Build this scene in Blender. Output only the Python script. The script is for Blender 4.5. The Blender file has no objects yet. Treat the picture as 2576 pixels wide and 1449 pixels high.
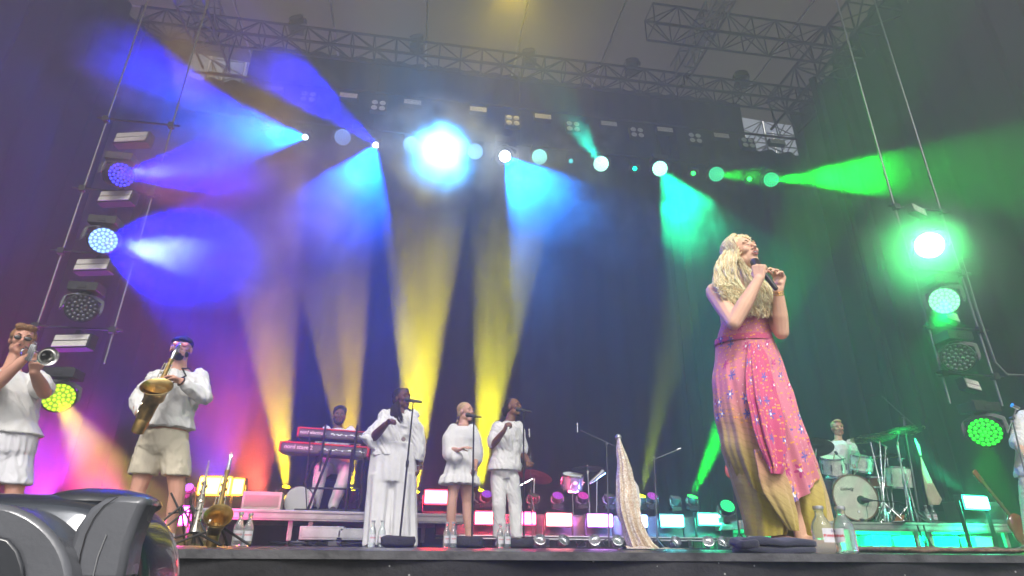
import bpy, bmesh, math, random
from mathutils import Vector, Matrix, noise
V = Vector
random.seed(7)
R_ = math.radians
scene = bpy.context.scene
COL = scene.collection

# ------------------------------------------------------------------ camera
FPX = 1510.0
CAMZ = 0.022
cam_rot = (Matrix.Rotation(R_(-8.7), 3, 'Z') @ Matrix.Rotation(math.pi/2 + math.atan(649.5/FPX), 3, 'X')
           @ Matrix.Rotation(R_(0.5), 3, 'Z'))
cam_data = bpy.data.cameras.new('camera')
cam = bpy.data.objects.new('camera', cam_data)
COL.objects.link(cam)
cam_data.sensor_width = 36
cam_data.lens = FPX/2576*36
cam_data.clip_end = 600
cam_data.clip_start = 0.05
cam.location = (0, 0, CAMZ)
cam.rotation_euler = cam_rot.to_euler()
scene.camera = cam

# ------------------------------------------------------------------ sky, sun, exposure
world = bpy.data.worlds.new('World'); scene.world = world
world.use_nodes = True
wn = world.node_tree
bg = wn.nodes['Background']
sky = wn.nodes.new('ShaderNodeTexSky')
sky.sky_type = 'NISHITA'; sky.sun_disc = False
sky.sun_elevation = R_(43); sky.sun_rotation = R_(168)
sky.dust_density = 4.0; sky.air_density = 1.0; sky.ozone_density = 0.6
hs = wn.nodes.new('ShaderNodeHueSaturation'); hs.inputs['Saturation'].default_value = .30   # overcast: little blue left in the sky
wn.links.new(sky.outputs[0], hs.inputs['Color']); wn.links.new(hs.outputs[0], bg.inputs[0])
bg.inputs[1].default_value = 0.15
sd = bpy.data.lights.new('sun', 'SUN'); sd.energy = 3.2; sd.angle = R_(16); sd.color = (1, .95, .88)
sun = bpy.data.objects.new('sun', sd); COL.objects.link(sun)
sun.rotation_euler = (R_(47), 0, R_(-12))
sun.location = (0, -10, 20)
scene.view_settings.view_transform = 'Standard'
scene.view_settings.look = 'None'
scene.view_settings.gamma = 1
scene.view_settings.use_curve_mapping = False
scene.view_settings.exposure = 0.26
scene.cycles.volume_bounces = 0
scene.cycles.max_bounces = 8
scene.cycles.diffuse_bounces = 3
scene.cycles.glossy_bounces = 3
scene.cycles.transmission_bounces = 8
scene.cycles.transparent_max_bounces = 12
scene.cycles.volume_step_rate = 1.0
scene.cycles.volume_max_steps = 96

# ------------------------------------------------------------------ helpers
def P(px, py, Y):
    "point on the stage plane y=Y that a pixel of the 2576 px wide photograph looks at"
    d = cam_rot @ V(((px-1288)/FPX, (724.5-py)/FPX, -1))
    t = Y/d.y
    return V((d.x*t, Y, CAMZ+d.z*t))
def PZ(px, py, z):
    d = cam_rot @ V(((px-1288)/FPX, (724.5-py)/FPX, -1))
    t = (z-CAMZ)/d.z
    return V((d.x*t, d.y*t, z))

def basis(d, hint=None):
    d = V(d).normalized()
    h = V(hint) if hint is not None else V((0, 0, 1))
    if abs(d.dot(h.normalized())) > .98: h = V((0, 1, 0))
    a = d.cross(h).normalized(); b = a.cross(d).normalized()
    return a, b, d

class MB:
    def __init__(s): s.v = []; s.f = []; s.xf = None
    def add(s, vs, fs):
        n = len(s.v)
        if s.xf is not None: vs = [s.xf @ V(v) for v in vs]
        s.v += [tuple(v) for v in vs]; s.f += [tuple(i+n for i in f) for f in fs]
        return s
    def box(s, c, size, rot=None, taper=1.0):
        x, y, z = [a/2 for a in size]
        vs = [V((-x, -y, -z)), V((x, -y, -z)), V((x, y, -z)), V((-x, y, -z)),
              V((-x*taper, -y*taper, z)), V((x*taper, -y*taper, z)), V((x*taper, y*taper, z)), V((-x*taper, y*taper, z))]
        if rot is not None: vs = [rot @ v for v in vs]
        c = V(c); vs = [v+c for v in vs]
        return s.add(vs, [(3, 2, 1, 0), (4, 5, 6, 7), (0, 1, 5, 4), (1, 2, 6, 5), (2, 3, 7, 6), (3, 0, 4, 7)])
    def rings(s, rings, cap=True, close=False):
        n = len(rings[0]); vs = [p for r in rings for p in r]; fs = []
        for i in range(len(rings)-1+(1 if close else 0)):
            a = i*n; b = ((i+1) % len(rings))*n
            for j in range(n):
                k = (j+1) % n
                fs.append((a+j, a+k, b+k, b+j))
        if cap and not close:
            fs.append(tuple(range(n-1, -1, -1))); m = (len(rings)-1)*n
            fs.append(tuple(m+j for j in range(n)))
        return s.add(vs, fs)
    def tube(s, pts, r, n=8, cap=True):
        pts = [V(p) for p in pts]
        if not isinstance(r, (list, tuple)): r = [r]*len(pts)
        rg = []; h = None
        for i, p in enumerate(pts):
            d = (pts[min(i+1, len(pts)-1)]-pts[max(i-1, 0)])
            if d.length < 1e-9: d = V((0, 0, 1))
            d.normalize()
            if h is None:
                a, b, _ = basis(d)
            else:
                a = h-d*h.dot(d)
                if a.length < 1e-6: a = basis(d)[0]
                a.normalize(); b = d.cross(a)
            h = a
            if i == 0: b = d.cross(a)
            rg.append([p+(a*math.cos(t)+b*math.sin(t))*r[i] for t in [2*math.pi*j/n for j in range(n)]])
        return s.rings(rg, cap)
    def rod(s, a, b, r, n=8): return s.tube([a, b], r, n)
    def sph(s, c, r, n=14, m=9, rot=None):
        c = V(c)
        if not isinstance(r, (list, tuple, Vector)): r = (r, r, r)
        rg = []
        for i in range(1, m):
            t = math.pi*i/m
            ring = []
            for j in range(n):
                p = V((r[0]*math.sin(t)*math.cos(2*math.pi*j/n), r[1]*math.sin(t)*math.sin(2*math.pi*j/n), -r[2]*math.cos(t)))
                ring.append((rot @ p if rot is not None else p)+c)
            rg.append(ring)
        vs = [p for q in rg for p in q]
        lo = V((0, 0, -r[2])); hi = V((0, 0, r[2]))
        if rot is not None: lo = rot @ lo; hi = rot @ hi
        vs += [c+lo, c+hi]; fs = []
        for i in range(len(rg)-1):
            for j in range(n):
                k = (j+1) % n
                fs.append((i*n+j, i*n+k, (i+1)*n+k, (i+1)*n+j))
        L = len(vs)-2; b = (len(rg)-1)*n
        for j in range(n):
            k = (j+1) % n
            fs.append((L, k, j)); fs.append((L+1, b+j, b+k))
        return s.add(vs, fs)
    def cap(s, a, b, ra, rb=None, n=12):
        "tapered capsule"
        rb = ra if rb is None else rb
        a = V(a); b = V(b); d = b-a
        if d.length < 1e-6: return s.sph(a, ra)
        u, w, d = basis(d); rg = []
        for t in (-80, -55, -28): 
            t = R_(t); q = a+d*ra*math.sin(t); k = ra*math.cos(t)
            rg.append([q+(u*math.cos(x)+w*math.sin(x))*k for x in [2*math.pi*j/n for j in range(n)]])
        for q, k in ((a, ra), (b, rb)):
            rg.append([q+(u*math.cos(x)+w*math.sin(x))*k for x in [2*math.pi*j/n for j in range(n)]])
        for t in (28, 55, 80):
            t = R_(t); q = b+d*rb*math.sin(t); k = rb*math.cos(t)
            rg.append([q+(u*math.cos(x)+w*math.sin(x))*k for x in [2*math.pi*j/n for j in range(n)]])
        return s.rings([r_[::-1] for r_ in rg] if False else rg)
    def chain(s, pts, rs, n=12):
        for i in range(len(pts)-1): s.cap(pts[i], pts[i+1], rs[i], rs[i+1], n)
        return s
    def lathe(s, prof, c=(0, 0, 0), axis=(0, 0, 1), n=24, cap=True):
        "prof: (radius, height) along axis"
        u, w, d = basis(axis); c = V(c)
        rg = [[c+d*h+(u*math.cos(x)+w*math.sin(x))*max(r, 1e-4) for x in [2*math.pi*j/n for j in range(n)]] for r, h in prof]
        return s.rings(rg, cap)
    def ellipses(s, secs, n=24, cap=True, wob=None):
        "secs: (center, halfvec_a, halfvec_b)"
        rg = []
        for i, (c, a, b) in enumerate(secs):
            c = V(c); a = V(a); b = V(b)
            rg.append([c+(a*math.cos(x)+b*math.sin(x))*(1 if wob is None else wob(i, x)) for x in [2*math.pi*j/n for j in range(n)]])
        return s.rings(rg, cap)
    def disc(s, c, nrm, r, n=20, thick=.004):
        return s.lathe([(r, 0), (r, thick)], c, nrm, n)
    def mesh(s, name):
        me = bpy.data.meshes.new(name); me.from_pydata(s.v, [], s.f); me.update()
        bm = bmesh.new(); bm.from_mesh(me); bmesh.ops.recalc_face_normals(bm, faces=bm.faces); bm.to_mesh(me); bm.free()
        return me

ORG = {}
def setp(o, label=None, cat=None, group=None, kind=None):
    if label: o['label'] = label
    if cat: o['category'] = cat
    if group: o['group'] = group
    if kind: o['kind'] = kind
    return o
def thing(name, label, cat, loc=(0, 0, 0), group=None):
    o = bpy.data.objects.new(name, None); COL.objects.link(o)
    o.location = loc; o.empty_display_size = .1; ORG[o.name] = V(loc)
    return setp(o, label, cat, group)
def fin(me, smooth, mats):
    if smooth:
        me.polygons.foreach_set('use_smooth', [True]*len(me.polygons))
        if smooth != 'all':
            try: me.set_sharp_from_angle(angle=R_(smooth if not isinstance(smooth, bool) else 38))
            except Exception: pass
    if mats:
        for m in (mats if isinstance(mats, list) else [mats]): me.materials.append(m)
def part(name, mb, mat, parent=None, smooth=True, bevel=0, label=None, remesh=0, sm_it=0, post=None, hide=None):
    "ONE mesh object in world coordinates (origin at its thing's base)"
    org = ORG.get(parent.name, V((0, 0, 0))) if parent else V((0, 0, 0))
    me = mb.mesh(name) if isinstance(mb, MB) else mb
    if org.length: me.transform(Matrix.Translation(-org))
    o = bpy.data.objects.new(name, me); COL.objects.link(o)
    if remesh:
        m = o.modifiers.new('r', 'REMESH'); m.mode = 'VOXEL'; m.voxel_size = remesh
        if sm_it:
            m = o.modifiers.new('s', 'SMOOTH'); m.factor = .5; m.iterations = sm_it
        dg = bpy.context.evaluated_depsgraph_get()
        me2 = bpy.data.meshes.new_from_object(o.evaluated_get(dg)); o.modifiers.clear()
        o.data = me2; bpy.data.meshes.remove(me); me = me2
        me.materials.clear()
    if post:
        cs = [v.co.copy() for v in me.vertices]; ns = [V(n.vector) for n in me.vertex_normals]; out = []
        for c_, n_ in zip(cs, ns): out.extend(post(c_+org, n_)-org)
        me.vertices.foreach_set('co', out)
        me.update()
    fin(me, ('all' if remesh else smooth), mat)
    if bevel:
        m = o.modifiers.new('bevel', 'BEVEL'); m.width = bevel; m.segments = 2; m.limit_method = 'ANGLE'
    if parent:
        o.parent = parent; ORG[o.name] = org
    if label: o['label'] = label
    return o
def single(name, mb, mat, label, cat, group=None, kind=None, **k):
    o = part(name, mb, mat, **k); return setp(o, label, cat, group, kind)
def struct(name, mb, mat, **k):
    o = part(name, mb, mat, **k); o['kind'] = 'structure'; return o
def kids(o): return [c for c in bpy.data.objects if c.parent == o]
def copy_tree(o, parent=None):
    c = o.copy(); COL.objects.link(c); c.parent = parent
    for ch in kids(o): copy_tree(ch, c)
    return c

# ------------------------------------------------------------------ materials
MATS = {}
def nodes_of(name):
    m = bpy.data.materials.new(name); m.use_nodes = True
    nt = m.node_tree; return m, nt, nt.nodes['Principled BSDF']
def mat(name, col, rough=.5, metal=0, bump=0, bscale=40, var=0, vscale=6, spec=.5, sheen=0, col2=None, trans=0, ior=1.45, sss=0, coat=0, alpha=1):
    if name in MATS: return MATS[name]
    m, nt, b = nodes_of(name); N = nt.nodes; L = nt.links
    b.inputs['Base Color'].default_value = (*col, 1); b.inputs['Roughness'].default_value = rough
    b.inputs['Metallic'].default_value = metal; b.inputs['Specular IOR Level'].default_value = spec
    b.inputs['Transmission Weight'].default_value = trans; b.inputs['IOR'].default_value = ior
    b.inputs['Coat Weight'].default_value = coat
    b.inputs['Alpha'].default_value = alpha
    if sheen: b.inputs['Sheen Weight'].default_value = sheen
    if sss:
        b.inputs['Subsurface Weight'].default_value = sss; b.inputs['Subsurface Radius'].default_value = (.012, .005, .003); b.inputs['Subsurface Scale'].default_value = 1
    tc = N.new('ShaderNodeTexCoord')
    if var:
        nz = N.new('ShaderNodeTexNoise'); nz.inputs['Scale'].default_value = vscale; nz.inputs['Detail'].default_value = 5
        L.new(tc.outputs['Object'], nz.inputs[0])
        cr = N.new('ShaderNodeValToRGB')
        c1 = tuple(max(0, c*(1-var)) for c in col); c2 = col2 or tuple(min(1, c*(1+var)) for c in col)
        cr.color_ramp.elements[0].color = (*c1, 1); cr.color_ramp.elements[1].color = (*c2, 1)
        cr.color_ramp.elements[0].position = .32; cr.color_ramp.elements[1].position = .68
        L.new(nz.outputs[0], cr.inputs[0]); L.new(cr.outputs[0], b.inputs['Base Color'])
        mr = N.new('ShaderNodeMapRange'); mr.inputs[3].default_value = max(.03, rough-.1); mr.inputs[4].default_value = min(1, rough+.12)
        L.new(nz.outputs[0], mr.inputs[0]); L.new(mr.outputs[0], b.inputs['Roughness'])
    if bump:
        n2 = N.new('ShaderNodeTexNoise'); n2.inputs['Scale'].default_value = bscale; n2.inputs['Detail'].default_value = 4
        L.new(tc.outputs['Object'], n2.inputs[0])
        bp = N.new('ShaderNodeBump'); bp.inputs['Strength'].default_value = bump; bp.inputs['Distance'].default_value = .02
        L.new(n2.outputs[0], bp.inputs['Height']); L.new(bp.outputs[0], b.inputs['Normal'])
    MATS[name] = m
    return m
def emis(name, col, st):
    if name in MATS: return MATS[name]
    m, nt, b = nodes_of(name)
    b.inputs['Base Color'].default_value = (.02, .02, .02, 1)
    b.inputs['Emission Color'].default_value = (*col, 1); b.inputs['Emission Strength'].default_value = st
    MATS[name] = m; return m

M_black = mat('black_metal', (.018, .018, .02), .5, .2, var=.3)
M_blackpl = mat('black_plastic', (.03, .03, .032), .42, 0, bump=.05, bscale=200)
M_alu = mat('aluminium', (.42, .43, .45), .38, .85, var=.15, vscale=12)
M_chrome = mat('chrome', (.75, .76, .78), .14, 1, var=.08, vscale=20)
M_darkalu = mat('dark_truss_paint', (.03, .03, .033), .5, .4, var=.2)
M_cable = mat('cable_rubber', (.02, .02, .02), .6)
M_case = mat('case_grey', (.08, .08, .085), .5, 0, bump=.1, bscale=80, var=.2)
M_white = mat('white_cotton', (.74, .74, .75), .9, 0, bump=.35, bscale=9, var=.03, vscale=5, sheen=.2)
HAZE_D = .031
BEAM_K = .40
PUFFS = []
def spot(src, tgt, col, power, half, blend=.25, rad=.05, parent=None):
    l = bpy.data.lights.new('beam_light', 'SPOT'); l.energy = power; l.color = col; l.spot_size = R_(half*2); l.spot_blend = blend; l.shadow_soft_size = rad
    o = bpy.data.objects.new('beam_light', l); COL.objects.link(o); o.location = src
    o.rotation_euler = (V(tgt)-V(src)).to_track_quat('-Z', 'Y').to_euler()
    return o
# real spot lights standing in for the lamps' own beams
BLUE = (.0, .0, 1)
SP = [ # src(px,py,Y) tgt(px,py,Y) colour power half-angle blend
 ((305, 440, 7.35), (760, 400, 6.3), BLUE, 13000, 15, .3),
 ((260, 605, 7.35), (560, 680, 6.0), BLUE, 13000, 19, .3),
 ((270, 605, 7.3), (560, 665, 6.0), (.20, .32, 1), 2200, 8, .5),
 ((312, 440, 7.3), (760, 400, 6.3), (.20, .32, 1), 1500, 7, .6),
 ((768, 345, 10.2), (380, 330, 9.4), (.0, .085, 1), 26000, 29, .4),
 ((945, 362, 10.2), (600, 90, 9.4), BLUE, 52000, 15, .4),
 ((685, 330, 10.2), (370, 165, 8.6), BLUE, 46000, 12, .4),
 ((945, 367, 10.2), (830, 620, 9.7), (.0, .075, 1), 15000, 26, .12),
 ((1112, 378, 10.2), (1080, 520, 2), (.05, .38, 1), 19000, 30, .5),
 ((1270, 395, 10.2), (1400, 560, 9.8), (.0, .22, 1), 11500, 29, .12),
 ((1512, 412, 10.2), (1460, 330, 9.7), (0, .8, .55), 3500, 14, .4),
 ((1660, 424, 10.2), (1740, 560, 9.9), (0, .75, .30), 10000, 24, .3),
 ((1802, 438, 10.2), (1900, 445, 9.8), (0, .9, .02), 4000, 14, .3),
 ((1940, 452, 10.2), (2330, 435, 7.4), (0, 1, .03), 36000, 9, .12),
 ((2338, 617, 5.9), (2000, 1200, 1), (0, 1, .16), 380, 45, .6),
 ((2375, 757, 5.9), (2380, 1200, 4.6), (0, 1, .12), 500, 16, .5),
 ((2478, 1087, 5.9), (2500, 1300, 5.3), (0, 1, .0), 700, 14, .5),
 ((1045, 1236, 9.3), (1068, 500, 8.8), (1, .84, 0), 70000, 9.7, .08),
 ((885, 1230, 9.4), (850, 800, 9.1), (1, .66, 0), 40000, 10.5, .1),
 ((720, 1224, 9.5), (680, 800, 9.2), (1, .66, 0), 40000, 10, .15),
 ((1205, 1236, 9.5), (1280, 600, 9.0), (.88, .82, .0), 48000, 9.3, .12),
 ((1612, 1246, 9.1), (1640, 1120, 8.6), (.7, 1, 0), 9000, 6, .2),
 ((1742, 1248, 9.1), (1850, 1000, 8.3), (0, 1, .03), 50000, 6.5, .2),
 ((148, 1003, 7.4), (320, 1300, 6.4), (1, .75, .05), 7000, 11, .4),
 ((1290, -40, 9.6), (1290, 160, 9.3), (1, .72, .05), 1100, 42, .9),
 ((560, 1250, 9.8), (420, 700, 9.2), (.28, .04, 1), 5500, 42, .7),
 ((100, 1280, 8.6), (150, 900, 8.2), (.35, .05, 1), 2200, 45, .7),
 ((2420, 1240, 7.7), (2250, 1088, 8.45), (0, 1, .35), 6000, 13, .5),
 ((330, 1310, 8.6), (120, 1130, 8.4), (1, .02, .36), 8000, 38, .9),
 ((660, 1262, 9.9), (590, 1000, 9.3), (1, .12, .06), 6500, 34, .9),
]
for a, b, c, pw, h, bl_ in SP: spot(P(*a), P(*b), c, pw*BEAM_K, h, bl_)
PUFFS += [
 (P(1290, 640, 9.8), (1.3, .8, 1.5), .42, 1.6, .36, .66),
 (P(1560, 560, 10.2), (1.3, .7, 1.3), .35, 1.6, .36, .66),
 (P(640, 640, 9.9), (1.5, .7, 1.3), .35, 1.6, .36, .66),
 (P(490, 650, 6.7), (1.05, .8, .70), 1.9, 2.0, .30, .62),
 (P(490, 428, 6.95), (1.15, .8, .62), 1.9, 2.0, .30, .62),
 (P(370, 160, 8.6), (1.4, .8, 1.05), 1.7, 2.0, .33, .62),
 (P(590, 345, 9.7), (2.2, .9, 1.6), 1.2, 1.7, .34, .64),
 (P(690, 220, 9.8), (1.4, .8, .9), 1.6, 1.9, .33, .65),
 (P(850, 480, 9.9), (1.5, .9, 1.9), 1.4, 1.8, .33, .63),
 (P(1105, 385, 9.6), (1.45, .8, 1.45), 3.2, 2.2, .36, .62),
 (P(1400, 480, 10.0), (1.5, .9, 1.35), 1.5, 1.8, .32, .62),
 (P(1730, 540, 9.9), (1.0, .7, 1.3), .75, 1.9, .44, .56),
 (P(1475, 345, 9.9), (.9, .6, .6), .6, 2.2, .4, .6),
 (P(1850, 435, 9.9), (.9, .6, .5), .35, 2.2, .3, .6),
 (P(2200, 435, 8.5), (2.2, 1.0, .9), .30, .9, .2, .55),
 (P(1070, 850, 9.0), (1.3, 1.0, 3.0), .24, 1.9, .34, .68),
 (P(1270, 850, 9.2), (1.5, 1.2, 2.8), .22, 1.9, .35, .68),
 (P(760, 950, 9.4), (2.4, 1.0, 2.6), .13, 1.8, .36, .68),
 (P(330, 1180, 8.4), (2.6, .9, 1.3), .20, 1.0, .2, .6),
 (P(1850, 1050, 8.8), (1.0, .8, 1.6), .10, 1.2, .3, .6),
 (P(2340, 650, 5.7), (1.1, .7, 1.1), .5, 1.2, .1, .5),
]
# green lamp under the drum platform
def pool(px, py, Y, z, col, pw, size, rx=0):
    l = bpy.data.lights.new('floor_glow', 'AREA'); l.shape = 'RECTANGLE'; l.size = size[0]; l.size_y = size[1]; l.energy = pw; l.color = col
    o = bpy.data.objects.new('floor_glow', l); COL.objects.link(o); p = P(px, py, Y); o.location = (p.x, Y, z); o.rotation_euler = (rx, 0, 0); return o
pool(2330, 1360, 9.3, .22, (0, 1, .28), 70, (1.8, .15), R_(-75))
pool(2330, 1360, 9.0, .20, (0, 1, .28), 420, (2.2, .15), R_(80))
# ------------------------------------------------------------------ setting
M_drape = mat('drape_black', (.006, .007, .011), .95, 0, bump=.3, bscale=30, var=.25, vscale=1.2, spec=.08)
M_skirt = mat('stage_skirt', (.03, .03, .033), .9, 0, bump=.5, bscale=25, var=.45, vscale=2.5, spec=.2)
_n = M_skirt.node_tree; _b = _n.nodes['Principled BSDF']; _src = _b.inputs['Base Color'].links[0].from_socket
_vo = _n.nodes.new('ShaderNodeTexVoronoi'); _vo.inputs['Scale'].default_value = 14; _tc = _n.nodes.new('ShaderNodeTexCoord'); _n.links.new(_tc.outputs['Object'], _vo.inputs['Vector'])
_lt = _n.nodes.new('ShaderNodeMath'); _lt.operation = 'LESS_THAN'; _lt.inputs[1].default_value = .055; _n.links.new(_vo.outputs['Distance'], _lt.inputs[0])
_mx = _n.nodes.new('ShaderNodeMix'); _mx.data_type = 'RGBA'; _mx.inputs[7].default_value = (.35, .35, .34, 1); _n.links.new(_lt.outputs[0], _mx.inputs[0]); _n.links.new(_src, _mx.inputs[6]); _n.links.new(_mx.outputs[2], _b.inputs['Base Color'])   # lint and grit stuck to the cloth
M_floor = mat('stage_floor', (.03, .03, .032), .28, 0, bump=.12, bscale=60, var=.35, vscale=3)
M_ground = mat('asphalt', (.05, .05, .05), .9, 0, bump=.5, bscale=30, var=.3)
M_roof = mat('roof_pvc', (.14, .115, .09), .7, 0, bump=.1, bscale=3, var=.12, vscale=.6)

_n = M_roof.node_tree; _o = _n.nodes['Material Output']; _p = _n.nodes['Principled BSDF']; _t = _n.nodes.new('ShaderNodeBsdfTranslucent'); _t.inputs[0].default_value = (.62, .55, .45, 1)
_m = _n.nodes.new('ShaderNodeMixShader'); _m.inputs[0].default_value = .06; _n.links.new(_p.outputs[0], _m.inputs[1]); _n.links.new(_t.outputs[0], _m.inputs[2]); _n.links.new(_m.outputs[0], _o.inputs['Surface'])
g = MB(); g.box((0, 40, -1.55), (500, 500, .1)); struct('ground', g, M_ground)
YE = 2.55
XL, XR, YB = -7.2, 11.5, 12.4
g = MB(); g.box(((XL+XR)/2, (YE+YB+1)/2, -.06), (XR-XL, YB+1-YE, .12)); struct('stage_floor', g, M_floor)
# fabric skirt hung on the stage front, with soft folds
def drape(p0, p1, z0, z1, amp, wl, seed=0, nx=None, nz=10, gather=0, th=.0, lean=(0, 0)):
    p0 = V(p0); p1 = V(p1); d = p1-p0; L = d.length; d.normalize(); nrm = V((d.y, -d.x, 0))
    nx = nx or int(L/wl*7); vs = []; fs = []
    for k in range(2 if th else 1):
        off = len(vs)
        for i in range(nx+1):
            s = L*i/nx
            for j in range(nz+1):
                t = j/nz; z = z0+(z1-z0)*t
                w = math.sin(s*2*math.pi/wl+1.5*noise.noise((s*.7, z*.08, seed)))*amp
                w += amp*1.3*noise.noise((s*1.1/wl*.4, z*.12, seed+5))+amp*.5*noise.noise((s*3/wl*.4, z*.5, seed+9))
                p = p0+d*s+nrm*(w-th*k); p.z = z
                p.x += lean[0]*t; p.y += lean[1]*t
                vs.append(p)
        for i in range(nx):
            for j in range(nz):
                a = off+i*(nz+1)+j; q = (a, a+nz+1, a+nz+2, a+1)
                fs.append(q if k == 0 else q[::-1])
    m = MB(); m.add(vs, fs); return m
single('stage_skirt', drape((XL, YE-.03, 0), (XR, YE-.03, 0), -1.5, -.03, .018, .9, 3, nz=14, th=.01), M_skirt,
       'black fabric skirt hung across the whole stage front', 'stage skirt')
g = MB(); g.box(((XL+XR)/2, YE-.02, -.012), (XR-XL, .07, .03))
single('edge_trim', g, mat('edge_tape', (.06, .06, .065), .35, 0, var=.5, vscale=9, bump=.2, bscale=50), 'dark trim strip along the front edge of the stage floor', 'edge trim')
bc = thing('back_curtain', 'tall dark curtain closing the back of the stage', 'curtain', (2, YB, 0))
part('centre_cloth', drape((-4.75, YB, 0), (8.35, YB, 0), 0, 11.62, .035, .5, 1, th=.02, nz=14), M_drape, bc)
part('left_cloth', drape((-6.3, YB+.06, 0), (-4.8, YB+.06, 0), 0, 10.45, .07, .55, 21, th=.02), M_drape, bc)
part('left_cloth', drape((-8.6, YB+.1, 0), (-6.2, YB+.1, 0), 0, 11.62, .07, .55, 22, th=.02), M_drape, bc)
part('right_cloth', drape((8.4, YB+.06, 0), (10.1, YB+.06, 0), 0, 10.1, .07, .55, 23, th=.02), M_drape, bc)
part('right_cloth', drape((10.0, YB+.1, 0), (12.5, YB+.1, 0), 0, 11.62, .07, .55, 24, th=.02), M_drape, bc)
single('side_curtain', drape((XL, 3.0, 0), (XL, YB-.3, 0), 0, 11.3, .10, .8, 2, th=.02, lean=(0, 0)), M_drape,
       'dark side curtain behind the trumpet player on the left of the stage', 'curtain')
single('side_curtain', drape((9.9, YB-.4, 0), (9.0, 2.8, 0), 0, 11.3, .10, .8, 4, th=.02), M_drape,
       'dark side curtain behind the green light tower', 'curtain')
# two narrow drape legs hanging in front of the back curtain
single('drape_leg', drape((5.15, 11.2, 0), (5.75, 11.3, 0), .3, 9.6, .09, .3, 11, th=.02), M_drape,
       'narrow dark drape hanging just left of the singer, before the back curtain', 'curtain', 'narrow drape legs')
single('drape_leg', drape((8.05, 9.3, 0), (8.9, 9.1, 0), .6, 9.6, .12, .45, 13, th=.02), M_drape,
       'narrow dark drape hanging behind the drum kit and boom microphone', 'curtain', 'narrow drape legs')

# roof skin, purlins and trusses
ZR = 11.7
m = MB()
nx, ny = 26, 26; vs = []; fs = []
for i in range(nx+1):
    for j in range(ny+1):
        x = -7.6+18.6*i/nx; y = .5+12.6*j/ny
        vs.append((x, y, ZR+.06*math.sin(i*math.pi/2.6)+.03*noise.noise((x, y, 0))))
for i in range(nx):
    for j in range(ny):
        a = i*(ny+1)+j; fs.append((a, a+1, a+ny+2, a+ny+1))
m.add(vs, fs)
roof = thing('stage_roof', 'pale tan membrane roof over the stage on thin tubes', 'roof', (0, 6, ZR))
part('roof_skin', m, M_roof, roof)
Mp = mat('purlin_metal', (.55, .53, .5), .45, .6)
for px, py in ((600, 40), (842, 78), (1072, 105), (1300, 135), (1512, 160), (1735, 180), (1900, 200)):
    a = PZ(px, py, ZR-.12); g = MB(); g.rod((a.x, .8, ZR-.12), (a.x, 13, ZR-.12), .028); part('purlin', g, Mp, roof)
for yy in (PZ(1501, 159, ZR-.18).y, 8.2, 5.2, 2.2):
    g = MB(); g.rod((-7.4, yy, ZR-.18), (10.8, yy, ZR-.18), .022); part('cross_tube', g, Mp, roof)

def truss(name, label, p0, p1, w, h, bay, r=.026, mt=M_darkalu, group='roof trusses'):
    p0 = V(p0); p1 = V(p1); d = p1-p0; L = d.length; u = d.normalized(); sd_ = u.cross(V((0, 0, 1))).normalized()
    if abs(u.z) > .9: sd_ = V((1, 0, 0))
    up = sd_.cross(u)
    t = thing(name, label, 'truss', p0, group)
    cor = [sd_*a*w/2+up*b*h/2 for a, b in ((-1, -1), (1, -1), (1, 1), (-1, 1))]
    for c in cor:
        g = MB(); g.rod(p0+c, p1+c, r); part('chord', g, mt, t)
    g = MB(); n = max(1, round(L/bay))
    for k in range(4):
        a, b = cor[k], cor[(k+1) % 4]
        for i in range(n):
            q0 = p0+u*L*i/n; q1 = p0+u*L*(i+1)/n
            g.rod(q0+a, q0+b, r*.55, 6)
            if (i+k) % 2: g.rod(q0+a, q1+b, r*.55, 6)
            else: g.rod(q0+b, q1+a, r*.55, 6)
    part('bracing', g, mt, t)
    return t
M_trl = mat('truss_metal', (.2, .2, .2), .4, .8, var=.2)
zt = 10.6
truss('back_truss', 'long dark box truss spanning the stage above the lamp rows', (-6.6, 11, zt), (9.4, 11, zt), .42, .42, .5, .03)
truss('high_truss', 'deep dark box truss high at the upper right under the roof', (4.6, 9.6, 11.05), (10.6, 9.6, 11.05), .5, .6, .6, .028)
truss('long_truss', 'narrow lit truss running front to back above the singer', (5.9, 1.5, 11.0), (5.9, 11, 11.0), .4, .45, .5, .024, M_trl)
truss('left_side_truss', 'dark truss running front to back at the top left corner', (-5.3, 2.5, 10.7), (-5.3, 12, 10.7), .6, .7, .6, .03, M_trl)
truss('right_side_truss', 'dark truss running front to back at the top right corner', (9.3, 2.5, 10.9), (9.3, 12, 10.9), .8, .9, .7, .04)
# corner columns with the daylight showing through their lattice
truss('corner_column', 'lattice corner column with daylight behind it, top left', (-5.7, 13.9, -1.5), (-5.7, 13.9, 12.4), .9, .9, .45, .032, M_trl, 'corner columns')
truss('corner_column', 'lattice corner column with daylight behind it, top right', (10.2, 13.9, -1.5), (10.2, 13.9, 12.4), 1.0, 1.0, .45, .034, M_trl, 'corner columns')
# lamp hanging bars
for nm, z_, lb in (('upper_lamp_bar', 9.15, 'thin dark pipe carrying the pale strobes and four lens blinders'), ('lower_lamp_bar', 8.15, 'thin dark pipe carrying the row of lit moving heads')):
    g = MB(); g.rod((-5.2, 10.75, z_), (8.6, 10.75, z_), .03)
    t = thing(nm, lb, 'lamp bar', (0, 10.75, z_), 'lamp bars'); part('pipe', g, M_darkalu, t)
    for x in (-4.6, -1.4, 1.8, 5.0, 8.2):
        g = MB(); g.rod((x, 10.75, z_), (x, 10.95, zt-.2), .012, 6); part('hanger', g, M_darkalu, t)
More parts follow.
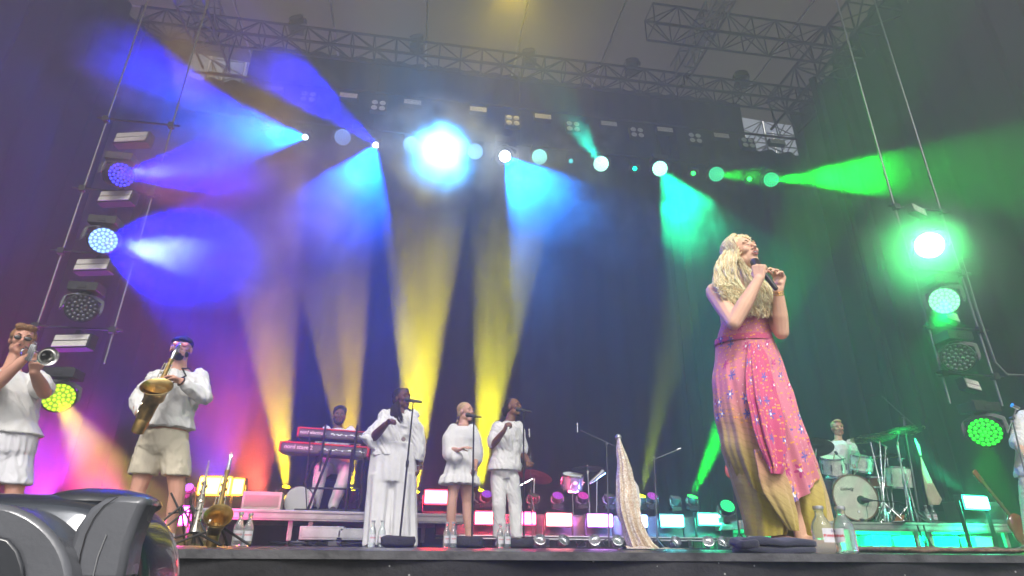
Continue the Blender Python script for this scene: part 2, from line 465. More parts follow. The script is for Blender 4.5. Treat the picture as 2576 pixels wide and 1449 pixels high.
# ------------------------------------------------------------------ lamps
M_body = mat('lamp_housing', (.022, .022, .025), .42, .1, bump=.05, bscale=120, var=.2)
M_yoke = mat('lamp_yoke_grey', (.16, .16, .165), .45, .2, var=.15)
M_pale = mat('strobe_diffuser', (.62, .6, .55), .5, 0, bump=.15, bscale=8, var=.06)
M_lensoff = mat('lens_unlit', (.12, .12, .13), .15, 0, coat=1)
def hexpts(n_rings, pitch):
    out = [(0, 0)]
    for k in range(1, n_rings+1):
        for i in range(6*k): a = 2*math.pi*i/(6*k)+.3*k; out.append((pitch*k*math.cos(a), pitch*k*math.sin(a)))
    return out
def head_parts(root, s=1.0, wash=True):
    "moving head hanging from z=0; pivot of the head at -0.30*s, face looks along -Z of the head"
    g = MB(); g.box((0, 0, -.055*s), (.34*s, .24*s, .11*s)); g.box((0, 0, .01*s), (.2*s, .05*s, .05*s)); g.lathe([(.07*s, -.14*s), (.07*s, -.11*s)], (0, 0, 0), (0, 0, 1), 16)
    g.box((.0, -.122*s, -.06*s), (.1*s, .01*s, .05*s))
    part('base', g, M_body, root, bevel=.008*s)
    g = MB()
    for sx in (-1, 1):
        pts = [(0, 0, -.145*s), (.10*s*sx, 0, -.15*s), (.195*s*sx, 0, -.2*s), (.205*s*sx, 0, -.3*s), (.2*s*sx, 0, -.36*s)]
        rg = [[V(p)+V((dx*(1 if 0 < i < 4 else .8), dy, dz)) for dx, dy, dz in ((-.016*s, -.045*s, -.016*s), (.016*s, -.045*s, .016*s), (.016*s, .045*s, .016*s), (-.016*s, .045*s, -.016*s))] for i, p in enumerate(pts)]
        g.rings(rg)
        g.lathe([(.03*s, 0), (.035*s, .02*s), (.03*s, .035*s)], (.165*s*sx, 0, -.3*s), (sx, 0, 0), 12)
    part('yoke', g, M_yoke, root, bevel=.004*s)
    h = MB(); R0 = .175*s if wash else .12*s
    h.lathe([(.05*s, .17*s), (.10*s, .165*s), (.135*s, .12*s), (.155*s, .03*s), (R0, -.07*s), (R0, -.13*s), (R0*.94, -.135*s), (R0*.93, -.115*s), (.01, -.115*s)], (0, 0, 0), (0, 0, 1), 28)
    for i in range(7):
        a = R_(i*360/7); h.box((.135*s*math.cos(a), .135*s*math.sin(a), .06*s), (.012*s, .04*s, .12*s), Matrix.Rotation(a, 3, 'Z'))
    me = h.mesh('head'); ho = bpy.data.objects.new('head', me); COL.objects.link(ho); fin(me, True, M_body)
    ho.parent = root; ho.location = (0, 0, -.3*s); ORG[ho.name] = V((0, 0, 0))
    f = MB()
    if wash:
        for x, y in hexpts(3, .047*s): f.sph((x, y, -.119*s), (.0205*s, .0205*s, .009*s), 8, 5)
    else:
        f.lathe([(.085*s, -.10*s), (.08*s, -.135*s), (.05*s, -.15*s), (.002, -.155*s)], (0, 0, 0), (0, 0, 1), 20)
    me = f.mesh('lens_array' if wash else 'lens'); fo = bpy.data.objects.new('lens_array' if wash else 'lens', me); COL.objects.link(fo); fin(me, 'all', M_lensoff)
    fo.parent = ho
    if wash:
        d = MB(); d.lathe([(.16*s, -.1165*s), (.001, -.1165*s)], (0, 0, 0), (0, 0, 1), 28, cap=False)
        me = d.mesh('lens_plate'); do = bpy.data.objects.new('lens_plate', me); COL.objects.link(do); fin(me, 'all', M_body); do.parent = ho
    return root
GT = 'moving head lamps'
proto_wash = head_parts(thing('moving_head_lamp', 'wash', 'moving head', (0, 0, 0), GT))
proto_beam = head_parts(thing('beam_lamp', 'beam', 'moving head', (0, 0, 0), 'small beam lamps'), .62, False)
used_protos = {}
def put_head(proto, pos, aim, label, col=None, st=8, stand=False, scale=1.0, plate=0.0, group=None, facefix=True):
    r = proto if proto.name not in used_protos else copy_tree(proto)
    used_protos[proto.name] = 1
    r['label'] = label
    if group: r['group'] = group
    pos = V(pos); aim = V(aim)
    s = scale*(1 if proto is proto_wash else .62)
    # pos is the place of the lamp face's centre; work back to the clamp
    d = (aim-pos).normalized(); piv = pos-d*.115*s
    r.scale = (scale,)*3
    flip = Matrix.Rotation(math.pi, 4, 'X') if stand else Matrix.Identity(4)
    base = piv+V((0, 0, -.3*s if stand else .3*s))
    pan = math.atan2(d.x, -d.y)
    if stand: pan = -pan
    r.rotation_euler = flip.to_euler(); r.location = base
    dl = flip.to_3x3().inverted() @ d
    for c in kids(r):
        if c.name.startswith('yoke'):
            c.rotation_euler = (0, 0, math.atan2(dl.x, -dl.y))
        if c.name.startswith('head'):
            c.rotation_mode = 'QUATERNION'; c.rotation_quaternion = dl.to_track_quat('-Z', 'Y')
            for k in kids(c):
                if col is not None:
                    key = 'lamp_led_%d_%d_%d_%d' % (*[round(x*99) for x in col], round(st*10))
                    if k.name.startswith('lens_plate'):
                        mt = emis(key+'p', col, st*plate) if plate else M_body
                    else: mt = emis(key, col, st)
                else: mt = M_lensoff if not k.name.startswith('lens_plate') else M_body
                k.material_slots[0].link = 'OBJECT'; k.material_slots[0].material = mt
    return r
def toward(p, k=1.0): return V(p)*(1-k)+V((0, 0, .5))*k
CAMP = V((0, 0, 0))
B_ = (.02, .02, 1); SKY_ = (.25, .6, 1); TEAL = (.05, 1, .55); GREEN = (.02, 1, .08)

YL = 10.45
# lower row: wash heads and small beam heads in turn
row = [(685, 327, (.12, .35, 1), 1.2, .25), (862, 345, (.25, .4, 1), 1.6, .3), (1035, 364, SKY_, 6, .5), (1195, 381, SKY_, 4, .5), (1357, 395, (.3, 1, .85), 2.6, .3),
       (1512, 412, (.45, 1, .8), 4, .5), (1660, 424, (.35, 1, .7), 4, .5), (1802, 438, (.05, .9, .4), 2, .15), (1940, 452, (.03, .85, .3), 2, .15)]
lw = ['leftmost wash lamp of the hanging row, pale blue ring', 'pale blue wash lamp at the top of the big blue bell of light', 'wash lamp at the left edge of the big white glare',
      'wash lamp just right of the big white glare', 'pale aqua wash lamp beside the small white lamp', 'bright mint wash lamp, first right of the blue pool of light',
      'bright white green wash lamp above the torn teal smoke', 'green dotted wash lamp, second from the right end of the hanging row', 'green dotted wash lamp at the right end of the row, where the green beam starts']
for (px, py, c, st, pl), lb in zip(row, lw):
    p = P(px, py, YL); aim = CAMP+V((p.x*.25, 0, 1.0))
    put_head(proto_wash, p, aim, lb, c, st, plate=pl)
brow = [(768, 345, (.6, .85, 1), 30, 'small pale beam lamp between the two leftmost wash lamps', 1.0), (945, 365, (.9, .95, 1), 40, 'small white beam lamp at the right shoulder of the blue bell of light', 1.0),
        (1112, 376, (.8, .95, 1), 22, 'blinding white lamp aimed at the viewer in the middle of the row', 1.6), (1270, 393, (.85, .95, 1), 40, 'white hot lamp just right of the big glare', 2.2),
        (1436, 405, (.1, .8, .8), 3, 'dim teal beam lamp between the aqua and the mint wash lamps', .9), (1597, 424, (.0, 1, .55), 6, 'small teal beam lamp left of the bright white green wash lamp', .9), (1744, 436, (.02, 1, .1), 6, 'small green beam lamp left of the second wash lamp from the right', .9), (1885, 450, (.02, 1, .1), 6, 'small green beam lamp nearest the right end of the row', .9)]
for px, py, c, st, lb, sc in brow:
    p = P(px, py, YL); put_head(proto_beam, p, CAMP+V((p.x*.1, 0, .5)), lb, c, st, scale=sc)
# strobes
def strobe_parts(root, w=.36, h=.13, lit=None):
    g = MB(); g.box((0, .05, 0), (w*1.04, .1, h*1.15)); g.box((0, .06, h*.75), (.05, .05, h*.5)); part('housing', g, M_body, root, bevel=.004)
    f = MB()
    if lit:
        f.box((0, -.006, 0), (w*.96, .012, h*.92))
    else:
        for k in (-1, 1): f.box((0, -.004, k*h*.245), (w*.96, .012, h*.44))
    part('diffuser', f, lit or M_pale, root, bevel=.004)
    return root
proto_st = strobe_parts(thing('strobe_light', 's', 'strobe', (0, 0, 0), 'unlit strobes'))
stp = [0]
def put_strobe(p, label, sc=1.0, rz=0, rx=0, group='unlit strobes'):
    r = proto_st if not stp[0] else copy_tree(proto_st); stp[0] = 1
    r.location = p; r.scale = (sc,)*3; r.rotation_euler = (rx, 0, rz); r['label'] = label; r['group'] = group; return r
sl = ['unlit strobe seen through the deep blue smoke, leftmost of the upper row', 'pale unlit strobe left of the first clear four lens blinder', 'pale unlit strobe above the left edge of the white glare', 'pale unlit strobe above the right side of the white glare',
      'pale unlit strobe right of the blinder above the white hot lamp', 'pale unlit strobe above the bright mint wash lamp', 'pale unlit strobe between the fifth and sixth four lens blinders', 'pale unlit strobe left of the last four lens blinder', 'pale unlit strobe at the right end of the upper row']
for (px, py), lb in zip(((690, 222), (877, 240), (1038, 257), (1203, 275), (1366, 293), (1532, 311), (1673, 326), (1815, 341), (1956, 356)), sl):
    put_strobe(P(px, py, YL), lb, 1.05, 0, R_(-8))
def blinder(root):
    g = MB(); g.box((0, .05, 0), (.34, .1, .34)); part('housing', g, M_body, root, bevel=.006)
    for a in (-1, 1):
        for b in (-1, 1):
            l = MB(); l.lathe([(.064, 0), (.062, .012), (.04, .02), (.001, .022)], (a*.082, 0, b*.082), (0, -1, 0), 16)
            part('lens', l, M_pale, root)
    return root
pb = blinder(thing('blinder_light', 'b', 'blinder', (0, 0, 0), 'four lens blinders'))
bl = ['four lens blinder at the edge of the deep blue smoke', 'four lens blinder between the second and third strobes of the upper row', 'four lens blinder above the white hot lamp', 'four lens blinder half hidden by the teal puff of smoke', 'four lens blinder between the strobe above the mint lamp and the next one',
      'four lens blinder above the green dotted lamps, second from the right', 'four lens blinder at the right end, below the hanging truss lamp']
for i, (px, py) in enumerate(((775, 243), (952, 265), (1290, 303), (1442, 318), (1603, 333), (1749, 347), (1882, 359))):
    r = pb if i == 0 else copy_tree(pb); r.location = P(px, py, YL); r.rotation_euler = (R_(-10), 0, 0); r['label'] = bl[i]
# dark heads standing on the back truss
for (px, py), lb in zip(((745, 50), (1045, 125), (1330, 165), (1590, 158), (1865, 190)), ('dark unlit moving head up on the back truss, top left', 'dark unlit moving head on the back truss left of the blue rays', 'dark unlit moving head on the back truss below the yellow glow', 'dark unlit moving head on the back truss, right of the yellow glow', 'dark unlit moving head on the back truss above the last blinder')):
    p = P(px, py-6, 11); put_head(proto_wash, (p.x, p.y, max(p.z, 11.15)), (p.x-.6, 9, 12.2), lb, None, stand=True, scale=.95, group='unlit moving heads on the back truss')

# side ladders with lamps
def ladder(name, label, x0, x1, Y, z0, z1, rungs):
    t = thing(name, label, 'lamp ladder', ((x0+x1)/2, Y, z0), 'hanging lamp ladders')
    for x in (x0, x1):
        g = MB(); g.rod((x, Y, z0), (x, Y, z1), .013); g.rod((x, Y+.1, z1-.2), (x, Y+.1, 10.9), .006, 6); part('rail', g, mat('rail_grey', (.20, .20, .21), .45, .6), t)
    for z in rungs:
        g = MB(); g.rod((x0-.12, Y-.03, z), (x1+.12, Y-.03, z), .014); g.box((x0, Y-.02, z), (.08, .07, .08)); g.box((x1, Y-.02, z), (.08, .07, .08)); part('rung', g, M_darkalu, t)
    return t
YLT = 7.9; xl0 = P(100, 800, YLT).x; xl1 = P(262, 915, YLT).x
ladder('lamp_ladder', 'hanging lamp ladder on the left, behind the trumpet player', xl0, xl1, YLT, P(262, 915, YLT).z, 10.6, [P(250, y, YLT).z for y in (830, 640, 480, 300)])
YRT = 6.35; xr0 = P(2390, 1015, YRT).x; xr1 = P(2515, 1000, YRT).x
ladder('lamp_ladder', 'hanging lamp ladder on the right, beside the drums', xr0, xr1, YRT, P(2390, 1015, YRT).z, 10.6, [P(2430, y, YRT).z for y in (945, 830, 690, 540)])
g = MB()
pp = [P(2405, 650, YRT), P(2450, 800, YRT), P(2490, 915, YRT), P(2520, 945, YRT), P(2600, 948, YRT+.2)]
g.tube([p+V((.02, -.06, 0)) for p in pp], .012, 6); single('cable', g, mat('grey_cable', (.16, .16, .16), .5), 'grey cable bundle running down the right lamp ladder', 'cable')
for px, py, sc, lb in ((330, 345, 1.35, 'unlit strobe at the top of the left ladder, over the deep blue lamp'), (290, 493, 1.3, 'unlit strobe between the two blue lamps of the left ladder'), (232, 665, 1.3, 'unlit strobe under the pale blue lamp of the left ladder'), (178, 857, 1.3, 'unlit strobe beside the trumpet bell, lowest on the left ladder')):
    put_strobe(P(px, py, YLT-.12), lb, sc, R_(-14), R_(-6), 'unlit strobes of the ladders')
for px, py, sc, lb in ((2313, 528, .9, 'unlit strobe over the blinding green lamp'), (2395, 795, .9, 'unlit strobe drowned in green light under the dotted lamp of the right ladder'), (2447, 967, .95, 'cream unlit strobe under the dark lamp of the right ladder')):
    put_strobe(P(px, py, YRT-.1), lb, sc, R_(22), R_(-6), 'unlit strobes of the ladders')
hL = [(305, 440, (.03, .03, 1), 3.5, (760, 400, 5.2), .0, 'deep blue dotted lamp, highest lit lamp of the left ladder'), (260, 605, (.22, .42, 1), 3, (560, 680, 4.9), .35, 'pale blue dotted lamp in the middle of the left ladder'),
      (205, 775, None, 0, (150, 1200, 2), 0, 'dark unlit lamp of the left ladder, above the trumpet player'), (148, 1000, (.5, .8, .02), 1.9, (360, 1400, 4.5), .35, 'yellow green lamp at the foot of the left ladder, by the trumpet player elbow')]
for px, py, c, st, tg, pl, lb in hL:
    put_head(proto_wash, P(px, py, YLT-.35), P(*tg), lb, c, st, plate=pl)
hR = [(2338, 617, (.75, 1, .8), 22, (1700, 1000, 1), .9, 'blinding green white lamp at the top of the right ladder'), (2375, 757, (.25, 1, .45), 3, (2200, 1500, 2), .5, 'mint green lamp, second on the right ladder'),
      (2410, 900, None, 0, (2100, 1500, 1.5), 0, 'dark unlit lamp in the middle of the right ladder'), (2478, 1087, (.02, 1, .03), 2.4, (2440, 1700, 3.4), .12, 'vivid green dotted lamp at the foot of the right ladder')]
for px, py, c, st, tg, pl, lb in hR:
    put_head(proto_wash, P(px, py, YRT-.3), P(*tg), lb, c, st, plate=pl, scale=1.0)

# ------------------------------------------------------------------ floor lamps
def lit_strobe(px, py, Y, w, h, col, st, label, rz=0, glow=None, power=60, stand=None):
    p = P(px, py, Y); t = thing('floor_strobe', label, 'strobe', (p.x, p.y, 0), 'lit floor strobes')
    rot = Matrix.Rotation(rz, 4, 'Z'); X = Matrix.Translation(p) @ rot
    b = MB(); b.xf = X; b.box((0, .07, 0), (w*1.06, .12, h*1.22)); part('housing', b, M_body, t, bevel=.006)
    f = MB(); f.xf = X; f.box((0, 0, 0), (w, .014, h)); part('diffuser', f, emis('strobe_%d_%d' % (px, py), col, st), t, bevel=.012)
    k = MB(); k.xf = X
    zb = (stand if stand is not None else 0)-p.z
    for sx in (-1, 1): k.box((sx*w*.56, .07, (zb+h*.1)/2), (.018, .05, abs(zb)+h*.1))
    k.box((0, .07, zb+.008), (w*1.15, .06, .016)); part('yoke', k, M_black, t)
    if power:
        l = bpy.data.lights.new('strobe_glow', 'AREA'); l.shape = 'RECTANGLE'; l.size = w; l.size_y = h; l.energy = power*1.6; l.color = glow or col; l.spread = R_(150)
        o = bpy.data.objects.new('strobe_glow', l); COL.objects.link(o); o.location = p+rot.to_3x3() @ V((0, -.03, 0))
        o.rotation_euler = (R_(90), 0, rz)
    return t
YS = 8.9
fs = [(1224, 1303, 62, (1, .12, .2), 'red white floor strobe behind the short dress singer'), (1322, 1304, 56, (1, .1, .3), 'pink white floor strobe beside the man in white'), (1407, 1307, 70, (1, .3, .35), 'peach rimmed floor strobe right of the man in white'),
      (1510, 1309, 70, (.75, .3, 1), 'violet rimmed floor strobe under the small tom'), (1607, 1311, 50, (.3, .5, 1), 'floor strobe half hidden by the glitter draped stand'), (1691, 1310, 68, (.15, .8, .85), 'cyan rimmed floor strobe right of the glitter stand'), (1785, 1306, 68, (.08, .9, .55), 'teal rimmed floor strobe at the right end of the floor row')]
for px, py, w, c, lb in fs:
    c2 = tuple(x**1.5 for x in c)
    lit_strobe(px, py, YS-.35 if False else YS, w*.0052, .155, c, 9, lb, 0, c2, 70, stand=.13)
lit_strobe(540, 1222, 8.9, .40, .215, (1, .62, .06), 9, 'yellow hot floor strobe behind the left riser, the larger one', 0, (1, .28, .01), 170)
lit_strobe(591, 1224, 8.95, .22, .20, (1, .6, .06), 9, 'smaller yellow floor strobe right of the larger yellow one', 0, (1, .28, .01), 90)
lit_strobe(1097, 1250, 8.5, .30, .16, (1, .08, .1), 9, 'red rimmed strobe on the riser beside the wide trousers', 0, (1, .02, .04), 140, stand=.42)
lit_strobe(447, 1297, 7.4, .21, .17, (1, .15, .55), 9, 'magenta glaring lamp low on the left behind the black stands', 0, (1, .02, .35), 240)
lit_strobe(2457, 1264, 7.9, .50, .165, (.2, .95, .75), 8, 'large aqua white floor strobe at the right end of the drum riser', R_(12), (.02, .9, .4), 230)

# low black truss carrying the floor strobes
x0 = P(1095, 1345, YS+.1).x; x1 = P(1855, 1345, YS+.1).x
t = thing('floor_truss', 'low black pipe frame under the row of floor strobes', 'truss', ((x0+x1)/2, YS+.1, 0))
for y in (YS-.06, YS+.28):
    for z in (.115, .15):
        g = MB(); g.rod((x0, y, z), (x1, y, z), .011); part('rail', g, M_alu, t)
for i in range(7):
    x = x0+.15+(x1-x0-.3)*i/6
    g = MB(); g.box((x, YS+.11, .06), (.05, .4, .12)); g.rod((x-.03, YS-.1, .02), (x+.03, YS-.1, .02), .02); part('foot', g, M_black, t)
g = MB(); g.box(((x0+x1)/2, YS+.32, .30), (x1-x0, .22, .30)); part('deck_panel', g, M_case, t, bevel=.01)
# small floor heads standing on that frame, purple lenses
VIO = (.3, .02, .85); MAG = (.8, .0, .5)
for px, py, c, lb in ((1225, 1243, VIO, 'small floor head with violet lens behind the man in white'), (1342, 1246, None, 'small dark floor head right of the man in white'), (1403, 1247, (.55, .02, .8), 'small floor head with purple lens left of the small tom'), (1467, 1247, MAG, 'small floor head with magenta lens under the chrome tom stand'),
                      (1533, 1247, None, 'small dark floor head under the boom microphone'), (1612, 1248, (.7, .9, 0), 'small floor head throwing a lime beam beside the glitter stand'), (1641, 1248, (.65, .02, .75), 'small floor head with purple lens right of the glitter stand'), (1742, 1250, (.02, 1, .06), 'small floor head throwing a green beam left of the singer'), (1700, 1252, None, 'small dark floor head between the lime and the green beams')):
    p = P(px, py, YS+.35); put_head(proto_wash, p, p+V((0, -1.0, .9)) if c is not None and c[0] > .25 and c[1] < .5 else p+V((.1, -.5, 1)), lb, c, 1.3 if c and c[1] < .5 else 9, stand=True, scale=.47, group='small floor heads')
for px, py, Y, c, lb in ((720, 1226, 9.6, (1, .75, 0), 'floor head throwing the leftmost yellow beam'), (885, 1232, 9.5, (1, .9, .0), 'floor head behind the keyboards throwing a yellow beam'), (1045, 1238, 9.4, (1, .95, 0), 'floor head behind the wide trousers throwing the bright yellow beam'), (1212, 1236, 9.6, (.8, .9, 0), 'floor head behind the short dress throwing a lime yellow beam')):
    p = P(px, py, Y); put_head(proto_beam, p, p+V((.15, -.35, 1)), lb, c, 14, stand=True, scale=1.0, group='floor beam heads')
p = P(1830, 1273, 8.6); put_head(proto_wash, p, p+V((-.15, -1, .6)), 'flat green dotted floor lamp just left of the singer skirt', (.0, 1, .25), 2.2, stand=True, scale=.62, group='small floor heads')
p = P(475, 1226, 7.6); put_head(proto_wash, p, p+V((0, -1, .5)), 'small violet dotted lamp beside the saxophone player leg', (.35, .1, 1), 4, stand=True, scale=.3, group='small floor heads')
# chrome floor cans
gp = None
for i, (px, lb) in enumerate(((1357, 'chrome floor can nearest the man in white'), (1415, 'chrome floor can below the peach rimmed strobe'), (1496, 'chrome floor can below the violet rimmed strobe'), (1552, 'chrome floor can left of the glitter stand foot'), (1697, 'chrome floor can below the cyan rimmed strobe'), (1781, 'chrome floor can below the teal rimmed strobe'), (1815, 'chrome floor can nearest the folded dark cloth'))):
    p = P(px, 1368, 8.3)
    if gp is None:
        gp = thing('floor_can', lb, 'par can', (0, 0, 0), 'chrome floor cans')
        g = MB(); g.lathe([(.03, -.05), (.05, -.04), (.058, .0), (.075, .05), (.078, .055), (.07, .056), (.05, .01)], (0, 0, .08), (0, -.8, .5), 20); part('can', g, M_chrome, gp)
        g = MB(); g.tube([(-.085, 0, .0), (-.085, 0, .09), (.0, .03, .12), (.085, 0, .09), (.085, 0, 0)], .006, 6); g.box((0, 0, .005), (.18, .08, .01)); part('bracket', g, M_black, gp); r = gp
    else: r = copy_tree(gp)
    r.location = (p.x, 8.3, 0.001); r['label'] = lb; r.rotation_euler = (0, 0, .3*math.sin(i*2.1))
# big foreground lamp housing is built with the props
# ------------------------------------------------------------------ people
UP = V((0, 0, 1))
def skin(name, c): return mat(name, c, .5, 0, bump=.12, bscale=70, var=.10, vscale=9, sss=.15, spec=.4)
SK_L = skin('skin_light', (.56, .32, .23)); SK_P = skin('skin_pink', (.58, .30, .22)); SK_D = skin('skin_dark', (.13, .058, .036)); SK_M = skin('skin_brown', (.19, .09, .055))
M_lip = mat('lip', (.36, .10, .09), .35); M_lipd = mat('lip_dark', (.13, .035, .035), .35)
M_eye = mat('eye_white', (.7, .7, .68), .15); M_iris = mat('eye_iris', (.03, .02, .015), .1)
M_hbrown = mat('hair_brown', (.10, .055, .03), .55, 0, bump=.9, bscale=60, var=.4, vscale=30)
M_hginger = mat('hair_ginger', (.26, .13, .06), .55, 0, bump=.9, bscale=60, var=.4, vscale=30)
M_hblack = mat('hair_black', (.012, .010, .010), .6, 0, bump=1, bscale=70, var=.4, vscale=30)
M_hblond = mat('hair_blond', (.84, .62, .28), .45, 0, bump=.3, bscale=60, var=.25, vscale=18, col2=(.95, .80, .48))
M_hdblond = mat('hair_dark_blond', (.46, .32, .16), .5, 0, bump=.5, bscale=60, var=.35, vscale=24)
M_linen = mat('white_linen', (.68, .68, .67), .92, 0, bump=.45, bscale=14, var=.04, vscale=7, sheen=.15)
M_beige = mat('beige_chino', (.60, .54, .42), .9, 0, bump=.4, bscale=12, var=.06, vscale=8)
M_lens_dark = mat('sunglass_lens', (.01, .008, .01), .08, 0, coat=1)
M_lens_pink = mat('pink_lens', (.55, .12, .14), .12, 0, coat=1)

def hand(mb, wrist, d, pn, side=1, curl=.5, s=1.0, grip=None, r=.0088, spread=.1, thumb=.6):
    """wrist point, d = direction of the palm, pn = palm normal (fingers close toward it), side=+1 thumb on (d x pn) side"""
    w = V(wrist); d = V(d).normalized(); pn = (V(pn)-d*V(pn).dot(d)).normalized(); sx = d.cross(pn)*side
    k = []
    for i in range(4):
        off = (1.5-i)*.0205*s
        kp = w+d*(.083-.005*abs(i-1))*s+sx*off-pn*.004*s
        mb.cap(w+sx*off*.55, kp, .0145*s, .0125*s, 10); k.append(kp)
    mb.cap(k[0], k[3], .0125*s, .0115*s, 10)
    mb.cap(w+d*.035*s+sx*.012*s+pn*.008*s, w+d*.04*s-sx*.018*s+pn*.008*s, .017*s, .016*s, 10)
    L = ((.044, .027, .020), (.049, .031, .022), (.046, .028, .021), (.036, .022, .018))
    for i in range(4):
        p = k[i]; a = curl*(1.25+.12*i); dd = (d+sx*spread*(1.5-i)*.6).normalized(); cur = 0
        for q in range(3):
            cur += a*(.95, 1.05, .65)[q]
            v = dd*math.cos(cur)+pn*math.sin(cur)
            e = p+v*L[i][q]*s; mb.cap(p, e, r*s*(1.08-.08*q), r*s*(1.0-.1*q), 9); p = e
    b = w+d*.022*s+sx*.026*s; v = (sx*.8*(1-thumb*.5)+d*.75+pn*.55*thumb).normalized()
    m1 = b+v*.038*s; mb.cap(b, m1, .0135*s, .0115*s, 10)
    v2 = (v*.6+d*.5+pn*thumb*.9-sx*.25*thumb).normalized(); m2 = m1+v2*.030*s; mb.cap(m1, m2, .0108*s, .0095*s, 10)
    v3 = (v2+pn*.3*thumb).normalized(); mb.cap(m2, m2+v3*.024*s, .0095*s, .0085*s, 10)

def head_frame(c, f, roll=0):
    f = V(f).normalized(); r = f.cross(UP).normalized(); u = r.cross(f)
    if roll:
        q = Matrix.Rotation(roll, 3, f); r = q @ r; u = q @ u
    M = Matrix((r, f, u)).transposed()   # columns right, fwd, up
    return M
def head_prims(mb, c, M, s=1.0, jaw=1.0, mouth_open=0.0, wide=1.0):
    c = V(c); T = lambda x, y, z: c+M @ V((x*s*wide, y*s, z*s))
    S = lambda x, y, z, rx, ry, rz: mb.sph(T(x, y, z), (rx*s*wide, ry*s, rz*s), 18, 12, M)
    S(0, -.012, .035, .076, .096, .086)
    S(0, .03, .015, .066, .062, .075)
    S(0, .022, -.05, .058*jaw, .064, .062)
    S(0, .055, -.088-.01*mouth_open, .030*jaw, .028, .024)
    for a in (-1, 1):
        S(a*.046*jaw, .01, -.065, .022, .045, .030)
        S(a*.038, .062, -.018, .024, .026, .022)
        S(a*.030, .083, .026, .024, .012, .009)
        S(a*.078, -.008, -.005, .009, .020, .031)
        mb.cap(T(a*.010, .094, -.028), T(a*.012, .096, -.029), .009*s, .008*s, 8)
    mb.cap(T(0, .086, .018), T(0, .110, -.021), .0085*s, .0110*s, 10)
    S(0, .074, -.055, .028, .022, .022)
    return T
def face(t, T, M, s, skinm, lipm, browm, eyes='open', mouth=0.0, lips=True):
    if eyes == 'open':
        for a in (-1, 1):
            m = MB(); m.sph(T(a*.030, .081, .006), (.0125*s, .0095*s, .0075*s), 12, 8, M); e = part('eye', m, M_eye, t)
            m = MB(); m.sph(T(a*.030, .0895, .006), (.0055*s, .003*s, .0055*s), 10, 6, M); part('iris', m, M_iris, e)
    for a in (-1, 1):
        m = MB(); m.tube([T(a*.016, .0915, .004-.002), T(a*.030, .0935, .0005 if eyes != 'open' else .0135), T(a*.044, .083, .004)], [.0012*s, .0022*s, .0012*s], 6)
        part('eyelash', m, M_iris, t)
    for a in (-1, 1):
        m = MB(); m.tube([T(a*.014, .0955, .026), T(a*.032, .0955, .034), T(a*.050, .079, .027)], [.003*s, .0042*s, .0018*s], 6)
        part('eyebrow', m, browm, t)
    if lips:
        m = MB(); o = mouth*.011
        m.tube([T(-.025, .083, -.056), T(-.010, .0975, -.050+o*.4), T(0, .098, -.0515+o*.4), T(.010, .0975, -.050+o*.4), T(.025, .083, -.056)], [.0015*s, .0040*s, .0034*s, .0040*s, .0015*s], 8)
        m.tube([T(-.025, .083, -.057), T(-.010, .095, -.063-o), T(.010, .095, -.063-o), T(.025, .083, -.057)], [.0015*s, .0045*s, .0045*s, .0015*s], 8)
        part('lips', m, lipm, t)
        if mouth:
            m = MB(); m.sph(T(0, .0885, -.0565-o*.4), (.018*s, .0075*s, (.004+.006*mouth)*s), 12, 8, M); part('mouth', m, mat('mouth_dark', (.06, .012, .012), .5), t)
            m = MB(); m.sph(T(0, .0915, -.0535), (.014*s, .0055*s, .0035*s), 12, 6, M); part('teeth', m, mat('teeth', (.75, .73, .68), .25), t)
def jp(J, Y):
    return {k: P(v[0], v[1], Y+(v[2] if len(v) > 2 else 0)) for k, v in J.items()}
def torso_secs(J, k, depth, f, grow=0.0, top=True):
    """ellipse sections pelvis -> neck, J has pelvis, waist, chest, neck, shl, shr"""
    side = (J['shr']-J['shl']); side.z = side.z*.3; side.normalize()
    f = V((f[0], f[1], 0)).normalized(); sd = (side-f*side.dot(f)).normalized()
    sw = (J['shr']-J['shl']).length/2
    w = lambda a: (a*k+grow)
    out = [(J['pelvis']-UP*.09, sd*w(.13), f*(.10*depth+grow)), (J['pelvis'], sd*w(.168), f*(.125*depth+grow)), (J['waist'], sd*w(.145), f*(.11*depth+grow)),
           (J['chest'], sd*w(.165), f*(.125*depth+grow)), (J['neck']*.45+J['chest']*.55+V((0, 0, .01)), sd*(sw*.92+grow), f*(.105*depth+grow)), (J['neck']-UP*.045, sd*(sw*.72), f*(.075*depth+grow*.6)), (J['neck']-UP*.005, sd*.065, f*.06)]
    return out
def wrinkle(amp, sc=7, axis=None, seed=0, fine=.35):
    def f(co, n):
        p = co*sc
        if axis == 'v': p = V((p.x+.5*p.z, p.y, p.z*.42))
        if axis == 'h': p = V((p.x*.5, p.y*.5, p.z*1.3))
        wv = noise.noise_vector(p*.55+V((seed, 2, 0)))*.9
        q = p+V(wv)
        a = noise.noise(q+V((seed, 0, 0))); b = noise.noise(q*2.1+V((0, seed, 5))); c = noise.noise(co*40)
        r = (.42-abs(a)*1.7)*.8+(.35-abs(b)*1.7)*fine*1.1+c*.06
        return co+n*amp*r
    return f
def shoe(mb, ankle, d, L=.26, w=.048, h=.05, s=1.0):
    d = V((d[0], d[1], 0)).normalized(); a = V(ankle); z0 = a.z
    base = V((a.x, a.y, 0))
    sd = d.cross(UP)
    def q(t, hw, hh, zc): return (V((a.x, a.y, zc))+d*t*L, sd*hw, UP*hh)
    b = a.z-.075*s
    mb.ellipses([q(-.22, .02, .02, b+.03), q(-.19, .034, .036, b+.038), q(0, .036, .045, b+.048), q(.3, .042, .032, b+.035), q(.58, .048, .022, b+.024), q(.74, .036, .016, b+.018), q(.78, .015, .010, b+.014)], 16)
    mb.cap(a+UP*.0, a+d*.02-UP*.03, .038, .036)
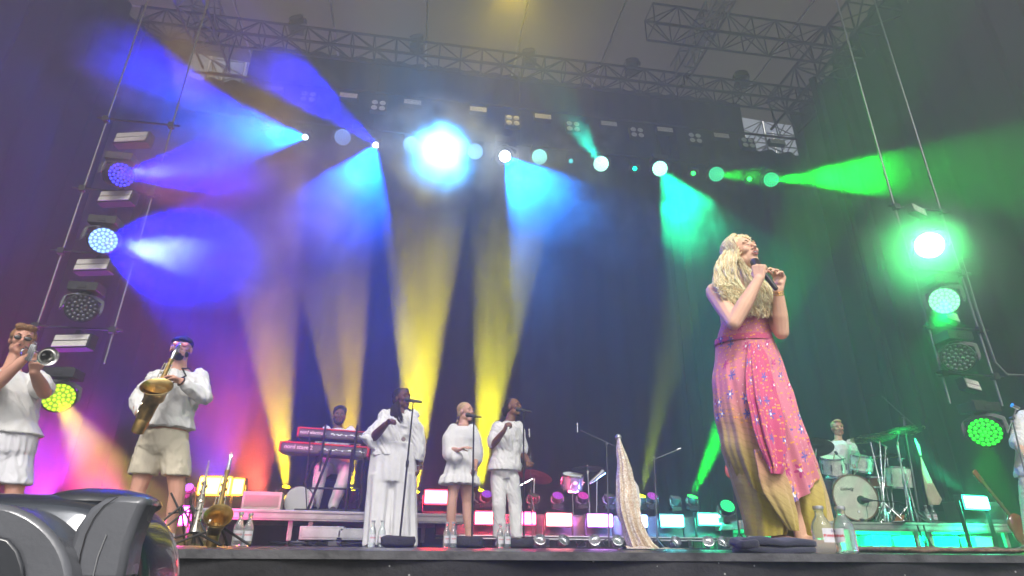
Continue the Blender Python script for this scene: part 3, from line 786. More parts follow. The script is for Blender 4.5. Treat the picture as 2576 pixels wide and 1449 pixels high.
def hair_cap(t, T, M, s, m, name='hair', secs=(), vox=.008, post=None):
    g = MB()
    for x, y, z, rx, ry, rz in secs: g.sph(T(x, y, z), (rx*s, ry*s, rz*s), 16, 10, M)
    return part(name, g, m, t, remesh=vox, sm_it=2, post=post or wrinkle(.006, 60, seed=3))
def strands(mb, paths, r=.004, n=5, wav=.012, freq=26, seed=0, taper=True, m=16):
    rnd = random.Random(seed)
    for P_ in paths:
        pts = [V(p) for p in P_]; out = []; ph = rnd.random()*6.28; ph2 = rnd.random()*6.28; fr = freq*(.8+.4*rnd.random())
        L = sum((pts[i+1]-pts[i]).length for i in range(len(pts)-1))
        for i in range(m+1):
            u = i/m*(len(pts)-1); k = min(int(u), len(pts)-2); f = u-k
            p0 = pts[max(k-1, 0)]; p1 = pts[k]; p2 = pts[k+1]; p3 = pts[min(k+2, len(pts)-1)]
            q = .5*((2*p1)+(p2-p0)*f+(2*p0-5*p1+4*p2-p3)*f*f+(3*p1-p0-3*p2+p3)*f**3)
            s_ = L*i/m; amp = wav*min(1, i/m*2.2)
            q = q+V((math.sin(s_*fr+ph), math.cos(s_*fr*.9+ph2), .25*math.sin(s_*fr*1.3+ph2)))*amp
            out.append(q)
        mb.tube(out, [r*(1-.55*(i/m) if taper else 1)*(.75+.5*abs(math.sin(i*.9+ph))) for i in range(m+1)], n)
def person(label, base, group=None):
    return thing('person', label, 'person', (base.x, base.y, base.z), group)

# ---- shared limb helper
def limbs(mb, J, k=1.0, arms=True, legs=True, ua=.050, fa=.040, wr=.028, th=.082, kn=.056, ca=.050, an=.036, s0=1.08):
    if arms:
        for s in 'lr':
            if 'el'+s in J:
                a, b, c = J['sh'+s], J['el'+s], J['wr'+s]
                mb.chain([a, a*.5+b*.5, b, b*.6+c*.4, c], [ua*k*s0, ua*k*min(1, s0+.1), fa*k*1.02, fa*k*1.05, wr*k])
    if legs:
        for s in 'lr':
            if 'hp'+s in J:
                a, b, c = J['hp'+s], J['kn'+s], J['an'+s]
                mb.chain([a, a*.5+b*.5, b, b*.65+c*.35, c], [th*k, th*k*.88, kn*k, ca*k*1.12, an*k])

# ================================================================ lead singer
Y = 3.05
Js = jp(dict(head=(1868, 641), neck=(1861, 704, .02), chest=(1868, 775, .03), waist=(1873, 850, .02), pelvis=(1880, 915, .02), shl=(1800, 735, -.04), shr=(1918, 738, .07),
             ell=(1846, 812, -.20), wrl=(1909, 702, -.27), elr=(1966, 836, -.10), wrr=(1958, 730, -.20),
             hpl=(1865, 930), hpr=(1905, 930), knl=(1925, 1130), knr=(1985, 1130), anl=(1955, 1335), anr=(2015, 1345)), Y)
t = person('blonde singer in a long pink flowered dress singing into a black microphone', V((Js['anl'].x, Y, 0)))
HF = V((.16, -.96, .26)); s = 1.0
Mh = head_frame(None, HF, R_(7)); b = MB()
T = head_prims(b, Js['head'], Mh, s, jaw=.92, mouth_open=.5, wide=.94)
b.ellipses(torso_secs(Js, .86, .82, (-.05, -1)))
b.chain([Js['neck']-UP*.03, Js['head']+Mh @ V((0, -.03, -.06))], [.052, .050])
limbs(b, Js, .86, legs=False, ua=.062, fa=.047, wr=.031)
for q in 'lr':
    b.chain([Js['hp'+q], Js['kn'+q], V((Js['an'+q].x, Y, .07))], [.085, .052, .034])
    f = V((Js['an'+q].x, Y, .07)); b.chain([f-UP*.01, f+V((.05, -.11, -.035)), f+V((.07, -.16, -.045))], [.034, .030, .020])
# hands: left of the picture holds the microphone, right one is raised beside it
mic0 = P(1901, 662, Y-.20); mic1 = P(1944, 716, Y-.24)
d1 = (P(1914, 668, Y-.26)-Js['wrl'])
hand(b, Js['wrl'], P(1910, 662, Y-.275)-Js['wrl'], V((.75, .65, .0)), side=1, curl=1.0, s=.98, thumb=.9)
hand(b, Js['wrr'], P(1962, 664, Y-.22)-Js['wrr'], V((-.8, -.3, .1)), side=-1, curl=.6, s=1.0, thumb=.5, spread=.35)
part('body', b, mat('skin_singer', (.74, .45, .31), .5, 0, bump=.06, bscale=90, var=.04, vscale=5, sss=.15, spec=.4), t, remesh=.0048, sm_it=2)
face(t, T, Mh, s, None, mat('lip_rose', (.50, .19, .17), .35), M_hdblond, eyes='closed', mouth=.55)
b = MB()
for q in ('wrr',):
    pass
# hair: under volume and wavy locks
rnd = random.Random(11); hm = MB()
for x, y, z, rx, ry, rz in ((0, -.028, .05, .088, .098, .088), (-.045, -.045, -.02, .055, .07, .09), (.045, -.045, -.02, .05, .07, .09)): hm.sph(T(x, y, z), (rx, ry, rz), 18, 12, Mh)
hb = part('hair', hm, M_hblond, t, remesh=.007, sm_it=3, post=wrinkle(.007, 45, seed=8))
Hc = Js['head']
paths = []
def scalp(a, e): # a = azimuth from the face (rad, + = picture left side of head), e = elevation
    r_ = V((-math.sin(a)*.084*math.cos(e), math.cos(a)*.098*math.cos(e)-.016, math.sin(e)*.092+.048)); return T(*r_)
for i in range(1300):
    g_ = rnd.random()
    if g_ < .60:   # picture-left mass falling over the shoulder and chest
        a = rnd.uniform(.55, 3.0); e = rnd.uniform(.25, 1.45); st = scalp(a, e); x = rnd.random()
        m1 = P(1805+42*x+rnd.uniform(-3, 3), 668+rnd.uniform(-12, 14), Y-.02-.10*x+rnd.uniform(-.02, .02))
        m2 = P(1800+62*x+rnd.uniform(-4, 4), 720+rnd.uniform(-8, 8), Y-.09-.05*x+rnd.uniform(-.03, .02))
        y_end = rnd.uniform(740, 800) if x > .25 else rnd.uniform(712, 765)
        m3 = P(1812+80*x+rnd.uniform(-6, 6), (720+y_end)/2, Y-.15+rnd.uniform(-.03, .03))
        en = P(1822+82*x+rnd.uniform(-8, 8), y_end, Y-.14+rnd.uniform(-.03, .03))
        top = st+Mh @ V((-.010, -.01, .012))
        paths.append([st, top, m1, m2, m3, en])
    elif g_ < .88:  # far side mass, right of the chin
        a = rnd.uniform(-2.8, -.75); e = rnd.uniform(.3, 1.4); st = scalp(a, e); x = rnd.random()
        m1 = T(.083+.012*rnd.random(), .02*rnd.random()-.02, -.01); m2 = P(1898+34*x, 722+rnd.uniform(-10, 10), Y-.04+rnd.uniform(-.05, .02))
        m3 = P(1900+44*x, 760, Y-.10+rnd.uniform(-.03, .03)); en = P(1902+52*x+rnd.uniform(-5, 5), rnd.uniform(755, 802), Y-.11+rnd.uniform(-.03, .03))
        paths.append([st, st+Mh @ V((.012, -.01, .004)), m1, m2, m3, en])
    elif g_ < .915: # curls framing the far side of the face
        a = rnd.uniform(-1.3, -.6); e = rnd.uniform(.5, 1.2); st = scalp(a, e)
        paths.append([T(.0, .03, .128), st+Mh @ V((.008, .01, .006)), T(.088+.008*rnd.random(), .055*rnd.random(), .0), T(.080+.012*rnd.random(), .05*rnd.random()-.01, -.09), P(1898+30*rnd.random(), rnd.uniform(720, 770), Y-.10)])
    else:           # back of the head
        a = rnd.uniform(2.4, 3.9); e = rnd.uniform(.1, 1.2); st = scalp(a, e); x = rnd.random()
        paths.append([st, st+V((-.012, .02, -.04)), P(1808+30*x, 700, Y+.07), P(1812+36*x, rnd.uniform(745, 790), Y+.09)])
hm = MB(); strands(hm, paths[::2], .0030, 4, .0075, 40, 5, m=22); part('hair_locks', hm, M_hblond, t, smooth='all')
hm = MB(); strands(hm, paths[1::2], .0027, 4, .011, 48, 6, m=22)
part('hair_locks', hm, mat('hair_pale', (.93, .79, .50), .5, 0, bump=.3, bscale=60, var=.3, vscale=15), t, smooth='all')

# ---- dress: pleated, dyed from pink to olive, printed with small flowers
def dress_mat(name, base, pleats=True, flowers=True, grad=True):
    m, nt, bs = nodes_of(name); N = nt.nodes; L = nt.links
    def math_(op, a, b=None, c=None):
        n = N.new('ShaderNodeMath'); n.operation = op
        for i, x in enumerate((a, b, c)):
            if x is None: continue
            if isinstance(x, (int, float)): n.inputs[i].default_value = x
            else: L.new(x, n.inputs[i])
        return n.outputs[0]
    def mix(f, a, b):
        n = N.new('ShaderNodeMix'); n.data_type = 'RGBA'
        L.new(f, n.inputs[0]) if not isinstance(f, (int, float)) else None
        for i, x in ((6, a), (7, b)):
            if isinstance(x, tuple): n.inputs[i].default_value = (*x, 1)
            else: L.new(x, n.inputs[i])
        return n.outputs[2]
    uv = N.new('ShaderNodeUVMap'); uv.uv_map = 'cloth'
    sp = N.new('ShaderNodeSeparateXYZ'); L.new(uv.outputs[0], sp.inputs[0])
    tcn = N.new('ShaderNodeTexCoord')
    nz = N.new('ShaderNodeTexNoise'); nz.inputs['Scale'].default_value = 5; nz.inputs['Detail'].default_value = 3; L.new(uv.outputs[0], nz.inputs[0])
    col = base
    at = N.new('ShaderNodeAttribute'); at.attribute_name = 'dye'
    dye = math_('ADD', at.outputs['Fac'], math_('MULTIPLY', math_('SUBTRACT', nz.outputs[0], .5), .12))
    if grad:
        cr = N.new('ShaderNodeValToRGB'); e = cr.color_ramp.elements
        e[0].position = .0; e[0].color = (*base, 1); e[1].position = 1.0; e[1].color = (.31, .25, .025, 1)
        for p_, c_ in ((.32, base), (.5, (.58, .27, .20)), (.68, (.53, .40, .15)), (.85, (.40, .33, .05))):
            q = e.new(p_); q.color = (*c_, 1)
        L.new(dye, cr.inputs[0]); col = cr.outputs[0]
    if pleats:
        # diagonal pleat lines, strongest where the dye is olive
        so = N.new('ShaderNodeSeparateXYZ'); L.new(tcn.outputs['Object'], so.inputs[0])
        w = math_('ADD', math_('MULTIPLY', so.outputs[0], 20.0), math_('MULTIPLY', so.outputs[2], 30.0))
        w = math_('FRACT', w); w = math_('PINGPONG', w, .5); w = math_('LESS_THAN', w, .12)
        pl = math_('MULTIPLY', w, math_('MULTIPLY', math_('GREATER_THAN', dye, .42), .28))
        col = mix(pl, col, (.33, .20, .05))
    if flowers:
        inv = math_('LESS_THAN', dye, .52)
        def flower(scale, seed, size, petals, colr, thr):
            mp = N.new('ShaderNodeMapping'); mp.inputs['Location'].default_value = (seed, seed*.7, 0); L.new(uv.outputs[0], mp.inputs[0])
            vo = N.new('ShaderNodeTexVoronoi'); vo.voronoi_dimensions = '2D'; vo.inputs['Scale'].default_value = scale; vo.inputs['Randomness'].default_value = .75
            L.new(mp.outputs[0], vo.inputs['Vector'])
            sb = N.new('ShaderNodeVectorMath'); sb.operation = 'SUBTRACT'; L.new(mp.outputs[0], sb.inputs[0]); L.new(vo.outputs['Position'], sb.inputs[1])
            s2 = N.new('ShaderNodeSeparateXYZ'); L.new(sb.outputs[0], s2.inputs[0])
            ang = math_('ARCTAN2', s2.outputs[1], s2.outputs[0]); ln = N.new('ShaderNodeVectorMath'); ln.operation = 'LENGTH'; L.new(sb.outputs[0], ln.inputs[0])
            rr = math_('MULTIPLY', size, math_('ADD', .62, math_('MULTIPLY', math_('COSINE', math_('MULTIPLY', ang, float(petals))), .38)))
            hit = math_('LESS_THAN', ln.outputs['Value'], rr)
            cs = N.new('ShaderNodeSeparateColor'); L.new(vo.outputs['Color'], cs.inputs[0])
            keep = math_('GREATER_THAN', cs.outputs[0], thr)
            ctr = math_('LESS_THAN', ln.outputs['Value'], size*.26)
            return math_('MULTIPLY', math_('MULTIPLY', hit, keep), inv), math_('MULTIPLY', math_('MULTIPLY', ctr, keep), inv), cs
        f1, c1, cs = flower(9.5, 0, .031, 6, None, .30)
        fc = mix(math_('GREATER_THAN', cs.outputs[1], .6), (.11, .11, .42), (.48, .03, .22))
        col = mix(f1, col, fc)
        cw = math_('MULTIPLY', c1, math_('GREATER_THAN', cs.outputs[2], .35))
        col = mix(cw, col, (.85, .85, .9))
        f2, c2, _ = flower(30, 3.1, .0105, 2, None, .45); col = mix(f2, col, (.80, .38, .06))
        f3, c3, _ = flower(24, 7.7, .0055, 4, None, .62); col = mix(f3, col, (.85, .62, .62))
    bs.inputs['Base Color'].default_value = (*base, 1)
    if not isinstance(col, tuple): L.new(col, bs.inputs['Base Color'])
    bs.inputs['Roughness'].default_value = .8; bs.inputs['Sheen Weight'].default_value = .2
    bp = N.new('ShaderNodeBump'); bp.inputs['Strength'].default_value = .25; bp.inputs['Distance'].default_value = .01
    n2 = N.new('ShaderNodeTexNoise'); n2.inputs['Scale'].default_value = 90; L.new(tcn.outputs['Object'], n2.inputs[0]); L.new(n2.outputs[0], bp.inputs['Height']); L.new(bp.outputs[0], bs.inputs['Normal'])
    return m
PINK = (.62, .19, .27); PINKD = (.55, .08, .19)
def cloth_loft(name, secs, n, matl, parent, folds=0, famp=0.0, dye=None, closed=True, seed=0, hem=None, arc=(0, 2*math.pi), wv=0.006, thick=0.0):
    """secs: (left pt, right pt, depth half) ; builds an open tube with UVs in metres"""
    vs = []; uvs = []; dy = []; R = len(secs); per = None; v_ = 0
    for i, (a, b_, dep) in enumerate(secs):
        a = V(a); b_ = V(b_); c = (a+b_)/2; hx = (b_-a)/2
        if i: v_ += (c-pc).length
        pc = c; t_ = i/(R-1)
        hd = V((-hx.y, hx.x, 0)).normalized()*dep
        for j in range(n+1):
            x = arc[0]+(arc[1]-arc[0])*j/n
            k = 1+famp*t_**.7*(math.sin(folds*x+seed)*.6+math.sin(folds*1.7*x+2*seed+t_*2)*.4)
            p = c+hx*math.cos(x)*(1+(k-1)*.35)+hd*math.sin(x)*k
            p += V((0, 0, (hem(x, t_) if hem else 0)))
            p += V(noise.noise_vector(p*7+V((seed, 0, 0))))*wv
            vs.append(p); uvs.append((x*(hx.length*.6+dep*.4+.10), v_)); dy.append(dye(p, x, t_) if dye else 0)
    fs = []
    for i in range(R-1):
        for j in range(n):
            q = i*(n+1)+j; fs.append((q, q+1, q+n+2, q+n+1))
    me = bpy.data.meshes.new(name); me.from_pydata([tuple(v) for v in vs], [], fs)
    uvl = me.uv_layers.new(name='cloth')
    for l in me.loops: uvl.data[l.index].uv = uvs[l.vertex_index]
    at = me.attributes.new('dye', 'FLOAT', 'POINT')
    for i, d_ in enumerate(dy): at.data[i].value = d_
    me.update()
    o = part(name, me, matl, parent, smooth='all')
    if thick:
        md = o.modifiers.new('th', 'SOLIDIFY'); md.thickness = thick; md.offset = 0
    return o
M_dress = dress_mat('dress_print', PINK); M_sash = dress_mat('sash_print', PINKD, pleats=False, grad=False)
def rowpts(rows, Y, dep):
    out = []
    for i, r in enumerate(rows):
        out.append((P(r[0], r[2], Y+(r[3] if len(r) > 3 else 0)), P(r[1], r[2], Y+(r[4] if len(r) > 4 else 0)), r[5] if len(r) > 5 else dep))
    return out
def resample(secs, k):
    out = []
    for i in range(len(secs)-1):
        for q in range(k):
            f = q/k; a, b_ = secs[i], secs[i+1]; out.append((a[0].lerp(b_[0], f), a[1].lerp(b_[1], f), a[2]*(1-f)+b_[2]*f))
    out.append(secs[-1]); return out
def dye_x(p, x, t_):
    # olive creeps in from the picture-left hip and takes the lower hem
    q = P(1800, 1000, Y); lo = (1.05-p.z)/1.0
    side = max(0, -math.cos(x)); rs = max(0, math.cos(x))
    return .16+lo*.42+side*max(0, lo-.12)*.80-.20*max(0, -math.sin(x))*(1-side)*(1-max(0, lo-.5))+rs*max(0, lo-.45)*.5
Ys = Y
# bodice (halter): low at the picture-left side
bod = rowpts([(1822, 1938, 775, 0, .03, .120), (1818, 1938, 800, 0, .03, .118), (1810, 1937, 830, 0, .03, .112), (1806, 1936, 858, 0, .03, .105)], Y+.01, .11)
cloth_loft('bodice', resample(bod, 4), 64, M_dress, t, 9, .06, lambda p, x, t_: .15, seed=2, hem=lambda x, t_: (1-t_)*(-.045*max(0, -math.cos(x))+.03*max(0, -math.sin(x))))
g = MB(); a = P(1822, 800, Y-.08)
for (p0, p1) in (((1858, 778, -.11), (1842, 712, -.03)), ((1905, 778, -.09), (1886, 712, -.01))):
    g.tube([P(p0[0], p0[1], Y+p0[2]), P((p0[0]+p1[0])/2, 745, Y+p0[2]*.9), P(p1[0], p1[1], Y+p1[2])], [.018, .014, .009], 8)
part('halter_strap', g, M_sash, t)
wb = rowpts([(1803, 1938, 852, 0, .03, .118), (1803, 1938, 866, 0, .03, .118)], Y+.01, .115)
cloth_loft('waistband', resample(wb, 3), 64, M_sash, t, 0, 0, None, seed=1, wv=.002)
sk = rowpts([(1805, 1938, 860, 0, .03, .118), (1803, 1954, 905, 0, .03, .135), (1801, 1968, 950, 0, .03, .15), (1804, 1984, 1000, 0, .02, .165), (1812, 1998, 1060, 0, .02, .18), (1826, 2018, 1120, .0, .02, .19), (1843, 2036, 1175, .02, .03, .19), (1860, 2046, 1215, .03, .05, .19)], Y+.02, .2)
cloth_loft('skirt', resample(sk, 8), 220, M_dress, t, 15, .13, dye_x, seed=4, wv=.010, hem=lambda x, t_: (t_**4)*(.10*math.sin(x*2+2.1)-.05*max(0, -math.cos(x))))
lg = rowpts([(1822, 1935, 1120, .03, .04, .16), (1845, 1948, 1180, .03, .04, .17), (1862, 1960, 1230, .03, .04, .165), (1878, 1966, 1280, .03, .04, .15), (1887, 1966, 1320, .03, .04, .14), (1892, 1958, 1347, .03, .04, .135)], Y+.03, .15)
cloth_loft('trouser_leg', resample(lg, 5), 120, M_dress, t, 8, .13, lambda p, x, t_: .70+.30*t_, seed=9, wv=.008)
lg = rowpts([(1950, 2008, 1130, .02, .06, .10), (1966, 2034, 1190, .0, .04, .13), (1974, 2046, 1240, .0, .04, .14), (1985, 2050, 1290, .0, .04, .14), (1997, 2049, 1330, .0, .04, .13), (2001, 2049, 1356, .0, .04, .125)], Y+.03, .15)
cloth_loft('trouser_leg', resample(lg, 5), 120, M_dress, t, 7, .13, lambda p, x, t_: .66+.30*t_, seed=12, wv=.008)
# pale pleated wing trailing to the right, and the pale under-panel between the legs
wg = [(P(1978, 960, Y+.12), P(1990, 985, Y+.20), .012), (P(2000, 1085, Y+.12), P(2026, 1090, Y+.22), .012), (P(2022, 1170, Y+.12), P(2056, 1175, Y+.22), .012), (P(2045, 1250, Y+.14), P(2080, 1250, Y+.25), .012), (P(2066, 1312, Y+.16), P(2092, 1308, Y+.24), .01)]
cloth_loft('side_panel', resample(wg, 5), 40, M_dress, t, 5, .9, lambda p, x, t_: .62+.06*t_, seed=3, wv=.008)
wg = [(P(1900, 1130, Y-.16), P(1965, 1130, Y-.17), .02), (P(1912, 1200, Y-.16), P(1975, 1195, Y-.17), .02), (P(1925, 1240, Y-.15), P(1990, 1245, Y-.15), .02), (P(1955, 1290, Y-.12), P(2005, 1290, Y-.13), .02), (P(1985, 1335, Y-.10), P(2010, 1335, Y-.12), .015)]
cloth_loft('front_panel', resample(wg, 5), 40, M_dress, t, 4, .6, lambda p, x, t_: .50+.30*t_, seed=8, wv=.01)
# dark pink hanging sash down the front with deep folds
sx = [(P(1884, 864, Y-.105), P(1912, 864, Y-.09), .012), (P(1880, 900, Y-.135), P(1930, 898, Y-.11), .02), (P(1880, 945, Y-.16), P(1940, 942, Y-.13), .026), (P(1886, 1000, Y-.19), P(1955, 1000, Y-.15), .03), (P(1900, 1070, Y-.21), P(1972, 1068, Y-.18), .032), (P(1920, 1130, Y-.22), P(1975, 1128, Y-.19), .026), (P(1938, 1176, Y-.22), P(1972, 1178, Y-.2), .015), (P(1940, 1190, Y-.22), P(1966, 1194, Y-.2), .008)]
cloth_loft('sash', resample(sx, 8), 90, M_sash, t, 7, 1.1, None, seed=5, wv=.006)
# microphone she holds
mt = thing('handheld_microphone', 'black handheld microphone gripped by the blonde singer', 'microphone', mic0)
dm = (mic1-mic0).normalized()
g = MB(); g.lathe([(.012, .0), (.022, .008), (.026, .025), (.024, .042), (.019, .055)], mic0-dm*.03, dm, 18); part('grille', g, mat('mic_grille', (.12, .12, .12), .35, .9, bump=.8, bscale=300), mt)
g = MB(); g.lathe([(.021, .055), (.019, .075), (.0155, .12), (.0135, .20), (.0125, .225), (.004, .232)], mic0-dm*.03, dm, 18); part('handle', g, M_blackpl, mt)
g = MB(); c_ = Js['wrr']; dd_ = (Js['wrr']-Js['elr']).normalized(); u_, w_, _ = basis(dd_)
for q in range(3):
    g.tube([c_-dd_*(.008+.009*q)+(u_*math.cos(a)+w_*math.sin(a))*.029 for a in [2*math.pi*k/20 for k in range(21)]], .0022, 6)
part('bracelet', g, mat('gold', (.8, .55, .2), .2, 1), t)
# ---- generic clothed musician
def clothes(name, t, J, F, k, depth, m, grow=.02, hem=None, sleeve=1.0, flare=0, wr_amp=.007, sl_r=(.066, .064, .056), seed=0, hem_y=None, extra=None, neckdrop=.03):
    g = MB(); f = V((F[0], F[1], 0)).normalized(); side = (J['shr']-J['shl']); side.z = 0; sd = (side-f*side.dot(f)).normalized()
    secs = torso_secs(J, k, depth, F, grow)[1:-1]
    hz_ = hem if hem is not None else J['pelvis'].z-.08
    c0 = J['pelvis'].copy(); c0.z = hz_
    secs = [(c0, sd*((.168*k)+grow+flare), f*(.125*depth+grow+flare*.7))]+[q for q in secs if q[0].z > hz_+.03]
    lc = secs[-1]; secs.append((J['neck']-UP*neckdrop, sd*.075, f*.072))
    g.ellipses(secs, 28)
    for s_ in 'lr':
        if sleeve > 0:
            a, b, c = J['sh'+s_], J['el'+s_], J['wr'+s_]
            a = a-UP*.012-(a-J['neck'])*.06
            if sleeve <= 1: g.chain([a, a.lerp(b, sleeve*.5), a.lerp(b, sleeve)], [sl_r[0]*.84, sl_r[1]*.97, sl_r[2]], 14)
            else: g.chain([a, a.lerp(b, .5), b, b.lerp(c, (sleeve-1)*.5), b.lerp(c, sleeve-1)], [sl_r[0]*.82, sl_r[1]*.95, sl_r[1]*1.0, sl_r[2]*1.1, sl_r[2]*.8], 14)
    if extra: extra(g)
    return part(name, g, m, t, remesh=.010, sm_it=4, post=wrinkle(wr_amp*1.9, 10, 'v', seed, .7))
def trousers(name, t, J, F, k, m, lens=1.0, r=(.10, .085, .078), seed=0, wr_amp=.006, depth=1.0, top=.06):
    g = MB(); f = V((F[0], F[1], 0)).normalized(); side = J['hpr']-J['hpl']; side.z = 0; sd = (side-f*side.dot(f)).normalized()
    c = J['pelvis']
    g.ellipses([(c-UP*.12, sd*.12*k, f*.10*depth), (c-UP*.05, sd*.172*k, f*.132*depth), (c+UP*top, sd*.160*k, f*.125*depth), (c+UP*(top+.03), sd*.150*k, f*.118*depth)], 24)
    for s_ in 'lr':
        a, b, c = J['hp'+s_], J['kn'+s_], J['an'+s_]
        if lens <= 1: e = a.lerp(b, lens); rg = [(a, r[0]*k), (a.lerp(e, .5), (r[0]+r[1])/2*k), (e, r[1]*k)]
        else: e = b.lerp(c, lens-1); rg = [(a, r[0]*k), (b, r[1]*k), (e, r[2]*k)]
        d = (rg[-1][0]-rg[-2][0]).normalized()
        pts = []
        for i, (p, q) in enumerate(rg):
            pts.append((p, sd*q, (f*q)))
        g.ellipses(pts, 20); g.sph(a, r[0]*k*.99)
        if lens > 1: g.sph(b, r[1]*k*.99)
    return part(name, g, m, t, remesh=.010, sm_it=3, post=wrinkle(wr_amp*1.8, 10, 'v', seed, .7))
def build_person(label, J, F, HF, skinm, lipm, browm, k=1.0, depth=1.0, s=1.0, eyes='open', mouth=0, roll=0, legs=True, vox=.0075, hands=None, feet=None, armr=(.050, .040, .028), jaw=1.0, group=None, hc=None, leg_to_foot=True, lips=True):
    feet_z = min(J['anl'].z, J['anr'].z)-.075
    t = person(label, V(((J['anl'].x+J['anr'].x)/2, (J['anl'].y+J['anr'].y)/2, feet_z)), group)
    M = head_frame(None, HF, roll); b = MB(); T = head_prims(b, J['head'], M, s, jaw, mouth)
    Jb = dict(J); Jb['shl'] = J['shl'].lerp(J['neck'], .20)-UP*.035; Jb['shr'] = J['shr'].lerp(J['neck'], .20)-UP*.035
    b.ellipses(torso_secs(Jb, k*.84, depth*.82, F)); b.chain([J['neck']-UP*.04, J['head']+M @ V((0, -.028, -.055))*s], [.062*k**.5, .057*k**.5])
    limbs(b, Jb, 1, True, legs, armr[0], armr[1], armr[2], .082*k**.6, .058*k**.5, .052*k**.5, .036, .80)
    for q, h in (hands or {}).items():
        hand(b, J['wr'+q], h[0], h[1], side=h[2], curl=h[3], s=h[4] if len(h) > 4 else 1.0, thumb=h[5] if len(h) > 5 else .6, r=.0098)
    part('body', b, skinm, t, remesh=vox, sm_it=2)
    face(t, T, M, s, skinm, lipm, browm, eyes, mouth, lips)
    if feet is not None:
        for q in 'lr':
            g = MB(); shoe(g, J['an'+q], feet[0], feet[1] if len(feet) > 2 else .26); part('shoe', g, feet[-1], t, remesh=.008, sm_it=2)
    return t, T, M
M_shoe_w = mat('white_shoe', (.70, .70, .70), .6, 0, var=.08, bump=.1); M_shoe_b = mat('dark_shoe', (.03, .028, .03), .5, 0, var=.3)

# ================================================================ trumpet player
Y = 5.45
J = jp(dict(head=(56, 858, -.02), neck=(30, 925), chest=(27, 990), waist=(26, 1060), pelvis=(24, 1120), shl=(-24, 935, -.10), shr=(98, 945, .08), ell=(-32, 985, -.34), wrl=(58, 905, -.36), elr=(112, 988, -.10), wrr=(86, 936, -.36),
            hpl=(-6, 1140, -.03), hpr=(44, 1140, .03), knl=(-26, 1235, -.05), knr=(36, 1240, 0), anl=(-30, 1360, 0), anr=(6, 1362, .03)), Y)
for q in 'lr': J['an'+q].z = .085
tp, T, M = build_person('man in sunglasses and white short sleeved shirt playing a trumpet at the left edge', J, (.45, -.9), (.50, -.85, -.02), SK_P, M_lip, M_hbrown, 1.08, 1.05, 1.06, hands={'l': (P(82, 893, Y-.36)-J['wrl'], V((.1, -.1, -1)), 1, .75), 'r': (P(88, 918, Y-.40)-J['wrr'], V((-.3, .6, .3)), -1, .9)}, feet=((.4, -.9), M_shoe_w), armr=(.056, .050, .034))
hair_cap(tp, T, M, 1.06, M_hginger, secs=((0, -.03, .052, .086, .098, .080), (0, -.06, -.005, .076, .06, .07), (-.01, .055, .100, .062, .04, .028), (.035, .06, .10, .04, .035, .03), (-.072, .0, .035, .016, .05, .04), (.072, .0, .035, .016, .05, .04)))
clothes('shirt', tp, J, (.45, -.9), 1.1, 1.1, M_linen, .022, hem=P(100, 1096, Y).z, sleeve=.72, sl_r=(.078, .084, .088), flare=.005, seed=1)
trousers('shorts', tp, J, (.45, -.9), 1.08, mat('white_shorts', (.66, .66, .70), .9, 0, bump=.4, bscale=12, var=.04), .80, (.104, .106, .1), seed=2, depth=1.08)
g = MB()
for a in (-1, 1): g.add(*(lambda m: (m.v, m.f))(MB().sph(T(a*.032, .094, .003), (.026, .006, .019), 16, 8, M)))
gl = thing_gl = part('sunglasses', g, M_lens_dark, tp)
g = MB(); g.tube([T(-.012, .099, .009), T(.012, .099, .009)], .002, 6)
for a in (-1, 1): g.tube([T(a*.055, .088, .012), T(a*.079, .05, .012), T(a*.083, -.01, .006)], .0022, 6)
part('frame', g, M_blackpl, gl)
g = MB(); g.tube([J['neck']+V((.07*math.cos(a), -.06*math.sin(a)-.01, -.035-.015*abs(math.sin(a)))) for a in [math.pi*2*i/16 for i in range(17)]], [.014]*17, 6); part('collar', g, M_linen, tp)
# trumpet: bell toward the lower right of the picture and the viewer
def trumpet():
    m0 = T(0, .118, -.058); be = P(121, 897, Y-.75)
    d = (be-m0).normalized(); L = (be-m0).length
    u, w, _ = basis(d); up = w if w.z > 0 else -w; sd = u
    t = thing('trumpet', 'silver trumpet raised to the mouth of the man in sunglasses', 'trumpet', m0)
    A = lambda l, s_, h: m0+d*l*L+sd*s_+up*h
    g = MB(); g.lathe([(.006, .55*L), (.0075, .72*L), (.012, .83*L), (.020, .90*L), (.034, .955*L), (.052, .99*L), (.064, L), (.066, L+.002), (.062, L+.001), (.05, .985*L), (.030, .95*L), (.017, .90*L), (.008, .83*L)], m0, d, 32)
    part('bell', g, mat('silver', (.78, .77, .74), .16, 1, var=.1, vscale=30), t)
    g = MB(); g.lathe([(.004, .02), (.012, 0), (.0135, .004), (.009, .02), (.005, .06), (.005, .1)], m0, d, 16); part('mouthpiece', g, M_chrome, t)
    g = MB(); g.tube([A(.10, 0, 0), A(.62, 0, 0), A(.72, 0, -.012), A(.76, 0, -.04), A(.72, 0, -.066), A(.62, 0, -.075), A(.40, 0, -.075)], .006, 8)
    g.tube([A(.56, .0, 0), A(.30, 0.012, 0), A(.20, .012, -.02), A(.18, .012, -.045), A(.24, .012, -.075), A(.40, .012, -.075)], .0065, 8)
    part('leadpipe', g, M_chrome, t)
    g = MB()
    for i in range(3):
        c = A(.42+.055*i, .006, 0); g.lathe([(.012, -.085), (.013, -.08), (.013, .035), (.0115, .04), (.003, .042), (.003, .058), (.009, .059), (.009, .063)], c, up, 14)
    part('valves', g, M_chrome, t)
trumpet()

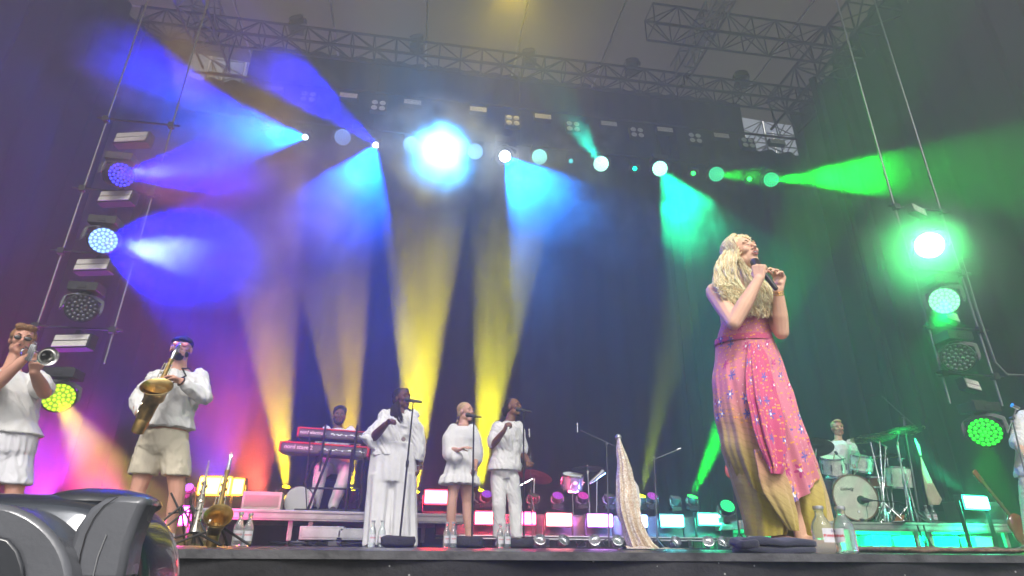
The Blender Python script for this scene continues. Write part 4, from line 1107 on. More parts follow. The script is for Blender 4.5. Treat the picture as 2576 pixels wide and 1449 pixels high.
# ================================================================ saxophone player
Y = 5.6
J = jp(dict(head=(456, 878, -.02), neck=(452, 924), chest=(442, 985), waist=(428, 1055), pelvis=(412, 1110), shl=(388, 944), shr=(508, 942), ell=(348, 1012, .02), wrl=(352, 1044, -.20), elr=(514, 1000, -.10), wrr=(456, 960, -.27),
            hpl=(380, 1130), hpr=(440, 1130), knl=(346, 1235), knr=(446, 1240), anl=(328, 1364), anr=(424, 1364)), Y)
for q in 'lr': J['an'+q].z = .085
J['ell'] = P(347, 1005, Y+.02)
sp_, T, M = build_person('bearded man in black flat cap and beige shorts playing a saxophone', J, (.28, -.96), (.22, -.96, .12), SK_P, M_lip, M_hblack, 1.12, 1.1, 1.04, hands={'l': (V((.10, -.15, -.55)), V((.7, .1, 0)), -1, .7), 'r': (P(425, 948, Y-.30)-J['wrr'], V((-.3, -.35, -.8)), 1, .45)}, feet=((.3, -.9), M_shoe_w), armr=(.056, .048, .034), lips=False)
clothes('shirt', sp_, J, (.28, -.96), 1.08, 1.08, M_linen, .024, hem=P(420, 1078, Y).z, sleeve=1.82, sl_r=(.076, .068, .058), flare=.015, seed=5, wr_amp=.009)
trousers('shorts', sp_, J, (.28, -.96), 1.12, M_beige, .62, (.104, .104, .1), seed=6, depth=1.1)
g = MB(); g.sph(T(0, -.02, .060), (.090, .104, .062), 20, 10, M); g.sph(T(0, .01, .058), (.094, .100, .030), 20, 10, M); g.sph(T(0, .088, .045), (.062, .040, .012), 16, 8, M)
part('flat_cap', g, mat('wool_black', (.018, .016, .02), .95, 0, bump=.6, bscale=150), sp_, remesh=.007, sm_it=3)
hair_cap(sp_, T, M, 1.0, M_hblack, 'beard', ((0, .045, -.092, .042, .040, .030), (-.05, .02, -.06, .020, .045, .030), (.05, .02, -.06, .020, .045, .030), (0, .085, -.038, .028, .012, .008), (0, .078, -.085, .03, .018, .018)), .006)
g = MB()
for a in (-1, 1): g.sph(T(a*.033, .097, .008), (.027, .004, .020), 16, 8, M)
gl = part('pink_glasses', g, M_lens_pink, sp_)
g = MB(); g.tube([T(-.056, .092, .016), T(-.01, .102, .016), T(.01, .102, .016), T(.056, .092, .016)], .002, 6)
for a in (-1, 1): g.tube([T(a*.056, .09, .016), T(a*.08, .04, .014), T(a*.084, -.01, .008)], .002, 6)
part('frame', g, mat('pink_frame', (.7, .4, .4), .3), gl)
g = MB(); nk = J['neck']
g.tube([nk+V((.075, .03, .0)), nk+V((.055, -.085, -.03)), P(468, 945, Y-.15), P(432, 965, Y-.22)], .007, 6); part('neck_strap', g, M_black, sp_)
g = MB(); g.tube([J['wrr']+V((.0, 0, 0))+Matrix.Rotation(a, 3, (J['wrr']-J['elr']).normalized()) @ (basis(J['wrr']-J['elr'])[0]*.036) for a in [2*math.pi*i/16 for i in range(17)]], .006, 6); part('watch', g, M_black, sp_)
M_brass = mat('aged_brass', (.45, .30, .11), .34, 1, bump=.15, bscale=25, var=.35, vscale=12); M_brassin = mat('brass_bell_inside', (.62, .45, .18), .3, 1, var=.2)
def saxophone(name, label, mouth, neckend, bow, bellp, belld, k=1.0, parent_group=None, mat_=M_brass, mat2=M_chrome, body_r=.030, base=None):
    """neck from the mouthpiece down the body to the bow, then up into the bell"""
    t = thing(name, label, 'saxophone', base or bow, parent_group)
    d = (bow-neckend).normalized(); u = (bellp-bow).normalized()
    fw = (bellp-neckend); fw = (fw-d*fw.dot(d)).normalized()
    g = MB(); L = (bow-neckend).length
    pts = [neckend+d*L*q for q in (0, .25, .5, .75, .9)]; rs = [body_r*(.45+.55*q)*k for q in (0, .25, .5, .75, .9)]
    g.tube(pts, rs, 16)
    g.lathe([(body_r*.62*k, -.01), (body_r*.62*k, .012)], neckend, d, 16)
    part('body_tube', g, mat_, t)
    g = MB(); b0 = neckend+d*L*.9; b3 = bow.lerp(bellp, .18)+fw*.0
    mid = (b0+b3)/2; sag = d*(.085*k)
    g.tube([b0, b0.lerp(b3, .12)+sag*.62, b0.lerp(b3, .35)+sag, b0.lerp(b3, .65)+sag*1.02, b0.lerp(b3, .9)+sag*.65, b3], [body_r*k*q for q in (1, 1.08, 1.18, 1.28, 1.36, 1.42)], 18)
    part('bow', g, mat_, t)
    g = MB(); Lb = (bellp-b3).length; ub = (bellp-b3).normalized()
    pts = []; rs = []
    for q in (0, .2, .4, .6, .75, .88, .96, 1):
        f = q**3; dd = ub.lerp(V(belld).normalized(), f)
        pts.append(b3+ub*Lb*q+(V(belld).normalized()-ub)*.03*f); rs.append(body_r*k*(1.42+.35*q+1.15*q**5))
    g.tube(pts, rs, 28, cap=False)
    part('bell', g, mat_, t)
    g = MB(); bd = (pts[-1]-pts[-2]).normalized().lerp(V(belld).normalized(), .6).normalized(); R1 = rs[-1]
    g.lathe([(R1*.98, -.012), (R1*1.10, .0), (R1*1.13, .004), (R1*1.10, .008), (R1*.98, .0), (R1*.82, -.03), (R1*.66, -.075), (R1*.5, -.13), (.001, -.14)], pts[-1], bd, 32, cap=False)
    part('bell_mouth', g, M_brassin, t)
    g = MB(); nu = (mouth-neckend); 
    g.tube([neckend, neckend-d*.05*k, neckend-d*.085*k+nu*.25, neckend-d*.06*k+nu*.6+V((0, 0, .02)), mouth-nu.normalized()*.05], [.0125*k, .0125*k, .012*k, .010*k, .0085*k], 12); part('neck', g, mat2, t)
    g = MB(); g.tube([mouth-nu.normalized()*.06, mouth-nu.normalized()*.01, mouth+nu.normalized()*.02], [.014*k, .013*k, .007*k], 12); part('mouthpiece', g, mat2 if mat_ is M_brass else M_blackpl, t)
    kk = MB(); rd = random.Random(4); sdv = d.cross(fw).normalized()
    for i in range(13):
        q = .08+.80*i/12; c = neckend+d*L*q; a = (-1 if i % 2 else 1)*(.5+.5*rd.random()); nn = (fw*(.5-.9*(i % 3 == 0))+sdv*a).normalized()
        r0 = body_r*(.45+.55*q)*k; kk.lathe([(.008*k+.010*k*q, r0+.004), (.010*k+.012*k*q, r0+.006), (.010*k+.012*k*q, r0+.010), (.004, r0+.014)], c, nn, 12)
    for a in (-.8, .5, 1.4):
        off = (fw*math.cos(a)+sdv*math.sin(a)); kk.tube([neckend+d*L*.06+off*(body_r*.6*k+.012), neckend+d*L*.5+off*(body_r*.85*k+.012), neckend+d*L*.88+off*(body_r*k+.012)], .0032*k, 6)
    for i in range(3):
        c = b3.lerp(bellp, .12+.24*i)+sdv*body_r*k*1.5; kk.lathe([(.026*k, 0), (.028*k, .004), (.026*k, .010), (.01*k, .012)], c, sdv, 14)
    kk.tube([b3+sdv*.05*k, bellp.lerp(b3, .3)+sdv*.055*k], .003*k, 6)
    part('keywork', kk, mat('key_nickel', (.72, .68, .58), .2, 1, var=.2, vscale=40), t)
    return t
saxophone('saxophone', 'aged brass tenor saxophone played by the man in the flat cap', T(0, .118, -.055), P(430, 906, Y-.30), P(352, 1072, Y-.32), P(400, 972, Y-.46), (.0, -.75, .55), 1.22, body_r=.030)

# ================================================================ keyboard player (seated, on the riser)
ZR1 = .40
Y = 9.1
J = jp(dict(head=(854, 1047), neck=(851, 1074), chest=(850, 1106), waist=(847, 1148), pelvis=(842, 1172, .05), shl=(820, 1080), shr=(884, 1082), ell=(800, 1122, -.10), wrl=(812, 1118, -.40), elr=(900, 1126, -.1), wrr=(882, 1122, -.4),
            hpl=(826, 1172, .02), hpr=(860, 1172, .02), knl=(806, 1192, -.38), knr=(872, 1190, -.38), anl=(792, 1272, -.30), anr=(838, 1272, -.34)), Y)
for q in 'lr': J['an'+q].z = ZR1+.09
J['hpl'].z = J['hpr'].z = ZR1+.60; J['pelvis'].z = ZR1+.66; J['knl'].z = J['knr'].z = ZR1+.56
kp, T, M = build_person('bearded keyboard player in white seated behind the two red keyboards', J, (.1, -1), (.12, -.99, .02), SK_M, M_lipd, M_hblack, 1.05, 1.05, 1.08, hands={'l': (V((.02, -.1, -.02)), V((0, 0, -1)), 1, .35), 'r': (V((.02, -.1, -.02)), V((0, 0, -1)), -1, .35)}, feet=((.1, -1), M_shoe_b), lips=True)
rr = random.Random(3)
hair_cap(kp, T, M, 1.12, M_hblack, secs=[(0, -.03, .055, .090, .10, .078), (0, -.05, .0, .085, .07, .08)]+[(.08*math.cos(a)*math.cos(e), -.02+.09*math.sin(a)*math.cos(e), .07+.06*math.sin(e), .022, .022, .022) for a, e in [(rr.uniform(0, 6.28), rr.uniform(.0, 1.4)) for _ in range(40)] if not (math.sin(a)*math.cos(e) > .75 and e < .5)])
hair_cap(kp, T, M, 1.05, M_hblack, 'beard', ((0, .042, -.095, .046, .042, .034), (-.052, .02, -.062, .020, .045, .034), (.052, .02, -.062, .020, .045, .034), (0, .085, -.037, .028, .010, .007)), .006)
clothes('shirt', kp, J, (.1, -1), 1.12, 1.1, M_white, .022, hem=ZR1+.62, sleeve=.7, sl_r=(.075, .078, .078), seed=8)
def seated_legs(g): pass
g = MB()
for q in 'lr': g.chain([J['hp'+q], J['kn'+q], J['kn'+q].lerp(J['an'+q], .5), J['an'+q]+UP*.01], [.112, .094, .080, .068], 16)
g.ellipses([(J['pelvis']-UP*.14, V((.19, 0, 0)), V((0, .15, 0))), (J['pelvis']-UP*.02, V((.2, 0, 0)), V((0, .15, 0))), (J['pelvis']+UP*.05, V((.18, 0, 0)), V((0, .13, 0)))])
part('trousers', g, mat('cream_trousers', (.66, .63, .63), .9, 0, bump=.4, bscale=12, var=.05), kp, remesh=.011, sm_it=3, post=wrinkle(.008, 8, 'h', 3))
g = MB()
for a in (-1, 1): g.tube([T(a*.033+.021*math.cos(x), .100, .008+.017*math.sin(x)) for x in [2*math.pi*i/14 for i in range(15)]], .0016, 5)
part('spectacles', g, mat('wire_rim', (.6, .5, .3), .25, 1), kp)

# ================================================================ backing singer one (wide trousers)
Y = 6.9
J = jp(dict(head=(1012, 1004), neck=(1008, 1034), chest=(1000, 1075), waist=(994, 1112), pelvis=(990, 1146), shl=(966, 1046, -.02), shr=(1040, 1046, .02), ell=(934, 1106, -.10), wrl=(970, 1068, -.34), elr=(1056, 1112, .0), wrr=(1056, 1172, -.02),
            hpl=(966, 1170), hpr=(1012, 1170), knl=(962, 1260), knr=(1014, 1260), anl=(958, 1374), anr=(1018, 1374)), Y)
for q in 'lr': J['an'+q].z = .08
w1, T, M = build_person('woman with long dark braids in a wide white cape sleeved suit', J, (.35, -.93), (.62, -.72, .12), SK_D, M_lipd, M_hblack, 1.22, 1.2, 1.04, 'closed', .7, hands={'l': (P(985, 1054, Y-.38)-J['wrl'], V((.4, -.3, -.5)), 1, .7, .95), 'r': (V((-.02, -.03, -.1)), V((-1, 0, 0)), 1, .4, .95)}, feet=((.3, -.9), M_shoe_w), armr=(.056, .048, .034), roll=R_(4))
hm = MB(); rnd = random.Random(5); paths = []
hm.sph(T(0, -.03, .05), (.090, .102, .084), 16, 10, M); hm.sph(T(0, -.05, .0), (.085, .075, .08), 16, 10, M)
part('hair', hm, M_hblack, w1, remesh=.008, sm_it=2, post=wrinkle(.005, 50))
hm = MB()
for i in range(120):
    x = rnd.random()
    if i % 5 < 3:   # picture-left side, over the front of the shoulder
        st = T(-.07-.01*rnd.random(), -.03+.05*rnd.random(), .05+.05*rnd.random()); en = P(980+34*x, 1052+rnd.uniform(-6, 14), Y-.15-.05*x)
        paths.append([T(-.03, -.0, .125), st, P(984+22*x, 1022, Y-.09), en])
    elif i % 5 == 3:
        paths.append([T(.02, -.02, .125), T(.085, -.03, .03), P(1040+8*x, 1046, Y-.03), P(1048+8*x, 1085+14*x, Y-.05)])
    else:
        paths.append([T(-.02, -.05, .12), T(-.06, -.09, .0), P(966+20*x, 1040, Y+.10), P(962+30*x, 1080, Y+.14)])
strands(hm, paths, .0068, 5, .003, 60, 5, m=12); part('braids', hm, mat('braid_brown', (.035, .022, .022), .5, 0, bump=1, bscale=160, var=.5, vscale=60), w1, smooth='all')
def capes(g):
    # wide cape sleeves hanging from shoulder to elbow
    a = J['shl']; g.ellipses([(a+V((.04, 0, .03)), V((.05, 0, .02)), V((0, .07, 0))), (P(952, 1066, Y-.03), V((.11, 0, .06)), V((0, .11, 0))), (P(938, 1092, Y-.06), V((.13, 0, .05)), V((0, .13, 0))), (P(926, 1112, Y-.07), V((.085, 0, -.045)), V((0, .13, 0))), (P(934, 1127, Y-.06), V((.05, 0, -.03)), V((0, .10, 0)))], 20)
    g.chain([J['shl']+V((.02, 0, -.01)), J['neck']+V((-.06, 0, -.04))], [.085, .06]); g.chain([J['shr']+V((-.02, 0, -.01)), J['neck']+V((.06, 0, -.04))], [.085, .06])
    g.ellipses([(P(955, 1090, Y), V((.14, 0, 0)), V((0, .13, 0))), (P(952, 1112, Y-.02), V((.13, 0, .04)), V((0, .13, 0))), (P(960, 1122, Y), V((.10, 0, .03)), V((0, .11, 0)))], 18)
    g.ellipses([(J['shr']+V((-.03, 0, .03)), V((.05, 0, -.02)), V((0, .07, 0))), (P(1046, 1075, Y), V((.085, 0, 0)), V((0, .12, 0))), (P(1050, 1110, Y), V((.085, 0, 0)), V((0, .13, 0))), (P(1050, 1140, Y), V((.082, 0, 0)), V((0, .13, 0))), (P(1051, 1160, Y), V((.06, 0, -.02)), V((0, .11, 0)))], 20)
clothes('wrap_top', w1, J, (.35, -.93), 1.3, 1.3, M_linen, .024, hem=P(990, 1150, Y).z, sleeve=0, extra=capes, seed=9, wr_amp=.010, neckdrop=.05)
g = MB(); sd = V((1, 0, 0)); f = V((0, 1, 0))
bt = [(0, .245, .20), (0, .262, .21)]
g.ellipses([(P(992, 1116, Y), V((.235, 0, 0)), V((0, .18, 0))), (P(990, 1150, Y), V((.25, 0, 0)), V((0, .19, 0))), (P(988, 1190, Y), V((.262, 0, 0)), V((0, .19, 0))), (P(986, 1215, Y), V((.264, 0, 0)), V((0, .18, 0)))], 30)
for x0_, x1_, x2_ in ((958, 954, 951), (1016, 1014, 1013)):
    g.ellipses([(P(x0_, 1195, Y), V((.135, 0, 0)), V((0, .17, 0))), (P(x1_, 1270, Y), V((.142, 0, 0)), V((0, .165, 0))), (V((P(x2_, 1370, Y).x, Y-.02, .015)), V((.150, 0, 0)), V((0, .17, 0)))], 24)
part('wide_trousers', g, M_linen, w1, remesh=.012, sm_it=3, post=lambda co, n: co+n*(.017*math.sin(math.atan2(co.y-6.9, co.x-(P(990, 1200, 6.9).x))*15+co.z*1.5)*min(1, max(0, 1.0-co.z)))+n*.006*noise.noise(co*V((6, 6, 2))) if True else co)
g = MB(); g.lathe([(.022, 0), (.024, .006), (.02, .012), (.004, .013)], P(1015, 1105, Y-.215), (0, -1, 0), 16); part('button', g, mat('button_brown', (.2, .14, .12), .4), w1)
g = MB(); g.tube([J['wrr']+V((.034*math.cos(a), .034*math.sin(a), 0)) for a in [2*math.pi*i/16 for i in range(17)]], .007, 6); part('watch', g, M_chrome, w1)

# ================================================================ backing singer two (short dress)
Y = 7.1
J = jp(dict(head=(1172, 1037), neck=(1166, 1066), chest=(1165, 1100), waist=(1163, 1135), pelvis=(1160, 1170), shl=(1140, 1078, -.02), shr=(1190, 1080, .02), ell=(1134, 1134, -.02), wrl=(1152, 1132, -.26), elr=(1196, 1132, .02), wrr=(1197, 1165, -.10),
            hpl=(1145, 1195), hpr=(1172, 1195), knl=(1137, 1262, -.04), knr=(1174, 1266, .02), anl=(1133, 1352), anr=(1180, 1352)), Y)
for q in 'lr': J['an'+q].z = .10
w2, T, M = build_person('blonde woman with ponytail in a short ruffled white dress', J, (.40, -.91), (.66, -.70, .10), SK_L, M_lip, M_hdblond, .88, .88, .96, 'closed', .9, hands={'l': (V((.09, -.04, .03)), V((0, .2, -1)), 1, .2, .95), 'r': (V((.0, -.03, -.1)), V((-1, 0, 0)), 1, .4, .95)}, armr=(.046, .038, .027))
hair_cap(w2, T, M, .98, M_hdblond, secs=((0, -.028, .048, .083, .096, .082), (0, -.05, .0, .078, .062, .07), (-.03, -.085, .02, .035, .035, .035)), post=wrinkle(.002, 60))
hm = MB(); strands(hm, [[T(-.03, -.10, .03), T(-.05+.02*q, -.14, -.02), P(1150+3*q, 1060, Y+.10), P(1146+6*q, 1080, Y+.12)] for q in range(4) for _ in range(3)], .010, 6, .004, 30, 5, m=10); part('ponytail', hm, M_hdblond, w2, smooth='all')
g = MB()
def ruf(co, n):
    a = math.atan2(co.y-7.1, co.x-P(1160, 1200, 7.1).x)
    return co+n*(.014*math.sin(a*13+co.z*3)*min(1, max(0, (1.15-co.z)*1.6)))+n*.007*noise.noise(co*9)
g.ellipses([(P(1155, 1219, Y), V((.235, 0, 0)), V((0, .20, 0))), (P(1156, 1200, Y), V((.218, 0, 0)), V((0, .18, 0))), (P(1157, 1197, Y), V((.19, 0, 0)), V((0, .165, 0))), (P(1160, 1172, Y), V((.172, 0, 0)), V((0, .145, 0))), (P(1163, 1135, Y), V((.142, 0, 0)), V((0, .12, 0))), (P(1164, 1105, Y), V((.155, 0, 0)), V((0, .135, 0))), (P(1165, 1085, Y), V((.145, 0, 0)), V((0, .11, 0))), (P(1166, 1074, Y), V((.085, 0, 0)), V((0, .075, 0)))], 40)
for (a, b_, c_, d_) in (((1140, 1078), (1130, 1104), (1133, 1140), (1148, 1150)), ((1188, 1080), (1196, 1110), (1197, 1140), (1199, 1155))):
    yy = Y-.03; dz = -.16 if a[0] < 1150 else 0
    g.chain([P(*a, yy), P(*b_, yy), P(*c_, yy), P(*d_, yy+dz)], [.060, .080, .092, .072], 14)
part('dress', g, M_linen, w2, remesh=.011, sm_it=2, post=ruf)
for q in 'lr':
    g = MB(); a = J['an'+q]; d = V((.55, -.83, 0)); g.chain([a-UP*.03, a+d*.05-UP*.055, a+d*.13-UP*.082], [.034, .030, .020]); g.rod(a-d*.03-UP*.02, a-d*.035-UP*.097, .012, 8); g.chain([a+d*.13-UP*.085, a+d*.17-UP*.09], [.018, .008])
    part('heeled_shoe', g, mat('tan_shoe', (.42, .22, .15), .35), w2, remesh=.006, sm_it=1)

# ================================================================ backing singer three (man in white)
Y = 7.45
J = jp(dict(head=(1292, 1026), neck=(1282, 1056), chest=(1278, 1098), waist=(1274, 1142), pelvis=(1270, 1180), shl=(1250, 1068, -.02), shr=(1306, 1070, .03), ell=(1238, 1122, -.06), wrl=(1268, 1084, -.32), elr=(1314, 1142, .05), wrr=(1330, 1162, -.15),
            hpl=(1254, 1200), hpr=(1286, 1200), knl=(1255, 1270, -.05), knr=(1296, 1270, .02), anl=(1257, 1352), anr=(1299, 1352)), Y)
for q in 'lr': J['an'+q].z = .085
m3, T, M = build_person('man with hair bun in white tee shirt and trousers singing at a stand', J, (.35, -.93), (.66, -.70, .16), SK_M, M_lipd, M_hblack, 1.0, 1.0, 1.03, 'closed', .5, hands={'l': (P(1276, 1066, Y-.36)-J['wrl'], V((.6, .2, -.2)), 1, .75), 'r': (P(1342, 1168, Y-.28)-J['wrr'], V((-.3, .3, -.8)), -1, 1.1)}, feet=((.35, -.9), M_shoe_w))
hair_cap(m3, T, M, 1.02, M_hblack, secs=((0, -.030, .048, .080, .094, .080), (0, -.05, -.002, .076, .06, .07), (0, -.115, .0, .055, .05, .055), (-.01, -.14, -.03, .04, .035, .04)))
hair_cap(m3, T, M, 1.0, M_hblack, 'beard', ((0, .060, -.100, .028, .022, .018), (-.045, .02, -.07, .012, .03, .02), (.045, .02, -.07, .012, .03, .02)), .005)
clothes('tee_shirt', m3, J, (.35, -.93), 1.06, 1.06, M_linen, .026, hem=P(1270, 1184, Y).z, sleeve=.85, sl_r=(.076, .076, .078), flare=.02, seed=13, wr_amp=.009)
trousers('trousers', m3, J, (.35, -.93), 1.0, M_linen, 1.93, (.098, .080, .070), seed=14, wr_amp=.006)

# ================================================================ drummer
ZR2 = .38
Y = 9.0
J = jp(dict(head=(2107, 1078), neck=(2108, 1105), chest=(2108, 1135), waist=(2108, 1165), pelvis=(2108, 1200), shl=(2080, 1114), shr=(2140, 1114), ell=(2070, 1150, -.05), wrl=(2086, 1158, -.32), elr=(2152, 1148, -.02), wrr=(2148, 1166, -.3),
            hpl=(2095, 1215), hpr=(2122, 1215), knl=(2078, 1220, -.38), knr=(2140, 1220, -.38), anl=(2075, 1290, -.4), anr=(2145, 1290, -.4)), Y)
for q in 'lr': J['an'+q].z = ZR2+.09
J['pelvis'].z = ZR2+.62; J['hpl'].z = J['hpr'].z = ZR2+.56; J['knl'].z = J['knr'].z = ZR2+.54
dr, T, M = build_person('drummer with short fair hair and moustache in a white tee shirt', J, (-.1, -1), (-.30, -.95, .02), SK_P, M_lip, M_hdblond, 1.0, 1.0, 1.06, hands={'l': (V((.02, -.1, -.03)), V((0, 0, -1)), 1, .8), 'r': (V((-.02, -.1, -.03)), V((0, 0, -1)), -1, .8)}, feet=((0, -1), M_shoe_b), lips=True)
hair_cap(dr, T, M, 1.06, M_hdblond, secs=((0, -.028, .055, .082, .096, .078), (0, -.055, .0, .074, .058, .07), (0, .05, .105, .06, .038, .026), (-.07, .0, .04, .016, .045, .035), (.07, .0, .04, .016, .045, .035)))
g = MB(); g.tube([T(-.028, .088, -.046), T(0, .102, -.040), T(.028, .088, -.046)], [.003, .007, .003], 6); part('moustache', g, M_hginger, dr)
clothes('tee_shirt', dr, J, (-.1, -1), 1.06, 1.06, M_white, .024, hem=ZR2+.60, sleeve=.8, sl_r=(.076, .080, .080), seed=17)
g = MB()
for q in 'lr': g.chain([J['hp'+q], J['kn'+q], J['an'+q]+UP*.01], [.10, .085, .07], 14)
g.ellipses([(J['pelvis']-UP*.12, V((.18, 0, 0)), V((0, .14, 0))), (J['pelvis']+UP*.05, V((.17, 0, 0)), V((0, .13, 0)))])
part('trousers', g, mat('dark_jeans', (.04, .045, .06), .9, bump=.3), dr, remesh=.012, sm_it=3)
for q, tip in (('l', P(2100, 1140, Y-.72)), ('r', P(2166, 1140, Y-.70))):
    w = J['wr'+q]+V((0, -.09, -.015)); dd = (tip-w).normalized(); g = MB(); g.tube([w-dd*.08, w+dd*.26, w+dd*.31, w+dd*.325], [.0075, .0065, .004, .006], 8)
    single('drumstick', g, mat('hickory', (.55, .38, .2), .5), 'wooden drumstick in the drummer %s hand' % ('left in the picture' if q == 'l' else 'right in the picture'), 'drumstick', 'drumsticks')

# ================================================================ guitarist cut by the right edge
Y = 5.9
J = jp(dict(head=(2618, 985), neck=(2605, 1022), chest=(2602, 1080), waist=(2604, 1140), pelvis=(2606, 1190), shl=(2572, 1046, -.03), shr=(2650, 1046), ell=(2562, 1122, -.08), wrl=(2600, 1172, -.36), elr=(2668, 1120, -.02), wrr=(2560, 1205, -.5) if False else (2650, 1150, -.36),
            hpl=(2590, 1220), hpr=(2630, 1220), knl=(2594, 1300), knr=(2640, 1300), anl=(2600, 1370), anr=(2650, 1370)), Y)
for q in 'lr': J['an'+q].z = .085
gt, T, M = build_person('guitarist in a white short sleeved shirt, cut by the right edge', J, (-.5, -.86), (-.6, -.8, 0), SK_L, M_lip, M_hbrown, 1.0, 1.0, 1.04, hands={'l': (V((.08, -.03, -.05)), V((0, .6, -.5)), 1, .6), 'r': (V((-.05, -.05, .05)), V((-.5, .6, .2)), -1, .8)}, feet=((-.4, -.9), M_shoe_b))
hair_cap(gt, T, M, 1.05, M_hbrown, secs=((0, -.03, .05, .083, .097, .082), (0, -.05, .0, .078, .062, .07)))
clothes('shirt', gt, J, (-.5, -.86), 1.05, 1.05, M_linen, .024, hem=P(2606, 1200, Y).z, sleeve=.9, sl_r=(.078, .086, .088), seed=21)
trousers('trousers', gt, J, (-.5, -.86), 1.0, M_beige, 1.9, (.10, .085, .075), seed=22)
# ------------------------------------------------------------------ risers
M_rim = mat('riser_rim', (.42, .41, .38), .45, .35, bump=.1, bscale=20, var=.22, vscale=7)
M_ply = mat('riser_top', (.035, .033, .032), .6, 0, bump=.2, bscale=60, var=.3)
def riser(name, label, a, b, depth, z, legs):
    a = V((a.x, a.y, 0)); b = V((b.x, b.y, 0)); d = (b-a); L = d.length; d.normalize(); n = V((-d.y, d.x, 0))
    t = thing(name, label, 'riser', (a+b)/2)
    R3 = Matrix((d, n, UP)).transposed()
    g = MB(); g.box((a+b)/2+n*depth/2+UP*(z-.015), (L-.05, depth-.05, .03), R3); part('deck', g, M_ply, t)
    g = MB()
    g.box((a+b)/2+UP*(z-.062), (L, .05, .118), R3); g.box((a+b)/2+n*depth+UP*(z-.062), (L, .05, .118), R3)
    g.box(a+n*depth/2+UP*(z-.062), (.05, depth-.06, .118), R3); g.box(b+n*depth/2+UP*(z-.062), (.05, depth-.06, .118), R3)
    part('rim', g, M_rim, t, bevel=.006)
    g = MB()
    g.box((a+b)/2-n*.0275+UP*(z-.035), (L*.995, .006, .012), R3); g.box((a+b)/2-n*.0275+UP*(z-.10), (L*.995, .006, .008), R3)
    part('groove', g, mat('rim_groove', (.2, .2, .19), .5, .4), t)
    for l, q in legs:
        p = a+d*l*L+n*(.09+q*(depth-.2))
        g = MB(); g.box(p+UP*((z-.12)/2+.03), (.055, .055, z-.18), R3); part('leg', g, M_rim, t, bevel=.004)
        g = MB(); g.lathe([(.035, .001), (.04, .008), (.03, .03), (.018, .05), (.018, .08)], p, (0, 0, 1), 14); part('foot', g, M_black, t)
    return t, a, b, d, n
ra = PZ(466, 1279, .40); ra = P(466, 1279, 7.75); rb = P(1164, 1304, 8.35)
ra.z = rb.z = 0
rt, ra, rb, rd_, rn_ = riser('stage_riser', 'left platform with scuffed pale rim carrying the keyboard player', ra, rb, 2.2, .40, [(.02, 0), (.355, 0), (.425, 0), (.975, 0), (.02, 1), (.5, 1), (.975, 1)])
da = P(1866, 1318, 8.3); db = P(2543, 1310, 8.15); da.z = db.z = 0
riser('stage_riser', 'right platform with pale rim carrying the drum kit', da, db, 2.3, ZR2, [(.03, 0), (.64, 0), (.69, 0), (.98, 0), (.03, 1), (.5, 1), (.98, 1)])
g = MB()
p0 = P(2315, 1320, 8.12)
for q in (-1, 1): g.tube([p0+V((q*.05, 0, 0)), p0+V((q*.04, -.02, -.18)), V((p0.x+.02+q*.06, p0.y-.06, .03)), V((p0.x-.03+q*.03, p0.y-.1, .012))], .012, 6)
g.lathe([(.07, .002), (.08, .02), (.05, .05)], (p0.x, p0.y-.08, 0), (0, 0, 1), 14)
single('cable', g, M_cable, 'black cable loop hanging over the rim of the drum platform', 'cable')

# ------------------------------------------------------------------ lettering
def text(body, name, m, parent, origin, right, up, height, label=None, ext=.0015, shear=0, bold=0):
    cu = bpy.data.curves.new(name, 'FONT'); cu.body = body; cu.size = height*1.38; cu.extrude = ext; cu.offset = bold; cu.shear = shear; cu.align_x = 'LEFT'
    o = bpy.data.objects.new(name, cu); COL.objects.link(o)
    dg = bpy.context.evaluated_depsgraph_get(); me = bpy.data.meshes.new_from_object(o.evaluated_get(dg)); bpy.data.objects.remove(o)
    r = V(right).normalized(); u = V(up); u = (u-r*u.dot(r)).normalized(); n = r.cross(u)
    M = Matrix((r, u, n)).transposed().to_4x4(); M.translation = V(origin)
    me.transform(M); me.name = name; me.materials.clear()
    return part(name, me, m, parent, smooth=False, label=label)
M_print = mat('printed_white', (.72, .72, .72), .5)

